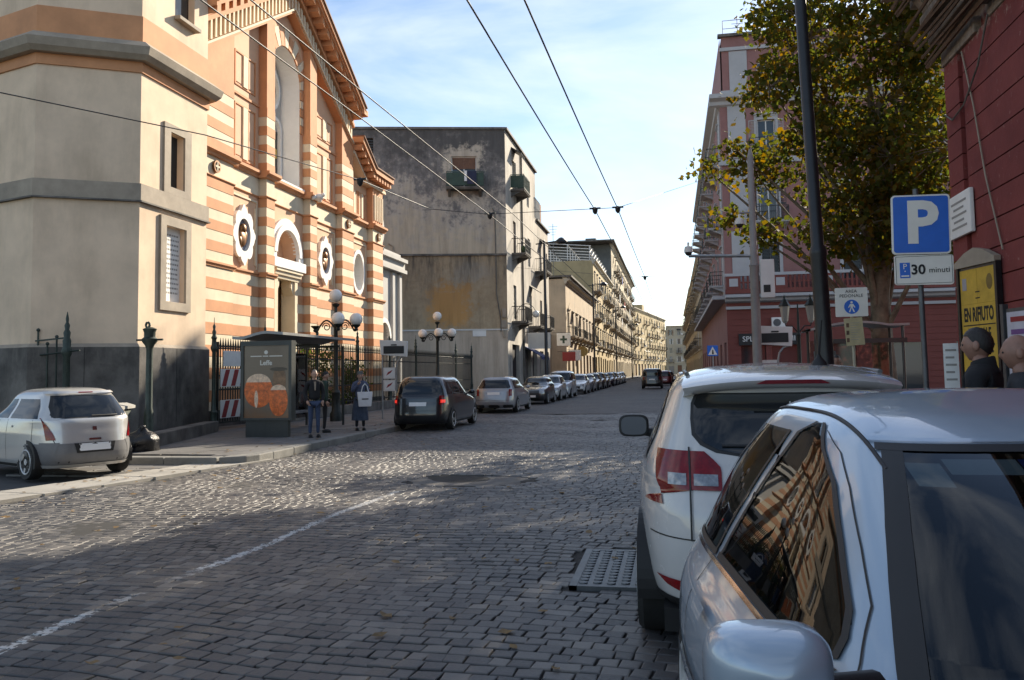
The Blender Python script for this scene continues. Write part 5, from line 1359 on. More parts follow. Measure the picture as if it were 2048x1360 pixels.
SB.patch([(1.03, -.02), (1.045, -.02)], [(1.03, .42), (1.09, .42)], SB.rear, .02, 2, 6).build('rear_wiper', MT['black'], sw)
SB.patch([(.80, -.035), (.86, -.035)], [(.80, .035), (.86, .035)], SB.rear, .010, 3, 3).build('badge', MT['chrome'], sw)
q = MB()
for s in (1, -1): SB.patch([(.62, s * .60), (1.0, s * .72)], [(.62, s * .609), (1.0, s * .729)], SB.rear, .004, 10, 1, q)
q.build('tailgate_seam', MT['black'], sw)
SB.patch([(.64, -.10), (.67, -.10)], [(.64, .10), (.67, .10)], SB.rear, .012, 2, 2).build('tailgate_handle', MT['chrome'], sw)
SB.patch([(.22, -.75), (.27, -.78)], [(.22, .75), (.27, .78)], SB.rear, .03, 2, 10).build('bumper_lip', SP, sw, 180)
# ---- white crossover parked tail-on
suv = thing('white_crossover', 'white crossover parked tail towards the camera with black window and big red lamp', 'car', (.665, 7.05, 0), R(0))
SL = [(.27, .80, -2.10, 2.1), (.34, .875, -2.17, 2.17), (.48, .905, -2.20, 2.2), (.66, .915, -2.215, 2.2), (.82, .912, -2.20, 2.1), (.95, .90, -2.16, 1.95), (1.02, .885, -2.13, 1.2), (1.10, .862, -2.09, 1.02), (1.22, .815, -2.04, .80),
      (1.36, .755, -1.97, .52), (1.48, .705, -1.90, .25), (1.545, .672, -1.88, .08), (1.60, .625, -1.82, -.05), (1.645, .53, -1.62, -.25), (1.67, .40, -1.3, -.45), (1.685, .20, -1.0, -.6), (1.69, .08, -.9, -.7)]
UB = Body(SL, 4.2, 4.6); MT['suv_white'] = paint('white_car_paint', (.60, .585, .57), .0, .26, dirt=.06)
UB.shell(70, 180).build('body', MT['suv_white'], suv, smooth=50)
def rw(z): return UB.dims(z)[0]
# rear window with rounded lower corners
zs = [1.17, 1.19, 1.23, 1.28, 1.36, 1.44, 1.50]; hx = [.30, .42, .50, .545, .55, .545, .52]
UB.patch([(z, -h) for z, h in zip(zs, hx)], [(z, h) for z, h in zip(zs, hx)], UB.rear, .006, 14, 16).build('rear_window', MT['glass'], suv, 180)
zs2 = [1.155, 1.175, 1.215, 1.27, 1.36, 1.45, 1.51]; hx2 = [.30, .435, .52, .565, .57, .562, .535]
UB.patch([(z, -h) for z, h in zip(zs2, hx2)], [(z, h) for z, h in zip(zs2, hx2)], UB.rear, .003, 14, 16).build('window_rubber', MT['blackpl'], suv, 180)
# roof spoiler with a high brake lamp
sp_ = MB(); G = []
for yy, zz, ww in ((-1.55, 1.668, .56), (-1.80, 1.640, .60), (-2.0, 1.605, .615), (-2.05, 1.585, .61), (-2.03, 1.555, .60), (-1.86, 1.525, .61)):
    G.append([(ww * u, yy + .14 * abs(u) ** 3, zz - .045 * abs(u) ** 2.5) for u in np.linspace(-1, 1, 21)])
sp_.grid(G).build('roof_spoiler', MT['suv_white'], suv, 60)
MB().extr([(-.20, -2.046, 1.562), (.20, -2.046, 1.562), (.15, -2.052, 1.585), (-.15, -2.052, 1.585)], (0, .02, 0)).build('brake_lamp', MT['red_lens'], suv, fix=True)
# tail lamps: red wrap-round lens with two clear inserts, tailgate split line
for s in (1, -1):
    o = lens(UB, s, .972, 1.18, lambda z: .41 + 1.6 * max(0, z - 1.09) ** 1.2, lambda z: UB.dims(z)[1] + .24 + .3 * (z - .97), MT['red_lens'], 'tail_light', .010, suv)
    lens(UB, s, .875, 1.02, lambda z: UB.dims(z)[0] * max(.60, .93 - .33 * (max(0, z - .875) / .10) ** 2.0), lambda z: UB.dims(z)[1] + .24 + .3 * (z - .97), MT['red_lens'], 'lens_tip', .0075, o, 10)
    for x0, x1 in ((.43, .56), (.60, .70)):
        UB.patch([(.995, s * x0), (1.055, s * x0)], [(.995, s * x1), (1.055, s * x1)], UB.rear, .014, 3, 6).build('clear_insert', MT['clear_lens'], o, 180)
    q = MB(); UB.patch([(.70, s * .575), (1.20, s * .575)], [(.70, s * .585), (1.20, s * .585)], UB.rear, .013, 10, 1, q); q.build('tailgate_seam', MT['black'], suv)
    UB.patch([(.40, s * .60), (.43, s * .60), (.47, s * .60)], [(.40, s * .62), (.43, s * .72), (.47, s * .78)], UB.rear, .012, 5, 4).build('reflector', MT['red_lens'], suv)
    # side glass, rail, mirror
    sd = UB.right if s > 0 else UB.left
    UB.patch([(1.08, -1.45), (1.25, -1.55), (1.42, -1.42), (1.50, -1.25)], [(1.08, -.75), (1.25, -.75), (1.42, -.72), (1.50, -.70)], sd, .006, 10, 8).build('side_window', MT['glass'], suv, 180)
    UB.patch([(1.06, -.70), (1.25, -.70), (1.50, -.66)], [(1.06, .10), (1.25, .10), (1.50, .06)], sd, .006, 10, 8).build('side_window', MT['glass'], suv, 180)
    UB.patch([(1.05, .16), (1.25, .16), (1.48, .10)], [(1.05, .85), (1.25, .52), (1.48, .14)], sd, .006, 10, 8).build('side_window', MT['glass'], suv, 180)
    q = MB()
    for yy in (.13, -.72, .92): UB.patch([(.40, yy), (1.04, yy)], [(.40, yy + .01), (1.04, yy + .01)], sd, .003, 10, 1, q)
    q.build('door_seam', MT['black'], suv)
    UB.patch([(.28, -1.2), (.42, -1.2)], [(.28, 1.2), (.42, 1.2)], sd, .008, 4, 10).build('sill_trim', MT['blackpl'], suv, 180)
    for yy in (-.62, .22):
        UB.patch([(.90, yy), (.935, yy)], [(.90, yy + .18), (.935, yy + .18)], sd, .03, 3, 3).build('door_handle', MT['suv_white'], suv, 180)
    MB().tube([(s * .55, .05, 1.605), (s * .575, -.3, 1.635), (s * .585, -1.0, 1.637), (s * .575, -1.55, 1.622)], .014, 8).build('roof_rail', MT['steel_dark'], suv, 60)
    q = MB(); n = 9; G = []
    for yy, k in ((.02, .25), (.0, .8), (-.03, 1), (.05, 1.0), (.10, .8), (.13, .35)):
        pass
    hs = MB()
    out = [(.255 * sgp(math.cos(a), .55), .098 * sgp(math.sin(a), .6)) for a in np.linspace(0, 2*PI, 25)[:-1]]
    out = [(x * .52, z) for x, z in out]
    for yy, k in ((-.055, .90), (-.05, 1.0), (.01, 1.0), (.06, .86), (.085, .5)):
        G.append([(s * 1.02 + x * k, .72 + yy, 1.16 + z * k) for x, z in out])
    hs.grid(G, close=True); hs.add(G[-1], [tuple(range(len(out)))]); hs.add(G[0], [tuple(range(len(out)))[::-1]])
    hs.tube([(s * .84, .74, 1.09), (s * .96, .74, 1.11)], .04, 8)
    mo = hs.build('wing_mirror', MT['blackpl'], suv, 60)
    MB().extr([(s * 1.02 + x * .84, .72 - .058, 1.16 + z * .82) for x, z in out], (0, .004, 0)).build('mirror_glass', mat('mirror_silver', (.80, .82, .84), .03, 1.0, 0), mo, fix=True)
UB.patch([(1.20, -.06), (1.215, -.06)], [(1.20, .05), (1.215, .05)], UB.rear, .02, 2, 3).build('wiper_pivot', MT['black'], suv)
UB.patch([(1.205, -.05), (1.215, -.05)], [(1.235, -.05), (1.245, -.48)] if False else [(1.205, -.40), (1.215, -.40)], UB.rear, .022, 2, 8).build('rear_wiper', MT['black'], suv)
UB.patch([(.275, -.80), (.36, -.84)], [(.275, .80), (.36, .84)], UB.rear, .008, 4, 16).build('bumper_trim', MT['blackpl'], suv, 180)
q = MB(); UB.patch([(.70, -.82), (.708, -.82)], [(.70, .82), (.708, .82)], UB.rear, .003, 2, 20, q); q.build('bumper_seam', MT['black'], suv)
UB.patch([(.74, -.26), (.86, -.26)], [(.74, .26), (.86, .26)], UB.rear, .012, 3, 6).build('number_plate', MT['plate'], suv)
MB().box(-.75, .75, -2.0, 1.9, .16, .29).build('underbody', MT['black'], suv)
for yy in (-1.38, 1.30):
    for s in (-1, 1):
        aw = arch_mesh(.40, -.08)
        put('wheel_arch', aw, suv, (s * (.905), yy, .36), (0, 0, 0 if s < 0 else PI)); wheel(suv, s * .912, yy, .345, s, wd=.23)
fin = MB().lathe([(.055, 0), (.05, .02), (.02, .05), (.008, .075)], (.42, -1.35, 1.655), 12).tube([(.42, -1.35, 1.71), (.42, -1.75, 2.02)], .006, 6)
fin = MB().lathe([(.05, 0), (.045, .02), (.018, .05), (.008, .075)], (.26, -1.32, 1.665), 12)
fin.tube([(.26, -1.32, 1.73), (.265, -1.45, 1.95)], [.008, .004], 6); fin.build('roof_aerial', MT['black'], suv, 50)
hk = MB()
for a, b in (((-.035, .03), (0, 0)), ((.035, .03), (0, 0)), ((-.035, -.05), (0, 0)), ((.035, -.05), (0, 0))): pass
for x in (-.05, .03): hk.box(x, x + .02, -1.985, -1.975, 1.37, 1.47)
hk.box(-.03, .03, -1.985, -1.975, 1.40, 1.42)
UB.patch([(1.42, -.01), (1.455, -.01)], [(1.42, -.003), (1.455, -.003)], UB.rear, .009, 2, 1).build('window_sticker', MT['white'], suv)
UB.patch([(1.42, .02), (1.455, .02)], [(1.42, .027), (1.455, .027)], UB.rear, .009, 2, 1).build('window_sticker', MT['white'], suv)
UB.patch([(1.432, -.003), (1.442, -.003)], [(1.432, .02), (1.442, .02)], UB.rear, .009, 2, 1).build('window_sticker', MT['white'], suv)

# ---- silver coupe-hatch parked nose towards the camera
sd = thing('silver_car', 'silver car parked nose on in the near right corner with curved roof and door mirror', 'car', (1.075, 2.65, 0), R(186.8))
DL = [(.20, .82, -1.80, 1.8), (.35, .92, -1.93, 1.93), (.50, .958, -1.95, 1.95), (.62, .968, -1.94, 1.93), (.74, .962, -1.90, 1.86), (.82, .936, -1.88, 1.70), (.90, .872, -1.85, 1.15), (.97, .828, -1.80, .90), (1.05, .795, -1.73, .77), (1.25, .70, -1.58, .45), (1.39, .622, -1.42, .20),
      (1.45, .585, -1.32, .07), (1.50, .535, -1.2, -.10), (1.54, .45, -1.02, -.33), (1.562, .30, -.85, -.48), (1.57, .10, -.7, -.55)]
DB = Body(DL, 4.6, 4.4); MT['sedan'] = paint('silver_blue_paint', (.37, .455, .545), .35, .36, dirt=.0)
zA = [.985, 1.05, 1.15, 1.25, 1.35, 1.43]
def wsx(z): return DB.dims(z)[0] - .11 + .012 * (z - 1) / .4
def fe(z): return DB.dims(z)[2] - .30
fw_e0 = [(.955, -.76), (1.43, -.50), (1.47, -.38)]; fw_e1 = [(.955, .36), (.985, .47), (1.03, .465), (1.08, fe(1.08)), (1.2, fe(1.2)), (1.32, fe(1.32)), (1.40, fe(1.40) - .05), (1.47, -.30)]
rq_e0 = [(.955, -1.40), (1.10, -1.36), (1.30, -1.18), (1.43, -.98)]; rq_e1 = [(.955, -.84), (1.43, -.59)]
def interp(e, z): a = np.array(e); return float(np.interp(z, a[:, 0], a[:, 1]))
def hole(z, p):
    if .97 < z < 1.435 and p.y > .0 and abs(p.x) < wsx(z) - .02 and p.y > DB.dims(z)[2] - .22: return True
    if abs(p.x) > .4:
        for e0, e1, zt_ in ((fw_e0, fw_e1, 1.46), (rq_e0, rq_e1, 1.42)):
            if .97 < z < zt_ and interp(e0, z) + .012 < p.y < interp(e1, z) - .012: return True
    return False
DB.shell(110, 260, hole).build('body', MT['sedan'], sd, smooth=60)
MT['screen'] = glass_clear('windscreen_glass', (.48, .54, .57)); MT['sideglass'] = glass_clear('side_glass', (.28, .30, .30), k=.85)
DB.patch([(z, -wsx(z)) for z in zA], [(z, wsx(z)) for z in zA], DB.front, .003, 16, 24).build('windscreen', MT['screen'], sd, 180)
q = MB()
for s in (1, -1): DB.patch([(z, s * (wsx(z) - .035)) for z in zA], [(z, s * (wsx(z) + .008)) for z in zA], DB.front, .006, 16, 3, q)
DB.patch([(1.415, -.53), (1.432, -.52)], [(1.415, .53), (1.432, .52)], DB.front, .006, 2, 24, q)
q.build('windscreen_rubber', MT['blackpl'], sd, 180)
DB.patch([(1.436, -.53), (1.444, -.53)], [(1.436, .53), (1.444, .53)], DB.front, .008, 2, 24).build('roof_lip', MT['sedan'], sd, 180)
for f, s in ((DB.right, 1), (DB.left, -1)):
    DB.patch(fw_e0, fw_e1, f, .002, 16, 12).build('side_window', MT['sideglass'], sd, 180)
    DB.patch(rq_e0, rq_e1, f, .002, 14, 10).build('side_window', MT['sideglass'], sd, 180)
    q = MB()
    def strip(e, w0, w1, off=.006): DB.patch([(z, y + w0) for z, y in e], [(z, y + w1) for z, y in e], f, off, 14, 2, q)
    strip(fw_e0, -.004, .022); strip(fw_e1, -.024, .004); strip(rq_e0, -.004, .02); strip(rq_e1, -.02, .004)
    DB.patch([(.945, -.78), (.968, -.78)], [(.945, .45), (.968, .50)], f, .006, 2, 16, q); DB.patch([(.945, -1.42), (.966, -1.42)], [(.945, -.82), (.966, -.82)], f, .006, 2, 10, q)
    q.build('window_rubber', MT['blackpl'], sd, 180)
    DB.patch([(.928, -1.44), (.942, -1.44)], [(.928, .50), (.942, .50)], f, .009, 2, 20).build('chrome_strip', MT['chrome'], sd, 180)
    # door cut lines and the black roof drip strip that runs from the windscreen corner over the roof
    q = MB()
    DB.patch([(.34, -.86), (.93, -.84)], [(.34, -.852), (.93, -.832)], f, .003, 10, 1, q); DB.patch([(.34, .56), (.96, .56)], [(.34, .568), (.96, .568)], f, .003, 10, 1, q)
    def frame_line(e, d, ww): DB.patch([(z, y + d) for z, y in e], [(z, y + d + ww) for z, y in e], f, .003, 18, 1, q)
    frame_line([(.97, .56), (1.1, fe(1.1) + .065), (1.2, fe(1.2) + .065), (1.32, fe(1.32) + .06), (1.40, fe(1.40) + .045), (1.452, fe(1.45) - .02)], .0, .007)
    q.build('door_seam', MT['black'], sd)
    pts = []
    for yy in np.linspace(.13, -1.0, 22):
        x = s * .535
        lo, hi = 1.30, 1.569
        for _ in range(24):      # height where the outline at this y reaches x
            mid = (lo + hi) / 2; w, yr, yf = DB.dims(mid); yc = (yr + yf) / 2; l = (yf - yr) / 2; v_ = min(1, abs((yy - yc) / l)); n = DB.nf if yy > yc else DB.nr
            xo = w * max(0, 1 - v_ ** n) ** (1 / n)
            if xo > abs(x): lo = mid
            else: hi = mid
        pts.append((x, yy, lo + .002))
    MB().tube(pts, .0065, 6).build('roof_strip', MT['blackpl'], sd, 60)
    DB.patch([(.80, -.62), (.835, -.62)], [(.80, -.44), (.835, -.44)], f, .028, 4, 6).build('door_handle', MT['sedan'], sd, 180)
    DB.patch([(.52, -1.2), (.58, -1.2)], [(.52, 1.1), (.58, 1.1)], f, .014, 3, 16).build('side_moulding', MT['sedan'], sd, 180)
    # door mirror: rounded shell facing the nose, stalk
    G = []; out = [(.118 * sgp(math.cos(a), .55), .082 * sgp(math.sin(a), .62)) for a in np.linspace(0, 2*PI, 41)[:-1]]
    for yy, k in ((-.035, .96), (-.02, 1.0), (.03, .985), (.065, .90), (.09, .74), (.108, .50), (.116, .22), (.118, .03)):
        G.append([(s * 1.02 + x * k, .82 + yy, 1.085 + z * k + .01 * (1 - k)) for x, z in out])
    hm = MB().grid(G, close=True); hm.add(G[0], [tuple(range(len(out)))[::-1]]); hm.add(G[-1], [tuple(range(len(out)))])
    mo = hm.build('wing_mirror', MT['sedan'], sd, 60, fix=True)
    MB().tube([(s * .78, .70, 1.01), (s * .93, .79, 1.035)], [.03, .024], 10).build('mirror_stalk', MT['blackpl'], mo, 60)
    MB().extr([(s * 1.02 + x * .9, .782, 1.085 + z * .88) for x, z in out], (0, .003, 0)).build('mirror_glass', MT['chrome'], mo, fix=True)
for yy in (-1.22, 1.20):
    for s in (-1, 1):
        aw = arch_mesh(.35)
        put('wheel_arch', aw, sd, (s * .900, yy, .31), (0, 0, 0 if s < 0 else PI)); wheel(sd, s * .912, yy, .30, s)
# cabin seen through the glass
MT['trim_dark'] = mat('cabin_trim', (.035, .034, .034), .8, 0, .1, 5); MT['seat'] = mat('seat_fabric', (.11, .105, .095), .9, 0, .15, 12, .2, 50)
MB().box(-.70, .70, -1.5, 1.1, .30, .42).box(-.76, .76, .42, 1.0, .78, .93).build('cabin_floor', MT['trim_dark'], sd)
for x in (-.36, .36):
    sb = MB()
    sb.box(x - .24, x + .24, -.55, .0, .42, .60); sb.extr([(x - .23, -.50, .58), (x - .23, -.34, .58), (x - .20, -.62, 1.16), (x - .20, -.74, 1.14)], (.45, 0, 0)); st_ = sb.build('seat', MT['seat'], sd, smooth=40, bevel=.035)
    MB().box(x - .13, x + .13, -.78, -.68, 1.18, 1.34).build('headrest', MT['seat'], st_, bevel=.04, smooth=40)
MB().box(-.62, .62, -1.25, -.95, .5, 1.1).build('rear_bench', MT['seat'], sd, bevel=.05, smooth=40)
rgx = MB()
for k in range(24):
    a0, a1 = 2*PI*k/24, 2*PI*(k+1)/24
    rgx.tube([(-.36 + .18 * math.cos(a0), .42 + .07 * math.sin(a0), .92 + .17 * math.sin(a0)), (-.36 + .18 * math.cos(a1), .42 + .07 * math.sin(a1), .92 + .17 * math.sin(a1))], .016, 6)
rgx.build('steering_wheel', MT['blackpl'], sd, 60)
MB().box(-.12, .12, .10, .13, 1.30, 1.37).build('rear_view_mirror', MT['blackpl'], sd, bevel=.01)
# papers inside the screen: blank permit, pale strip, blue parking disc
MT['paper'] = mat('permit_paper', (.46, .52, .50), .7, 0, .06, 9); MT['bluecard'] = mat('blue_card', (.02, .08, .34), .5, 0, .06, 9)
for z0, z1, x0, x1, m_, nm in ((1.345, 1.395, .41, .49, 'paper', 'permit'), (1.372, 1.405, .22, .40, 'paper', 'permit_strip'), (1.335, 1.405, .10, .215, 'bluecard', 'parking_disc')):
    DB.patch([(z0, x0), (z1, x0)], [(z0, x1), (z1, x1)], DB.front, -.004, 3, 4).build(nm, MT[m_], sd)
DB.patch([(1.375, .12), (1.385, .12)], [(1.375, .19), (1.385, .19)], DB.front, -.002, 2, 3).build('printed_mark', MT['white'], sd)
# ================================================================== street furniture
def lathe_post(name, prof, m, parent, loc=(0, 0, 0), n=14): return put(name, MB().lathe(prof, n=n).mesh(name, m, 40), parent, loc)
# ---- iron railings round the church
POSTP = [(.13, 0), (.13, .12), (.10, .16), (.085, .5), (.11, .54), (.07, .6), (.055, 1.0), (.055, 2.25), (.08, 2.3), (.10, 2.38), (.07, 2.45), (.06, 2.6), (.085, 2.66), (.045, 2.74), (.06, 2.82), (.03, 2.9), (.045, 2.98), (.012, 3.06), (.006, 3.24)]
fpost = MB().lathe(POSTP, n=14).mesh('fence_post', MT['iron_green'], 40)
pk = MB().box(-.013, .013, -.013, .013, 0, 2.05).lathe([(.036, 2.04), (.04, 2.07), (.018, 2.1), (.032, 2.15), (.003, 2.36)], n=6).mesh('picket', MT['iron'])
def railing(label, P0, P1, n_posts, zb, gap=.19, plinth=.35, posts=True, h=1.0):
    P0, P1 = Vector((*P0, 0)), Vector((*P1, 0)); d = P1 - P0; L_ = d.length; a = math.atan2(d.y, d.x)
    t = thing('iron_railing', label, 'railing', (P0.x, P0.y, zb), a)
    MB().box(-.05, L_ + .05, -.19, .19, 0, plinth).build('plinth', MT['basestone'], t, bevel=.02)
    for z in (plinth + .12, plinth + .75, plinth + 1.75): MB().box(0, L_, -.022, .022, z, z + .045).build('rail', MT['iron'], t)
    n = int(L_ / gap)
    for i in range(n):
        x = (i + .5) * L_ / n; o = put('picket', pk, t, (x, 0, plinth + .06), None, (1, 1, h))
    for i in range(n_posts):
        put('fence_post', fpost, t, (L_ * i / max(1, n_posts - 1), 0, plinth - .1 if i else .05), None, (1, 1, 1.0))
    return t
railing('long dark spiked iron railing from the bus shelter to the grey house', (-12.75, 25.2), (-12.75, 53.6), 8, .13)
tf_ = thing('iron_railing_post', 'ornate iron corner post with scroll top and crossbar in front of the pale tower', 'fence post', (-11.35, 17.0, .0))
lathe_post('column', [(.15, 0), (.15, .2), (.11, .3), (.10, .9), (.075, 1.0), (.07, 2.2), (.07, 2.3), (.10, 2.38), (.16, 2.46), (.17, 2.52), (.12, 2.56), (.12, 2.66), (.15, 2.74), (.06, 2.78)], MT['iron_green'], tf_)
MB().tube([(-.32, 0, 2.50), (.32, 0, 2.50)], .025, 6).build('crossbar', MT['iron_green'], tf_, 60)
rgx = MB()
for k in range(12):
    a0, a1 = 2*PI*k/12, 2*PI*(k+1)/12
    rgx.tube([(-.05 + .045 * math.cos(a0), 0, 2.83 + .06 * math.sin(a0)), (-.05 + .045 * math.cos(a1), 0, 2.83 + .06 * math.sin(a1))], .026, 6)
rgx.build('scroll', MT['iron_green'], tf_, 60)
tp = thing('iron_railing_post', 'tall spired iron post with side brackets behind the silver hatchback roof', 'fence post', (-14.6, 18.5, 0))
lathe_post('column', [(.14, 0), (.14, .2), (.09, .3), (.08, 2.2), (.11, 2.26), (.13, 2.36), (.09, 2.45), (.10, 2.6), (.07, 2.68), (.085, 2.8), (.05, 2.88), (.065, 2.98), (.03, 3.06), (.04, 3.14), (.006, 3.32)], MT['iron_green'], tp)
MB().tube([(-1.05, .2, 2.26), (.42, -.08, 2.36)], .022, 6).build('crossbar', MT['iron_green'], tp, 60); MB().tube([(-1.2, .22, 2.62), (0, 0, 2.68)], .022, 6).build('crossbar', MT['iron_green'], tp, 60)
for x, z in ((-.95, 2.9), (-.68, 2.55), (-.42, 2.72), (-.2, 2.5)): MB().tube([(x, .17, .3), (x, .17, z)], .022, 6).ball((x, .17, z), .045, 8, 6).build('upright', MT['iron_green'], tp, 60)
MB().ball((-1.2, .22, 2.70), .07, 8, 6).build('knob', MT['iron_green'], tp, 180)
gp = thing('iron_gate_post', 'tall spired iron post at the left end of the striped barrier gate', 'fence post', (-12.85, 22.3, .12))
put('column', fpost, gp, (0, 0, 0))
gt = thing('barrier_gate', 'barred gate panel with red and white striped boards left of the bus shelter', 'gate', (-12.85, 22.45, .12), R(90))
for x in (.05, 2.35): MB().box(x - .03, x + .03, -.03, .03, .05, 2.55).build('gate_post', MT['iron'], gt)
for z in (.2, 1.15, 1.55, 2.4): MB().box(.08, 2.32, -.02, .02, z, z + .05).build('rail', MT['iron'], gt)
for i in range(15): put('picket', pk, gt, (.2 + i * .145, 0, .2), None, (1, 1, 1.05))
MT['signred'] = mat('sign_red', (.26, .018, .022), .5, 0, .08, 6)
for z in (.35, 1.25):
    b_ = MB().box(.15, 2.25, -.05, -.03, z, z + .52).build('striped_board', MT['white'], gt)
    for k in range(4):
        x = .2 + k * .52; MB().extr([(x, -.056, z + .02), (x + .24, -.056, z + .02), (x + .46, -.056, z + .5), (x + .22, -.056, z + .5)], (0, .006, 0)).build('red_stripe', MT['signred'], b_)
MB().box(.3, 1.5, -.05, -.03, 1.85, 2.3).build('notice_board', MT['white'], gt)
r2 = railing('short iron railing in front of the pale tower with a low stone plinth', (-11.45, 17.2), (-12.8, 22.1), 2, .0, gap=5, plinth=.42)
for o in list(r2.children):
    if o.name.startswith(('picket', 'fence_post', 'rail')) and not o.name.startswith('railing'): bpy.data.objects.remove(o)
r2['label'] = 'low dark stone plinth wall below the pale tower beside the iron corner post'; r2['category'] = 'low wall'; r2.name = 'plinth_wall'
# ---- globe lamps
def globe_lamp(label, x, y, zb, spread, arms, group='multi-globe street lamps', top=3.9):
    t = thing('globe_lamp', label, 'street lamp', (x, y, zb), 0, group)
    lathe_post('post', [(.20, 0), (.20, .25), (.14, .35), (.13, .9), (.16, .95), (.09, 1.05), (.07, 2.0), (.065, top - .75), (.1, top - .7), (.05, top - .6), (.05, top - .35), (.10, top - .30), (.13, top - .24), (.06, top - .2)], MT['iron'], t)
    gl = MB().ball((0, 0, 0), .215, 20, 14).mesh('globe', MT['globe'], 180); cup = MB().lathe([(.05, -.36), (.07, -.3), (.05, -.26), (.14, -.18), (.15, -.15)], n=14).mesh('globe_cup', MT['iron'], 40)
    put('globe', gl, t, (0, 0, top + .06)); 
    for k, (a, g) in enumerate(arms):
        dx, dy = math.cos(a) * spread, math.sin(a) * spread
        z0 = top - 1.1
        pts = [(0, 0, z0)] + [(dx * u, dy * u, z0 + .42 * math.sin(PI * u * 1.0) - .20 * u + (.15 if u > .9 else 0)) for u in np.linspace(.1, 1, 10)]
        ar = MB().tube(pts, .03, 8)
        for j in range(14):
            q0, q1 = 2*PI*j/10, 2*PI*(j+1)/10; r0, r1 = .16 - .008 * j, .16 - .008 * (j+1)
            ar.tube([(dx*.45 + math.cos(a) * r0 * math.cos(q0), dy*.45 + math.sin(a) * r0 * math.cos(q0), z0 + .1 + r0 * math.sin(q0)), (dx*.45 + math.cos(a) * r1 * math.cos(q1), dy*.45 + math.sin(a) * r1 * math.cos(q1), z0 + .1 + r1 * math.sin(q1))], .018, 5)
        o = ar.build('arm', MT['iron'], t, 60); put('globe_cup', cup, o, (dx, dy, z0 + .30))
        if g: put('globe', gl, o, (dx, dy, z0 + .33))
    return t
globe_lamp('iron lamp post with three white globes beside the bus shelter', -11.1, 27.0, .13, .75, [(R(-5), 1), (R(-62), 1), (R(178), 0)], top=4.15)
globe_lamp('iron lamp post with four white globes by the spiked railing', -11.15, 39.8, .13, .75, [(R(-5), 1), (R(-70), 1), (R(178), 1)], top=4.25)
# ---- bus shelter with lit-free poster panel
sh = thing('bus_shelter', 'grey bus shelter with wave shaped roof beside the church', 'bus shelter', (-11.0, 20.3, .13))
MT['shelter'] = mat('shelter_grey', (.045, .05, .047), .45, .2, .12, 5); MT['shelter_roof'] = mat('shelter_roof', (.30, .30, .29), .45, .1, .1, 4)
prof = []
for u in np.linspace(0, 1, 22): prof.append((-.16 + 1.40 * u, 2.50 + .19 * (0.5 - 0.5 * math.cos(PI * min(1, u * 1.45))) - .04 * max(0, u - .7) / .3 + .07 * (1 - u) ** 5))
rf = MB(); G = [[(x, y, z) for x, z in prof] for y in (-.05, 5.0)]; G2 = [[(x, y, z - .07) for x, z in prof] for y in (-.05, 5.0)]
rf.grid(G); rf.grid(G2, flip=True)
for e in (0, 1): rf.grid([G[e], G2[e]], flip=e == 0)
rf.quad(G[0][0], G[1][0], G2[1][0], G2[0][0]); rf.quad(G[0][-1], G2[0][-1], G2[1][-1], G[1][-1])
rf.build('roof', MT['shelter_roof'], sh, fix=True, smooth=40)
for y in (.9, 2.4, 3.9): MB().box(-.1, 1.15, y, y + .08, 2.36, 2.42).build('roof_beam', MT['shelter'], sh)
for x, y in ((-.2, .9), (-.2, 4.6), (1.0, 4.6), (.35, 1.7)): MB().tube([(x, y, 0), (x, y, 2.42)], .04, 8).build('post', MT['shelter'], sh, 60)
MT['shglass'] = glass_clear('shelter_glass', (.80, .84, .82))
for y in (.95, 2.2, 3.45): MB().box(-.215, -.20, y, y + 1.15, .25, 2.2).build('back_pane', MT['shglass'], sh)
MB().box(-.2, .12, 1.8, 4.4, .42, .48).build('bench', MT['steel'], sh)
ap = MB().box(.30 - .02, 1.56, -.33, -.12, .48, 2.34)
ad = MB().box(.24, 1.62, -.35, -.10, .42, .48).box(.24, 1.62, -.35, -.10, 2.30, 2.42).box(.24, .32, -.35, -.10, .48, 2.30).box(1.54, 1.62, -.35, -.10, .48, 2.30).box(.36, 1.5, -.30, -.14, .0, .42)
ad = ad.build('advert_case', MT['shelter'], sh)
def m_poster():
    m, Nn, L, b = new_mat('beer_poster')
    tc_ = Nn.new('ShaderNodeTexCoord'); sp = Nn.new('ShaderNodeSeparateXYZ'); L.new(tc_.outputs['Object'], sp.inputs[0])
    n1 = _noise(Nn, L, tc_.outputs['Object'], 3.5, 6, .65)
    c = _ramp(Nn, L, _math(Nn, L, 'ADD', sp.outputs['Z'], _math(Nn, L, 'MULTIPLY', n1, .5)), [(.30, (.03, .016, .01)), (.62, (.24, .12, .055)), (1.0, (.15, .115, .085))])
    L.new(c, b.inputs['Base Color']); b.inputs['Roughness'].default_value = .25; return m
po = MB().box(.32, 1.54, -.32, -.30, .48, 2.30).build('poster', m_poster(), ad)
MT['beer'] = mat('poster_orange', (.80, .13, .02), .3, 0, .45, 9, obj=True); MT['foam'] = mat('poster_foam', (.75, .52, .36), .35, 0, .3, 12, obj=True); MT['cream_ink'] = mat('poster_ink', (.62, .60, .54), .4, 0, .03)
def disc(parent, nm, m, cx, cz, rx, rz, y, a0=0, a1=2*PI): MB().extr([(cx + rx * math.cos(a), y, cz + rz * math.sin(a)) for a in np.linspace(a0, a1, 28)][: 27 if a1 - a0 > 6 else 28], (0, .002, 0)).build(nm, m, parent)
disc(po, 'printed_glass', MT['beer'], .72, 1.16, .39, .42, -.323); disc(po, 'printed_foam', MT['foam'], .72, 1.34, .34, .25, -.326, 0.15, PI - .15)
disc(po, 'printed_glass', MT['beer'], 1.26, .92, .25, .40, -.329); disc(po, 'printed_foam', MT['foam'], 1.26, 1.16, .21, .15, -.332, .1, PI - .1)
disc(po, 'printed_highlight', MT['foam'], .66, .95, .05, .22, -.328)
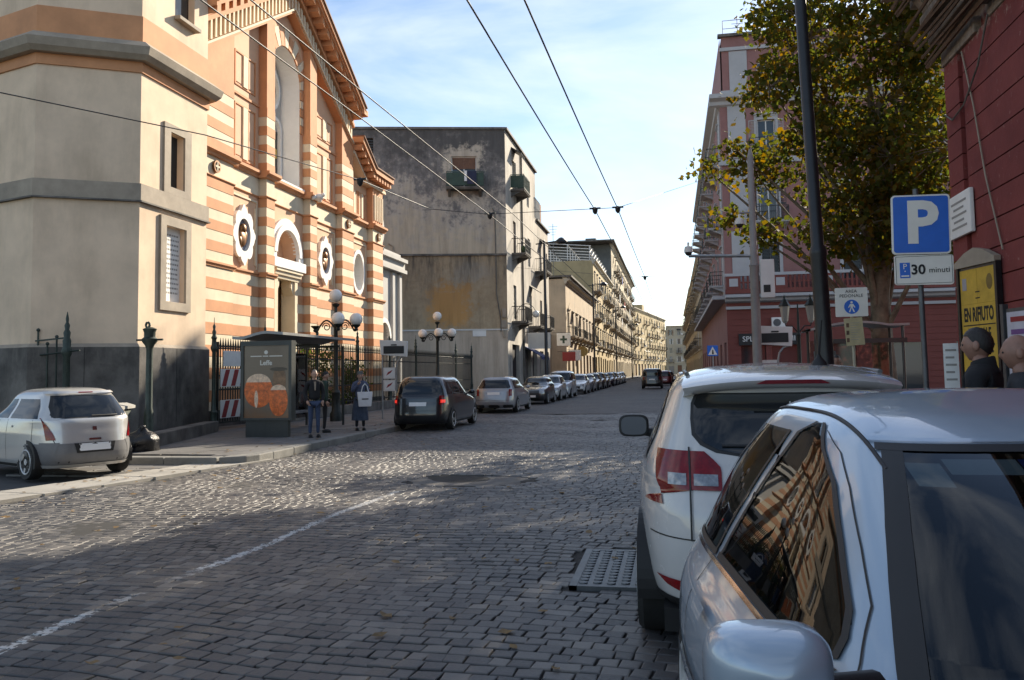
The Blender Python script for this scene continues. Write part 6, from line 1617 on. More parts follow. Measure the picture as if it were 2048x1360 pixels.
MT['skinprint'] = mat('poster_face', (.20, .11, .055), .35, 0, .4, 7, obj=True)
disc(po, 'printed_figure', MT['skinprint'], 1.28, 1.42, .18, .34, -.3215)
disc(po, 'printed_figure', mat('poster_hat', (.06, .045, .03), .4), 1.26, 1.70, .24, .05, -.3225)
text('lettering', 'Leffe', MT['cream_ink'], po, (.92, -.324, 1.86), (PI/2, 0, 0), .17, .001, offset=.004)
for k, (x0, x1) in enumerate(((.50, .80), (.83, .98), (1.01, 1.36))): MB().box(x0, x1, -.3225, -.3205, 2.02, 2.045).build('printed_line', MT['cream_ink'], po)
disc(po, 'printed_emblem', MT['cream_ink'], .92, 2.13, .05, .05, -.3225)
# ---- dynamic stop displays (left and right)
def stop_display(label, x, y, zb, a):
    t = thing('bus_stop_display', label, 'bus stop sign', (x, y, zb), a, 'bus stop displays')
    MB().extr([(-.47, -.08, 2.2), (.44, -.08, 2.12), (.47, -.08, 2.66), (-.50, -.08, 2.72)], (0, .18, 0)).build('display_case', MT['offwhite'], t, bevel=.02)
    MB().box(-.36, .35, -.095, -.075, 2.24, 2.50).build('screen', MT['black'], t); MB().box(-.1, .1, -.095, -.08, 2.52, 2.56).build('camera_slot', MT['blackpl'], t)
    MB().tube([(-.42, 0, 0), (-.42, 0, 2.2)], .03, 8).build('post', MT['steel'], t, 60)
    MB().tube([(.06, 0, 0), (.06, 0, 1.75), (.10, 0, 1.95), (.22, 0, 2.1), (.40, 0, 2.16)], .03, 8).build('post', MT['steel'], t, 60)
    for z in (.95, 1.38):
        o = MB().box(-.38, .03, -.03, .0, z, z + .38).build('timetable_case', MT['offwhite'], t); MB().box(-.33, -.02, -.036, -.03, z + .05, z + .33).build('timetable', MT['white'], o)
        MB().extr([(-.28, -.040, z + .1), (-.12, -.040, z + .2), (-.05, -.040, z + .30), (-.22, -.040, z + .22)], (0, .004, 0)).build('printed_mark', MT['signred'], o)
    return t
stop_display('bus stop display on two grey posts left of the dark minivan', -9.45, 28.2, .13, R(8))
stop_display('bus stop display with black screen in front of the pink corner house', 2.82, 24.5, .125, R(-6))
# ---- litter: dumpster, sacks
dm = thing('dumpster', 'grey green dumpster with pale lid behind the silver hatchback', 'dumpster', (-12.35, 16.4, -.02), R(20))
MT['dump'] = mat('dumpster_green', (.13, .15, .13), .55, .1, .2, 4, grime=.4); MT['lid'] = mat('dumpster_lid', (.36, .35, .32), .55, 0, .15, 5)
MB().add([(-.62,-.42,.12),(.62,-.42,.12),(.62,.42,.12),(-.62,.42,.12),(-.72,-.5,1.02),(.72,-.5,1.02),(.72,.5,1.02),(-.72,.5,1.02)], [(0,3,2,1),(4,5,6,7),(0,1,5,4),(1,2,6,5),(2,3,7,6),(3,0,4,7)]).build('bin_body', MT['dump'], dm, bevel=.03, smooth=40)
MB().extr([(-.78, -.56, 1.02), (.78, -.56, 1.02), (.78, -.56, 1.08), (.6, -.56, 1.14), (-.6, -.56, 1.14), (-.78, -.56, 1.08)], (0, 1.12, 0)).build('lid', MT['lid'], dm, fix=True)
for x in (-.5, .5):
    for y in (-.3, .3): MB().lathe([(.09, -.03), (.09, .03)], (x, y, .09), 12, axis='x').build('castor', MT['rubber'], dm, 40)
MT['sack'] = mat('black_sack', (.012, .012, .014), .28, 0, .2, 6, .6, 9, .05)
def sack(label, x, y, z, r, sd):
    rnd = random.Random(sd); mb = MB().ball((0, 0, r * .82), r, 18, 14, sc=(1, 1, .9)); ph = [rnd.uniform(0, 6) for _ in range(4)]
    vs = []
    for p in mb.v:
        q = Vector(p); a = math.atan2(q.y, q.x); k = 1 + .10 * math.sin(3*a + ph[0] + q.z * 6) + .07 * math.sin(7*a + ph[1]) + .06 * math.sin(9 * q.z / r + ph[2])
        if q.z > r * 1.45: k *= .6
        vs.append((q.x * k, q.y * k, max(0, q.z * (1 + .08 * math.sin(2*a + ph[3])))))
    mb.v = vs; mb.lathe([(.03, r * 1.6), (.02, r * 1.68), (.07, r * 1.85), (.05, r * 1.95)], n=8)
    o = mb.build('rubbish_sack', MT['sack'], None, 180, loc=(x, y, z)); return tag(o, label, 'rubbish sack', 'black rubbish sacks')
sack('larger black rubbish sack leaning at the foot of the iron corner post', -11.05, 16.35, .0, .34, 1); sack('smaller black rubbish sack in front of the larger one at the kerb end', -11.2, 15.75, .0, .24, 2)

# ---- near right: parking sign
ps = thing('parking_sign', 'blue parking sign with white P and 30 minuti plate on a grey pole', 'road sign', (2.74, 10.0, .12), R(-2))
MT['signblue'] = mat('sign_blue', (.010, .13, .58), .35, 0, .06, 5); MT['signwhite'] = mat('sign_white', (.82, .79, .71), .4, 0, .04, 5)
MB().tube([(0, .05, 0), (-.02, .05, 3.5)], .03, 12).build('pole', MT['steel_dark'], ps, 60)
def rrect(w, h, r, y, n=6):
    out = []
    for cx, cz, a0 in ((w/2 - r, h/2 - r, 0), (-w/2 + r, h/2 - r, PI/2), (-w/2 + r, -h/2 + r, PI), (w/2 - r, -h/2 + r, 3*PI/2)):
        for k in range(n + 1): a = a0 + PI/2 * k / n; out.append((cx + r * math.cos(a), y, cz + r * math.sin(a)))
    return out
def plate(parent, nm, m, w, h, cz, y, th=.004, r=.03, cx=0, rot=0):
    pts = [(x * math.cos(rot) - z * math.sin(rot) + cx, yy, x * math.sin(rot) + z * math.cos(rot) + cz) for x, yy, z in rrect(w, h, r, y)]
    return MB().extr(pts, (0, th, 0)).build(nm, m, parent, fix=True)
b1 = plate(ps, 'plate', MT['signwhite'], .60, .66, 3.09, -.03, .025, .04, 0, -.02)
plate(b1, 'blue_field', MT['signblue'], .565, .625, 3.09, -.034, .004, .03, 0, -.02)
text('lettering', 'P', MT['signwhite'], b1, (.005, -.036, 3.09), (PI/2, 0.02, 0), .64, .002, offset=.022)
b2 = plate(ps, 'plate', MT['signwhite'], .60, .33, 2.585, -.03, .025, .03, .01, -.02)
q = MB()
for w_, h_, z_ in ((.565, .004, 2.735), (.565, .004, 2.435)): q.box(-.275, .295, -.033, -.029, z_, z_ + .004)
q.box(-.278, -.274, -.033, -.029, 2.44, 2.735); q.box(.293, .297, -.033, -.029, 2.44, 2.735); q.build('border', MT['black'], b2)
ic = plate(b2, 'disc_symbol', MT['signblue'], .105, .17, 2.585, -.033, .003, .004, -.185)
text('lettering', 'P', MT['signwhite'], ic, (-.185, -.0355, 2.625), (PI/2, 0, 0), .085, .001); MB().box(-.225, -.145, -.0355, -.033, 2.515, 2.53).extr([(-.195, -.0355, 2.58), (-.175, -.0355, 2.58), (-.185, -.0355, 2.565)], (0, .002, 0)).build('printed_mark', MT['signwhite'], ic)
text('lettering', '30', MT['black'], b2, (-.05, -.034, 2.585), (PI/2, 0, 0), .15, .001, offset=.004); text('lettering', 'minuti', MT['black'], b2, (.165, -.034, 2.578), (PI/2, 0, 0), .085, .001)
# ---- pedestrian area sign
pa = thing('pedestrian_sign', 'white pedestrian area sign with blue walking figure disc on a thin pole', 'road sign', (3.37, 17.0, .12), R(-2))
MB().tube([(.04, .05, 0), (.0, .05, 3.0)], .028, 10).build('pole', mat('yellowed_pole', (.42, .38, .28), .5), pa, 60)
b1 = plate(pa, 'plate', MT['signwhite'], .58, .55, 2.76, -.03, .02, .02)
disc(b1, 'blue_disc', MT['signblue'], 0, 2.67, .135, .135, -.033)
fg = MB(); y0 = -.0345
fg.extr([(.022*math.cos(a), y0, 2.755 + .022*math.sin(a)) for a in np.linspace(0, 2*PI, 13)[:-1]], (0, .002, 0))
for pts in ([(-.03, 2.725), (.03, 2.725), (.02, 2.65), (-.02, 2.65)], [(-.02, 2.652), (.0, 2.652), (-.03, 2.57), (-.055, 2.57)], [(.0, 2.652), (.02, 2.652), (.055, 2.57), (.03, 2.57)], [(-.03, 2.722), (-.018, 2.70), (-.05, 2.65), (-.065, 2.66)], [(.018, 2.70), (.03, 2.722), (.065, 2.66), (.05, 2.65)]):
    fg.extr([(x, y0, z) for x, z in pts], (0, .002, 0))
fg.build('walking_figure', MT['signwhite'], b1)
text('lettering', 'AREA\nPEDONALE', MT['black'], b1, (0, -.033, 2.92), (PI/2, 0, 0), .085, .001)
nt_ = plate(pa, 'notice_sheet', mat('yellowed_sheet', (.50, .42, .24), .7, 0, .12, 6), .33, .52, 2.2, -.02, .008, .01, .03, .07)
for k in range(8): MB().box(-.03, .13 - (k % 3) * .03, -.0225, -.02, 2.36 - k * .045, 2.368 - k * .045).build('printed_line', MT['inktext'], nt_)
for k in range(3): MB().box(-.11, -.06, -.0225, -.02, 2.28 - k * .14, 2.36 - k * .14).build('printed_mark', MT['wood'], nt_)
# ---- crossing sign further on
cs = thing('crossing_sign', 'small blue pedestrian crossing sign with white triangle far along the right kerb', 'road sign', (2.2, 48, .12))
MB().tube([(0, .04, 0), (0, .04, 2.85)], .03, 8).build('pole', MT['steel'], cs, 60)
b1 = plate(cs, 'plate', MT['signblue'], .58, .58, 2.55, -.02, .02, .02); MB().extr([(-.24, -.024, 2.33), (.24, -.024, 2.33), (0, -.024, 2.78)], (0, .004, 0)).build('white_triangle', MT['signwhite'], b1); MB().extr([(-.05, -.028, 2.36), (.06, -.028, 2.36), (.03, -.028, 2.6), (-.02, -.028, 2.6)], (0, .004, 0)).build('walking_figure', MT['black'], b1)
# ---- black lamp standard, near right
lp = thing('lamp_standard', 'tall thick black lamp standard rising out of the frame behind the white crossover', 'street lamp', (2.17, 12.6, .12), 0)
lp.rotation_euler = (0, R(-1.6), 0)
lathe_post('column', [(.13, 0), (.13, 1.1), (.115, 1.2), (.11, 3.1), (.12, 3.14), (.118, 3.2), (.088, 3.26), (.075, 9.0), (.06, 9.4)], MT['pole_black'], lp, n=20)
MB().tube([(0, 0, 9.3), (-.3, -.2, 9.9), (-1.4, -.9, 10.1)], .04, 8).ball((-1.5, -.95, 10.05), .25, 12, 8, sc=(1.3, 1, .5)).build('lamp_head', MT['pole_black'], lp, 60)
# ---- CCTV pole
cc = thing('camera_pole', 'tall grey pole with dome cameras and side arm before the pink house', 'camera pole', (2.28, 24.0, .12))
lathe_post('pole', [(.15, 0), (.15, .4), (.125, .5), (.12, 4.3), (.14, 4.35), (.10, 4.42), (.08, 7.4), (.03, 7.6)], mat('pole_grey', (.25, .235, .225), .6, .1, .1, 4), cc, n=16)
MB().tube([(0, 0, 4.62), (-1.75, -.05, 4.68)], .045, 8).build('arm', MT['steel'], cc, 60)
def dome(x, z, nm='dome_camera'):
    q = MB().lathe([(.03, .28), (.03, .18), (.10, .16), (.12, .05), (.12, 0)], (x, -.05, z), 14); o = q.build(nm, MT['offwhite'], cc, 50)
    MB().ball((x, -.05, z - .0), .10, 12, 8).build('dome_glass', MT['black'], o, 180); return o
dome(-1.75, 4.78); dome(-.35, 5.5); MB().tube([(0, 0, 5.82), (-.35, -.05, 5.82)], .03, 6).build('arm', MT['steel'], cc, 60)
MB().box(.15, .52, -.12, .10, 3.45, 4.5).build('cabinet', MT['offwhite'], cc, bevel=.02); MB().box(.22, .40, -.13, -.12, 3.6, 3.8).build('cabinet_label', MT['black'], cc)
# ---- classic lantern with two heads
ltn = thing('lantern_post', 'old iron lantern post with two glass lanterns near the pink house', 'street lamp', (4.22, 30, .12))
lathe_post('post', [(.14, 0), (.14, .5), (.08, .6), (.06, 2.6), (.08, 2.65), (.045, 2.72), (.04, 3.3), (.02, 3.7)], MT['iron'], ltn)
for s in (-1, 1):
    ar = MB().tube([(0, 0, 2.7), (s * .2, 0, 2.95), (s * .4, 0, 2.95), (s * .42, 0, 3.05)], .022, 6).build('arm', MT['iron'], ltn, 60)
    q = MB(); x = s * .42
    q.lathe([(.05, 3.05), (.10, 3.12), (.17, 3.62)], (x, 0, 0), 6); o = q.build('lantern_glass', mat('lantern_glass', (.30, .30, .28), .2, 0, .05), ar)
    MB().lathe([(.20, 3.62), (.19, 3.66), (.08, 3.84), (.03, 3.9), (.04, 3.95), (.005, 4.02)], (x, 0, 0), 6).build('lantern_cap', MT['iron'], o)
# ---- right bus shelter roof and kiosk
s2 = thing('bus_shelter', 'bus shelter with curved grey canopy in front of the pink house shops', 'bus shelter', (3.75, 24.5, .125))
pr = [(2.55 * u, 2.62 + .16 * math.sin(PI * (u * 1.15 - .05)) + (.10 * max(0, u - .8) / .2 * 1.2)) for u in np.linspace(0, 1, 20)]
rf = MB(); G = [[(x, y, z) for x, z in pr] for y in (-.1, 1.6)]; G2 = [[(x, y, z - .06) for x, z in pr] for y in (-.1, 1.6)]
rf.grid(G); rf.grid(G2, flip=True); rf.grid([G[0], G2[0]], flip=True); rf.grid([G[1], G2[1]]); rf.build('canopy', MT['shelter_roof'], s2, fix=True, smooth=40)
for x in (.15, 2.4):
    for y in (.05, 1.45): MB().tube([(x, y, 0), (x, y, 2.66)], .04, 8).build('post', MT['shelter'], s2, 60)
MB().box(.2, 2.35, 1.44, 1.455, .3, 2.3).build('back_pane', MT['shglass'], s2); MB().box(.1, 2.5, 0.0, .06, 2.18, 2.30).build('fascia', MT['shelter'], s2)
MB().box(.3, .9, 1.38, 1.43, 1.1, 2.0).build('poster', mat('teal_poster', (.10, .16, .18), .5, 0, .3, 3), s2)
# ---- bill boards along the red wall
bl = thing('bill_board', 'yellow posted bill board on dark posts along the decayed red wall', 'bill board', (5.15, 16.9, .125), R(-78))
MT['billyellow'] = mat('yellow_bill', (.60, .38, .045), .7, 0, .14, 4, grime=.25, gcol=(.25, .17, .05)); MT['billblack'] = mat('bill_ink', (.012, .012, .012), .7, 0, .1)
for x in (-.05, 1.75): MB().box(x - .05, x + .05, -.04, .06, 0, 3.32).build('post', MT['pole_black'], bl)
MB().box(0, 1.7, 0, .05, .5, 3.3).build('panel', MT['steel_dark'], bl)
MB().extr([(-.1, -.06, 3.3), (1.8, -.06, 3.3), (1.8, -.06, 3.40), (1.3, -.06, 3.55), (.85, -.06, 3.62), (.4, -.06, 3.55), (-.1, -.06, 3.40)], (0, .12, 0)).build('crest', MT['band'], bl, fix=True)
bl.scale = (.66, 1, 1); bl.location.x += .12
b1 = MB().box(.03, 1.67, -.012, 0, 1.35, 3.25).build('bill', MT['billyellow'], bl)
text('lettering', 'EN RIFIUTO', MT['billblack'], b1, (.85, -.014, 2.42), (PI/2, 0, 0), .34, .001, sx=.78, offset=.012)
text('lettering', 'DEL MALE', MT['billblack'], b1, (.85, -.014, 2.06), (PI/2, 0, 0), .30, .001, sx=.8, offset=.010)
MB().box(.1, 1.6, -.016, -.012, 2.23, 2.25).build('printed_rule', MT['billblack'], b1)
disc(b1, 'printed_seal', mat('bill_seal', (.20, .13, .03), .7), 1.42, 2.98, .14, .14, -.015); MB().box(.14, .34, -.016, -.012, 2.88, 3.1).build('printed_emblem', mat('bill_emblem', (.35, .33, .35), .7), b1)
for k in range(2): MB().box(.75, .95, -.016, -.012, 2.82 - k * .11, 2.84 - k * .11).build('printed_line', MT['billblack'], b1)
for k in range(3): MB().box(.18 + .05 * k, 1.52 - .07 * k, -.016, -.012, 1.86 - k * .12, 1.90 - k * .12).build('printed_line', MT['billblack'], b1)
for x0, z0, w0, h0 in ((.03, 2.62, 1.64, .006), (.84, 1.36, .006, 1.88)): MB().box(x0, x0 + w0, -.0145, -.012, z0, z0 + h0).build('paper_fold', mat('bill_fold', (.40, .25, .03), .8), b1)
b2 = MB().box(.03, 1.67, -.012, 0, .5, 1.33).build('bill', mat('white_bill', (.55, .55, .55), .7, 0, .08, 5), bl)
for k in range(4): MB().box(.2, 1.5, -.016, -.012, .65 + k * .16, .70 + k * .16).build('printed_line', MT['signred'], b2)
b3 = thing('bill_board', 'white posted bill board with violet print right of the yellow one', 'bill board', (5.30, 14.9, .125), R(-78))
for x in (-.05, 2.45): MB().box(x - .04, x + .04, -.04, .05, 0, 2.5).build('post', MT['steel_dark'], b3)
MB().box(0, 2.4, 0, .05, .5, 2.42).build('panel', MT['steel_dark'], b3)
for i in range(3):
    o = MB().box(.04 + i * .79, .80 + i * .79, -.012, 0, .9, 2.36).build('bill', mat('pale_bill', (.52 - .04 * i, .50, .56), .7, 0, .08, 5), b3)
    for k in range(6): MB().box(.14 + i * .79, .70 + i * .79 - (k % 3) * .07, -.016, -.012, 2.2 - k * .2, 2.28 - k * .2).build('printed_line', mat('bill_violet', (.16, .07, .22), .7) if k % 2 else MT['signred'], o)
b4 = thing('notice_sheet', 'white notice sheets on a thin board left of the yellow bill board', 'notice', (5.12, 17.6, .125), R(-20)); b4.scale = (.62, 1, 1)
MB().box(0, .42, 0, .03, .9, 1.95).build('board', MT['white'], b4); MB().box(.17, .25, .03, .08, 0, .9).build('post', MT['steel_dark'], b4)
for k in range(5): MB().box(.06, .36 - (k % 2) * .06, -.004, 0, 1.8 - k * .14, 1.84 - k * .14).build('printed_line', MT['inktext'], b4)

# ---- left street-lamp row, black poles
for i, (y, h, lab) in enumerate(((58.3, 10.6, 'tall black street lamp pole in front of the grey house'), (95.5, 11.3, 'second black street lamp pole beside the low buff house'), (134, 11.5, 'third black street lamp pole before the ochre house'), (186, 11.5, 'most distant black street lamp pole on the left pavement'))):
    t = thing('street_lamp', lab, 'street lamp', (-8.55, y, .13), 0, 'street lamps along the left pavement')
    lathe_post('pole', [(.16, 0), (.16, 1.0), (.12, 1.1), (.09, h), (.03, h + .1)], MT['pole_black'], t, n=10)
    MB().tube([(-.6, 0, h - .15), (0, 0, h - .1), (.9, 0, h)], .045, 6).build('arm', MT['pole_black'], t, 60)
    MB().lathe([(.06, .30), (.16, .26), (.42, .05), (.45, -.05), (.3, -.14)], (1.2, 0, h - .05), 14).build('lamp_head', MT['pole_black'], t, 50)
# shop signs, awning and bracket lamps on the left pavement
def hang_sign(label, x, y, z, w, h, m, a=R(0), ring=None, txt=None):
    t = thing('hanging_sign', label, 'shop sign', (x, y, z), a, None)
    MB().box(0, w, -.04, .04, 0, h).build('board', m, t, bevel=.015); MB().tube([(-.5, 0, h + .05), (w, 0, h + .05)], .02, 5).build('bracket', MT['rail'], t)
    if ring:
        MB().box(w*.42, w*.58, -.05, -.04, h*.2, h*.8).box(w*.25, w*.75, -.052, -.04, h*.42, h*.58).build('cross_emblem', ring, t)
    return t
hang_sign('white shop board hanging over the shops of the grey house', -10.6, 63, 3.4, 1.7, 1.2, MT['offwhite'])
hang_sign('white pharmacy sign with green cross past the grey house', -10.7, 80, 4.1, 1.3, 1.2, MT['white'], 0, MT['shut_green'])
hang_sign('small red shop sign beyond the pharmacy cross', -10.7, 84, 2.7, 1.3, .9, MT['signred']); hang_sign('white shop sign next to the small red one', -10.7, 89, 2.8, 1.3, 1.1, MT['white'])
aw = thing('awning', 'dark blue shop awning below the white board on the grey house', 'awning', (-10.8, 62.6, 2.7), R(90))
MB().extr([(0, 0, .9), (0, -1.3, .1), (0, -1.32, -.1), (0, -1.27, -.1), (0, -1.25, .08), (0, 0, .85)], (3.4, 0, 0)).build('canvas', mat('blue_canvas', (.03, .05, .16), .8, 0, .15, 4), aw, fix=True)
MB().tube([(1.7, -1.2, .05), (1.7, -1.2, -2.6)], .025, 6).build('prop', MT['steel'], aw)
lt = thing('wall_lamp', 'curved wall lamp with pale round shade over the grey house balcony', 'wall lamp', (-10.8, 59.2, 4.9), 0)
MB().tube([(0, 0, 0)] + [(.75 - .75 * math.cos(a), 0, .6 + 1.0 * math.sin(a)) for a in np.linspace(0, PI * .85, 10)], .03, 6).build('arm', MT['rail'], lt, 60); MB().ball((1.42, 0, .85), .26, 12, 8).build('shade', MT['globe'], lt, 180)
lt2 = thing('street_clock', 'round yellow clock face on a bracket by the low buff house', 'clock', (-10.2, 99, 4.0), R(0))
MB().lathe([(.6, -.1), (.6, .1)], (0, 0, 0), 20, axis='y').build('face', mat('clock_face', (.5, .36, .12), .5), lt2, 40); MB().box(-.6, 0, -.03, .03, -.03, .03).build('bracket', MT['rail'], lt2)
# laundry on the balconies of the tall block and grey house
lc = [(.7, .7, .68), (.62, .63, .66), (.12, .16, .4), (.5, .1, .1), (.7, .68, .6), (.3, .34, .42), (.72, .72, .7)]
lspots = [(166, 15.5), (172, 11.2), (176, 20.0), (183, 15.3), (189, 11.0), (197, 19.6), (205, 15.4)]
lw = ['two white sheets', 'pale grey sheets', 'dark blue towels', 'red cloths', 'cream sheets', 'blue grey shirts', 'white towels']; lpos = ['nearest on the tall block', 'low on the tall block', 'high on the tall block', 'midway along the tall block', 'low and midway on the tall block', 'high and far on the tall block', 'far along the tall block']
for i, ((y, z), c, a_, b_) in enumerate(zip(lspots, lc, lw, lpos)):
    t = thing('laundry', '%s hung to dry %s' % (a_, b_), 'laundry', (-9.7, y, z), R(90), 'laundry drying on balconies')
    MB().tube([(-.1, 0, 1.0), (2.2, 0, 1.0)], .012, 4).build('line', MT['rail'], t)
    mm = mat('washing', c, .9, 0, .06, 3)
    for k in range(2): MB().box(k * 1.05, k * 1.05 + .95, -.02, .02, -.4 - .3 * (k % 2), 1.0).build('cloth', mm, t)
t = thing('laundry', 'dark blue and white towels over the green balcony on the blank grey wall', 'laundry', tuple(E.W(-2.6, -.86, 14.2) + gh.location), E.a, 'laundry drying on balconies')
MB().box(0, .62, -.03, .02, .05, .95).build('cloth', mat('navy_towel', (.03, .035, .07), .9), t); MB().box(-.2, -.02, -.03, .02, .25, .95).build('cloth', MT['white'], t)

# ---- television aerials
def aerial(label, x, y, z, h):
    t = thing('aerial', label, 'aerial', (x, y, z)); q = MB().tube([(0, 0, 0), (0, 0, h)], .03, 5)
    for k in range(4): q.tube([(-.5 + .08 * k, 0, h - .3 - .3 * k), (.5 - .08 * k, 0, h - .3 - .3 * k)], .018, 4)
    q.build('mast', MT['steel_dark'], t)
aerial('taller television aerial behind the grey house roof', -12.5, 92, 11.5, 6.4); aerial('shorter television aerial left of the taller one', -14.2, 92, 11.5, 6.2); aerial('roof aerial on the pink corner house', 5.4, 63, 25.9, 1.7)

# ---- trolley wires
MT['wire'] = mat('wire', (.05, .05, .052), .5, .4, 0)
def wire(label, pts, r=.011, sag=0):
    P = []
    for a, b in zip(pts[:-1], pts[1:]):
        n = 10
        for k in range(n + (1 if b == pts[-1] else 0)):
            u = k / n; p = Vector(a).lerp(Vector(b), u); p.z -= sag * 4 * u * (1 - u); P.append(p)
    o = Vector(P[0]); t = MB().tube([p - o for p in P], r, 5).build('overhead_wire', MT['wire'], None, 180, loc=o); return tag(t, label, 'overhead wire', 'overhead wires')
wire('left wire of the overhead pair above the right lane', [(-2.15, 4, 5.7), (-2.08, 8.75, 5.7), (-1.8, 21.2, 5.7), (-1.62, 37.4, 5.7), (-1.5, 110, 5.7)], .0115, .03)
wire('right wire of the overhead pair above the right lane', [(-1.52, 4, 5.7), (-1.47, 8.9, 5.7), (-1.23, 21.2, 5.7), (-1.07, 37.4, 5.7), (-.95, 110, 5.7)], .0115, .03)
wire('lower left wire of the overhead pair crossing in front of the church', [(-4.95, 5, 5.7), (-4.82, 9.9, 5.7), (-4.73, 12.5, 5.7), (-4.5, 21.16, 5.7), (-4.35, 37.5, 5.7), (-4.2, 110, 5.7)], .010)
wire('upper right wire of the overhead pair crossing in front of the church', [(-4.45, 5, 5.7), (-4.26, 11.26, 5.7), (-3.9, 21.2, 5.7), (-3.8, 37.5, 5.7), (-3.65, 110, 5.7)], .010)
wire('diagonal cable sagging past the pale tower to the overhead pair', [(-10.6, 8.2, 5.75), (-9.2, 10.2, 5.7), (-7.58, 12.81, 5.7), (-6.28, 16.59, 5.7), (-5.75, 19.98, 5.7), (-4.5, 21.18, 5.72)], .010)
wire('cross span cable from the overhead pairs to the pink house', [(-4.5, 21.2, 5.73), (-1.8, 21.2, 5.73), (-1.23, 21.2, 5.73), (3.0, 62, 15.4)], .008)
wire('second cross span cable further down the street', [(-10.8, 60, 9.2), (-1.62, 37.4, 5.74), (-1.07, 37.4, 5.74), (3.4, 75, 9.6)], .008)
def hanger(label, x, y, z):
    t = thing('wire_hanger', label, 'wire hanger', (x, y, z), 0, 'hangers on the overhead wires'); MB().lathe([(.02, -.13), (.06, -.08), (.07, 0), (.03, .05)], n=8).box(-.14, .14, -.02, .02, 0, .04).build('insulator', MT['black'], t, 40)
hanger('left black insulator where the near span cable meets the overhead pair', -1.8, 21.2, 5.72); hanger('right black insulator where the near span cable meets the overhead pair', -1.23, 21.2, 5.72); hanger('black insulator on the further span cable', -1.07, 37.4, 5.72)
hanger('black insulator on the cable in front of the grey wall', -4.5, 21.16, 5.72); hanger('black insulator on the diagonal cable before the church gable', -6.28, 16.59, 5.7)
# ================================================================== trees and shrubs
def m_leaf(name, c1, c2, c3):
    m, Nn, L, b = new_mat(name); out = [n for n in Nn if n.type == 'OUTPUT_MATERIAL'][0]
    isl = Nn.new('ShaderNodeNewGeometry').outputs['Random Per Island']
    c = _ramp(Nn, L, isl, [(0.0, c1), (.55, c2), (1.0, c3)])
    L.new(c, b.inputs['Base Color']); b.inputs['Roughness'].default_value = .7; b.inputs['Specular IOR Level'].default_value = .15
    tr = Nn.new('ShaderNodeBsdfTranslucent'); hs = Nn.new('ShaderNodeHueSaturation'); hs.inputs['Value'].default_value = 2.3; hs.inputs['Saturation'].default_value = 1.15
    L.new(c, hs.inputs['Color']); L.new(hs.outputs['Color'], tr.inputs['Color'])
    mx = Nn.new('ShaderNodeMixShader'); mx.inputs['Fac'].default_value = .46
    L.new(b.outputs['BSDF'], mx.inputs[1]); L.new(tr.outputs['BSDF'], mx.inputs[2]); L.new(mx.outputs['Shader'], out.inputs['Surface'])
    return m
MT['leaf'] = m_leaf('plane_leaves', (.042, .056, .012), (.070, .068, .014), (.125, .074, .016)); MT['bark'] = mat('plane_bark', (.16, .125, .085), .85, 0, .35, 4, .5, 14)
MT['shrubleaf'] = m_leaf('shrub_leaves', (.05, .09, .015), (.075, .11, .02), (.10, .10, .025))
def leaf_mesh(centres, n_per, spread, size, rng):
    C = np.repeat(np.array(centres), n_per, 0); n = len(C)
    off = rng.normal(0, 1, (n, 3)) * np.array(spread); P = C + off
    ax = rng.normal(0, 1, (n, 3)); ax /= np.linalg.norm(ax, axis=1)[:, None]; b = rng.normal(0, 1, (n, 3)); b -= ax * (ax * b).sum(1)[:, None]; b /= np.linalg.norm(b, axis=1)[:, None]; c = np.cross(ax, b)
    s = rng.uniform(.65, 1.2, n)[:, None] * size
    shape = [(0, -.5, 0), (.38, -.22, .06), (.5, .08, .0), (.2, .18, .08), (0, .55, -.05), (-.2, .18, .08), (-.5, .08, 0), (-.38, -.22, .06)]
    V = np.stack([P + s * (ax * x + b * y + c * z) for x, y, z in shape], 1).reshape(-1, 3)
    F = (np.arange(n)[:, None] * 8)
    tri = np.concatenate([F + np.array([[0, 1, 2, 3]]), F + np.array([[0, 3, 4, 5]]), F + np.array([[0, 5, 6, 7]])], 0)
    me = bpy.data.meshes.new('crown'); me.vertices.add(len(V)); me.vertices.foreach_set('co', V.ravel()); me.loops.add(tri.size); me.loops.foreach_set('vertex_index', tri.ravel().astype(np.int32))
    me.polygons.add(len(tri)); me.polygons.foreach_set('loop_start', np.arange(len(tri)) * 4); me.polygons.foreach_set('loop_total', np.full(len(tri), 4)); me.update(calc_edges=True); return me
def stretch(B, k, dx): return [(x * k + dx, y, z, rx, ry, rz) for x, y, z, rx, ry, rz in B]
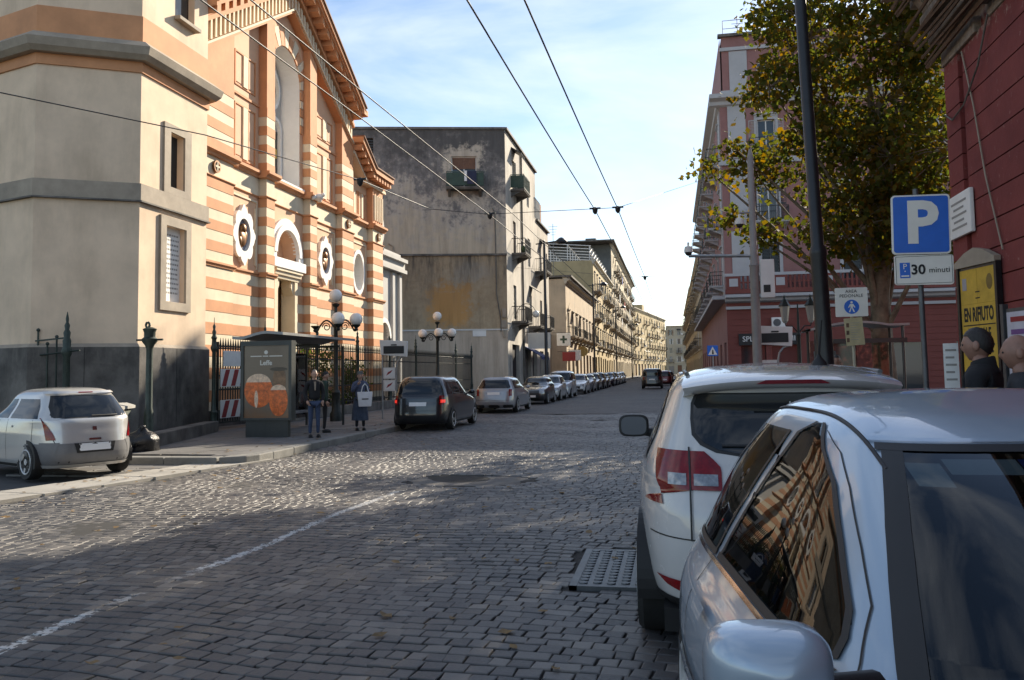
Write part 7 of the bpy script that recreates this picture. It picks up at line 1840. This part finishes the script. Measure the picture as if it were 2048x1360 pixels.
def plane_tree(label, x, y, h, trunk_r, blobs, nclump, npc, leafs, seed, lean=(0, 0), cl=.34):
    rng = np.random.default_rng(seed); rnd = random.Random(seed)
    t = thing('plane_tree', label, 'tree', (x, y, .1), 0, 'plane trees on the right pavement')
    top = Vector((lean[0], lean[1], h * .62)); q = MB()
    tr_ = [Vector((0, 0, 0)).lerp(top, u) + Vector((.12 * math.sin(u * 5 + seed), .1 * math.cos(u * 4), 0)) for u in np.linspace(0, 1, 9)]
    q.tube(tr_, [trunk_r * (1.25 - u * .85) for u in np.linspace(0, 1, 9)], 12); o = q.build('trunk', MT['bark'], t, 60)
    ctr = []; lm = MB()
    for (bx, by, bz, rx, ry, rz) in blobs:
        st_ = tr_[max(2, min(8, int((bz / h) * 8) - 1))]; e = Vector((bx, by, bz))
        mid = st_.lerp(e, .5) + Vector((rnd.uniform(-.3, .3), rnd.uniform(-.3, .3), rnd.uniform(.0, .5)))
        lm.tube([st_, mid, e], [trunk_r * .34, trunk_r * .2, trunk_r * .06], 7)
        nb = max(4, int(nclump * (rx * ry * rz) ** .55))
        for _ in range(nb):
            v = rng.normal(0, 1, 3); v /= np.linalg.norm(v); r = rng.uniform(.35, 1.0) ** .5
            p = np.array([bx + v[0] * rx * r, by + v[1] * ry * r, bz + v[2] * rz * r]); ctr.append(p)
            if rng.random() < .35: lm.tube([e, e.lerp(Vector(p), .55) + Vector((0, 0, .12)), Vector(p)], [trunk_r * .07, .02, .008], 5)
    lm.build('branches', MT['bark'], t, 60)
    me = leaf_mesh(ctr, npc, (cl, cl, cl * .75), leafs, rng); me.materials.append(MT['leaf']); put('crown', me, t)
    return t
# main plane in front of the pink house (crown fills the top right), blobs are relative to the trunk foot
B1 = [(-1.5, -1, 11.4, 1.5, 2.0, 1.6), (-2.7, -1.2, 9.9, .9, 1.2, .8), (-2.3, 0, 12.6, 1.0, 1.4, .9), (.3, -.5, 12.8, 1.9, 2.2, 1.9), (-1.6, .5, 8.3, 1.3, 1.6, 1.0), (-3.0, .3, 7.6, .9, 1.0, .5), (-3.6, -.6, 8.2, .45, .5, .3), (.6, .2, 9.7, 1.9, 2.1, 1.7), (-.4, -.5, 6.9, 1.5, 1.8, 1.1), (1.2, 0, 5.9, 1.5, 1.7, 1.0), (-4.5, -.6, 7.7, .25, .4, .15), (-3.7, 0, 6.2, .5, .5, .25), (-3.1, -.2, 5.6, .6, .7, .35), (2.0, .5, 8.2, 1.3, 1.7, 2.0), (-.2, .8, 15.0, 1.8, 2.0, 1.3), (1.9, .5, 12, 1.2, 1.7, 1.7), (-.6, -1, 5.4, 1.6, 1.6, .9), (.4, -1.2, 7.6, 1.6, 1.4, 1.4), (1.4, -1, 4.9, 1.3, 1.4, .7), (-1.2, -1.2, 9.4, 1.2, 1.2, 1.0), (.8, -1, 11, 1.3, 1.3, 1.3)]
plane_tree('large plane tree with yellowing leaves in front of the pink house', 6.3, 27.0, 15.5, .30, stretch(B1, 1.06, -.35), 27, 22, .19, 3, cl=.27)
B2 = [(-.6, 0, 7.3, 1.6, 1.8, 1.5), (1.0, 0, 9.0, 1.8, 2.0, 1.8), (-.2, 0, 11.5, 1.7, 2.0, 1.6), (.2, .5, 5.4, 1.4, 1.6, .9), (1.8, 0, 6.6, 1.3, 1.6, 1.3), (1.4, 0, 12.4, 1.3, 1.6, 1.2)]
plane_tree('second plane tree close to the end of the red building', 8.3, 24.2, 14, .28, B2, 18, 18, .18, 5, cl=.26)
# shrubs behind the railing
for i, (x, y, h, lab) in enumerate(((-13.4, 27.6, 2.5, 'leafy shrub nearest the bus shelter behind the railing'), (-13.5, 31.2, 2.9, 'tall leafy shrub behind the three globe lamp'), (-13.4, 34.6, 2.3, 'leafy shrub farthest along behind the railing'))):
    rng = np.random.default_rng(40 + i); t = thing('shrub', lab, 'shrub', (x, y, .1), 0, 'shrubs behind the church railing')
    cs_ = [(rng.normal(0, .3), rng.normal(0, .55), .5 + (h - .7) * rng.random()) for _ in range(38)]
    me = leaf_mesh(cs_, 22, (.16, .2, .16), .11, rng); me.materials.append(MT['shrubleaf']); put('foliage', me, t)
    q = MB()
    for c in cs_[:12]: q.tube([(0, 0, 0), (c[0] * .5, c[1] * .5, c[2] * .6), c], [.03, .02, .006], 5)
    q.build('stems', MT['bark'], t)
# ================================================================== people
def skin_body(name, joints, edges, mats, parent, root=0, sub=2):
    """continuous body grown over a joint skeleton: joints = {name: (x, y, z, r)}"""
    keys = list(joints); me = bpy.data.meshes.new(name); me.from_pydata([joints[k][:3] for k in keys], [(keys.index(a), keys.index(b)) for a, b in edges], [])
    o = bpy.data.objects.new(name, me); COL.objects.link(o)
    md = o.modifiers.new('grow', 'SKIN'); 
    if not me.skin_vertices: 
        bm = bmesh.new(); bm.from_mesh(me); bm.verts.layers.skin.verify(); bm.to_mesh(me); bm.free()
    for i, k in enumerate(keys):
        r = joints[k][3]; me.skin_vertices[0].data[i].radius = r if isinstance(r, tuple) else (r, r); me.skin_vertices[0].data[i].use_root = (i == root)
    md.use_smooth_shade = True
    s = o.modifiers.new('smooth', 'SUBSURF'); s.levels = sub; s.render_levels = sub
    dg = bpy.context.evaluated_depsgraph_get(); me2 = bpy.data.meshes.new_from_object(o.evaluated_get(dg)); me2.name = name
    COL.objects.unlink(o); bpy.data.objects.remove(o); me2.materials.clear()
    for m in mats: me2.materials.append(m)
    me2.polygons.foreach_set('use_smooth', [True] * len(me2.polygons))
    return put(name, me2, parent)
def head_mesh(w=.076, d=.101, h=.120):
    """head with brow, nose, lips, chin and ears, looking along -y"""
    mb = MB(); n, m = 28, 22; G = []
    for i in range(m + 1):
        th = PI * i / m; row = []
        for k in range(n):
            a = 2 * PI * k / n; x = math.sin(th) * math.sin(a); y = -math.sin(th) * math.cos(a); z = -math.cos(th)
            X, Y, Z = w * x, d * y, h * z
            X *= 1 - .10 * (1 - abs(x)) * 0; Z *= 1.0
            if z < -.1: X *= 1 - .30 * (-z - .1) ** 1.1; Y *= (1 - .22 * (-z - .1)) if y > 0 else (1 - .10 * (-z - .1))
            if y < 0:
                f = max(0, -y) ** 3 * math.exp(-(x / .30) ** 2)
                Y -= .020 * math.exp(-(x / .16) ** 2) * math.exp(-((z + .18) / .16) ** 2) * (-y)        # nose
                Y -= .007 * math.exp(-((z - .12) / .10) ** 2) * (-y)                                    # brow
                Y += .010 * math.exp(-((abs(x) - .36) / .16) ** 2) * math.exp(-((z + .02) / .11) ** 2)   # sockets
                Y -= .006 * math.exp(-(x / .25) ** 2) * math.exp(-((z + .50) / .07) ** 2)                # lips
                Y -= .010 * math.exp(-(x / .3) ** 2) * math.exp(-((z + .85) / .14) ** 2)                 # chin
            row.append((X, Y, Z))
        G.append(row)
    mb.grid(G, close=True)
    for s in (-1, 1): mb.ball((s * w * 1.03, .014, -.008), .034, 10, 8, sc=(.42, .72, 1.1))
    return mb
def hair_mesh(w=.082, d=.102, h=.124, low=-.25, front=.45, rough_=.0, sd=1):
    mb = MB(); n, m = 28, 14; G = []; rnd = random.Random(sd)
    for i in range(m + 1):
        row = []
        for k in range(n):
            a = 2 * PI * k / n; q = (1 + math.cos(a)) / 2; lo = low + (front - low) * min(1, q * 1.35) ** 1.2
            z = 1 - (1 - lo) * (i / m); th = math.acos(max(-1, min(1, z))); j = 1 + rnd.uniform(-rough_, rough_)
            x, y = math.sin(th) * math.sin(a), -math.sin(th) * math.cos(a)
            k2 = 1 - .2 * max(0, -z - .1)
            row.append((w * x * j * k2, d * y * j * k2, h * z * j))
        G.append(row)
    return mb.grid(G, close=True)
def hand(parent, p, direction, m, curl=.5):
    """palm with five separate bent fingers"""
    d = Vector(direction).normalized(); side = Vector((0, 1, 0)) if abs(d.y) < .8 else Vector((1, 0, 0)); side = (side - d * d.dot(side)).normalized(); nrm = d.cross(side)
    q = MB(); p = Vector(p); q.tube([p, p + d * .04, p + d * .09], [.026, .036, .034], 8)
    for i, l in enumerate((.068, .078, .072, .056)):
        b = p + d * .085 + side * (-.027 + .018 * i); q.tube([b, b + d * l * .5 + nrm * .006, b + d * l * .8 + nrm * l * curl * .6, b + d * l * .85 + nrm * l * curl], [.0095, .009, .008, .006], 6)
    b = p + d * .03 - side * .03; q.tube([b, b + d * .03 - side * .022 + nrm * .008, b + d * .065 - side * .018 + nrm * .02], [.012, .011, .008], 6)
    return q.build('hand', m, parent, 180)
def person(label, x, y, z, rz, H, coat, legs, hairm, pose='stand', skirt=None, bag=False, hat=None, shoes=None, bald=False, hairlow=-.25, group=None, sk=None, head_turn=0, hairfront=.45):
    t = thing('person', label, 'person', (x, y, z), rz, group); s = H / 1.75; sk = sk or MT['skin']
    J = {'pelvis': (0, .01, .96, (.155, .115)), 'waist': (0, .005, 1.08, (.155, .112)), 'chest': (0, .0, 1.28, (.185, .125)), 'collar': (0, .01, 1.43, (.13, .095)), 'neck': (0, .0, 1.50, .058)}
    E_ = [('pelvis', 'waist'), ('waist', 'chest'), ('chest', 'collar'), ('collar', 'neck')]
    arms = {'L': [(.185, .01, 1.40), (.245, .02, 1.13), (.26, -.05, .90)], 'R': [(-.185, .01, 1.40), (-.245, .02, 1.13), (-.26, -.05, .90)]}
    if pose == 'handup': arms['R'] = [(-.185, .0, 1.40), (-.25, -.06, 1.16), (-.10, -.22, 1.38)]; arms['L'] = [(.185, .01, 1.40), (.25, -.02, 1.14), (.22, -.20, 1.02)]
    if pose == 'pockets': arms['L'][2] = (.20, -.10, .95); arms['R'][2] = (-.20, -.10, .95)
    for k, a in arms.items():
        J['sh' + k] = (*a[0], .072); J['el' + k] = (*a[1], .056); J['wr' + k] = (*a[2], .043); E_ += [('collar', 'sh' + k), ('sh' + k, 'el' + k), ('el' + k, 'wr' + k)]
    J = {k: (v[0]*s, v[1]*s, v[2]*s, tuple(q*s for q in v[3]) if isinstance(v[3], tuple) else v[3]*s) for k, v in J.items()}
    body = skin_body('coat', J, E_, [coat], t)
    L = {'hip': (0, 0, .96, (.15, .11)), 'hL': (.085, 0, .88, .088), 'kL': (.095, -.015, .50, .062), 'aL': (.10, .01, .10, .046), 'hR': (-.085, 0, .88, .088), 'kR': (-.095, -.01, .50, .062), 'aR': (-.105, .02, .10, .046)}
    L = {k: (v[0]*s, v[1]*s, v[2]*s, tuple(q*s for q in v[3]) if isinstance(v[3], tuple) else v[3]*s) for k, v in L.items()}
    skin_body('trousers' if skirt is None else 'stockings', L, [('hip', 'hL'), ('hL', 'kL'), ('kL', 'aL'), ('hip', 'hR'), ('hR', 'kR'), ('kR', 'aR')], [legs], t)
    if skirt is not None:
        G = []
        for zz, rr in ((1.0, .165), (.8, .20), (.6, .225), (.40, .245), (.30, .25)):
            G.append([((rr + .012 * math.sin(9 * a)) * math.cos(a) * s, (rr * .78 + .012 * math.sin(9 * a + 1)) * math.sin(a) * s, zz * s) for a in np.linspace(0, 2*PI, 41)[:-1]])
        MB().grid(G[::-1], close=True).build('skirt', skirt, t, 180)
    for sg_ in (-1, 1):
        MB().ball((sg_ * .103 * s, -.055 * s, .045 * s), .05 * s, 12, 8, sc=(.95, 2.5, .9)).box(sg_ * .103 * s - .045 * s, sg_ * .103 * s + .045 * s, -.17 * s, .06 * s, 0, .02).build('shoe', shoes or MT['black'], t, 180)
    hd = head_mesh(.075 * s, .101 * s, .122 * s); hd.tube([(0, .02 * s, -.19 * s), (0, .012 * s, -.06 * s)], [.055 * s, .052 * s], 12); h = hd.build('head', sk, t, 180, loc=(0, -.02 * s, 1.635 * s)); h.rotation_euler = (0, 0, head_turn)
    for sg_ in (-1, 1): MB().ball((sg_ * .029 * s, -.086 * s, .002 * s), .009 * s, 8, 6).build('eye', MT['black'], h, 180)
    if hat is not None:
        MB().lathe([(.125 * s, .045 * s), (.122 * s, .06 * s), (.095 * s, .065 * s), (.092 * s, .12 * s), (.06 * s, .145 * s), (.01, .15 * s)], (0, .01 * s, 0), 20).build('hat', hat, h, 60)
    if not bald: hair_mesh(.081 * s, .107 * s, .129 * s, hairlow, hairfront, .018).build('hair', hairm, h, 180)
    for k, sg_ in (('L', 1), ('R', -1)):
        a = arms[k]; dv = Vector(a[2]) - Vector(a[1]); hand(t, tuple(Vector(a[2]) * s), dv, sk)
    return t, s, arms
def cloth(n_, c, v=.15): return mat(n_, c, .9, 0, v, 9, .3, 60)
MT['hair_grey'] = mat('grey_hair', (.20, .18, .165), .6, 0, .3, 40); MT['hair_dark'] = mat('dark_hair', (.018, .014, .012), .5, 0, .4, 60, .6, 90); MT['denim'] = cloth('denim', (.045, .065, .12)); MT['coat_black'] = cloth('black_jacket', (.014, .014, .016))
PG = 'people at the bus stop'
t, s, a_ = person('balding man in black jacket and blue jeans standing at the bus shelter edge', -8.75, 19.9, .13, R(35), 1.66, MT['coat_black'], MT['denim'], MT['hair_grey'], 'pockets', group=PG, hairlow=-.1, hairfront=.72)
MB().extr([(-.03*s, -.098*s, 1.45*s), (.03*s, -.098*s, 1.45*s), (.012*s, -.130*s, 1.22*s), (-.012*s, -.130*s, 1.22*s)], (0, .05, 0)).build('shirt_front', cloth('beige_shirt', (.30, .24, .18)), t)
person('man in dark green jacket seen behind the man in jeans', -9.2, 21.6, .13, R(115), 1.62, cloth('green_jacket', (.028, .05, .035)), cloth('dark_trousers', (.02, .02, .022)), MT['hair_dark'], 'stand', group=PG)
t, s, a_ = person('woman in blue grey coat, long skirt and knitted hat raising her hand', -8.5, 22.4, .13, R(30), 1.60, cloth('blue_coat', (.085, .10, .16)), cloth('stockings', (.02, .02, .025)), MT['hair_grey'], 'handup', skirt=cloth('blue_skirt', (.05, .065, .10)), hat=cloth('grey_hat', (.11, .11, .105), .3), group=PG)
bg_ = thing('tote_bag', 'white canvas tote bag held by the woman in the blue coat', 'bag', (-8.28, 22.18, .13 + .66), R(30))
MB().add([(-.17, -.05, 0), (.17, -.05, 0), (.17, .05, 0), (-.17, .05, 0), (-.21, -.03, .40), (.21, -.03, .40), (.21, .03, .40), (-.21, .03, .40)], [(0,3,2,1),(4,5,6,7),(0,1,5,4),(1,2,6,5),(2,3,7,6),(3,0,4,7)]).build('bag_body', cloth('white_canvas', (.70, .68, .68), .06), bg_, bevel=.02, smooth=40)
for y_ in (-.03, .03): MB().tube([(-.10, y_, .39), (-.06, y_, .55), (0, y_, .62), (.06, y_, .55), (.10, y_, .39)], .010, 6).build('strap', MT['white'], bg_, 60)
MB().box(-.09, .09, -.052, -.046, .19, .22).build('printed_mark', MT['black'], bg_)
# near right: two men seen from the side over the silver car
MT['skin_tan'] = mat('tanned_skin', (.30, .16, .115), .5, 0, .10, 18)
t, s, a_ = person('dark haired man in black jacket seen from behind by the yellow bill board', 2.22, 6.75, .125, R(-125), 1.79, MT['coat_black'], MT['denim'], MT['hair_dark'], 'stand', sk=MT['skin_tan'], hairlow=-.55, hairfront=.50, group='men on the right pavement')
G = []
for zz, rr in ((1.42, .105), (1.47, .088), (1.53, .078), (1.535, .070)): G.append([(rr * math.cos(a) * 1.05 * s, (.01 + rr * math.sin(a)) * s, (zz + .02 * math.sin(a)) * s) for a in np.linspace(0, 2*PI, 25)[:-1]])
MB().grid(G, close=True).build('collar', MT['coat_black'], t, 180)
person('bald man in dark jacket at the right edge of the frame', 2.34, 6.35, .125, R(-110), 1.72, cloth('charcoal_jacket', (.03, .03, .034)), MT['denim'], MT['hair_grey'], 'stand', sk=MT['skin_tan'], bald=True, group='men on the right pavement')
person('man with short dark hair glimpsed over the white crossover roof', 3.35, 18.6, .125, R(-10), 1.78, cloth('grey_jumper', (.07, .07, .075)), MT['denim'], MT['hair_dark'], 'stand', sk=MT['skin_tan'])
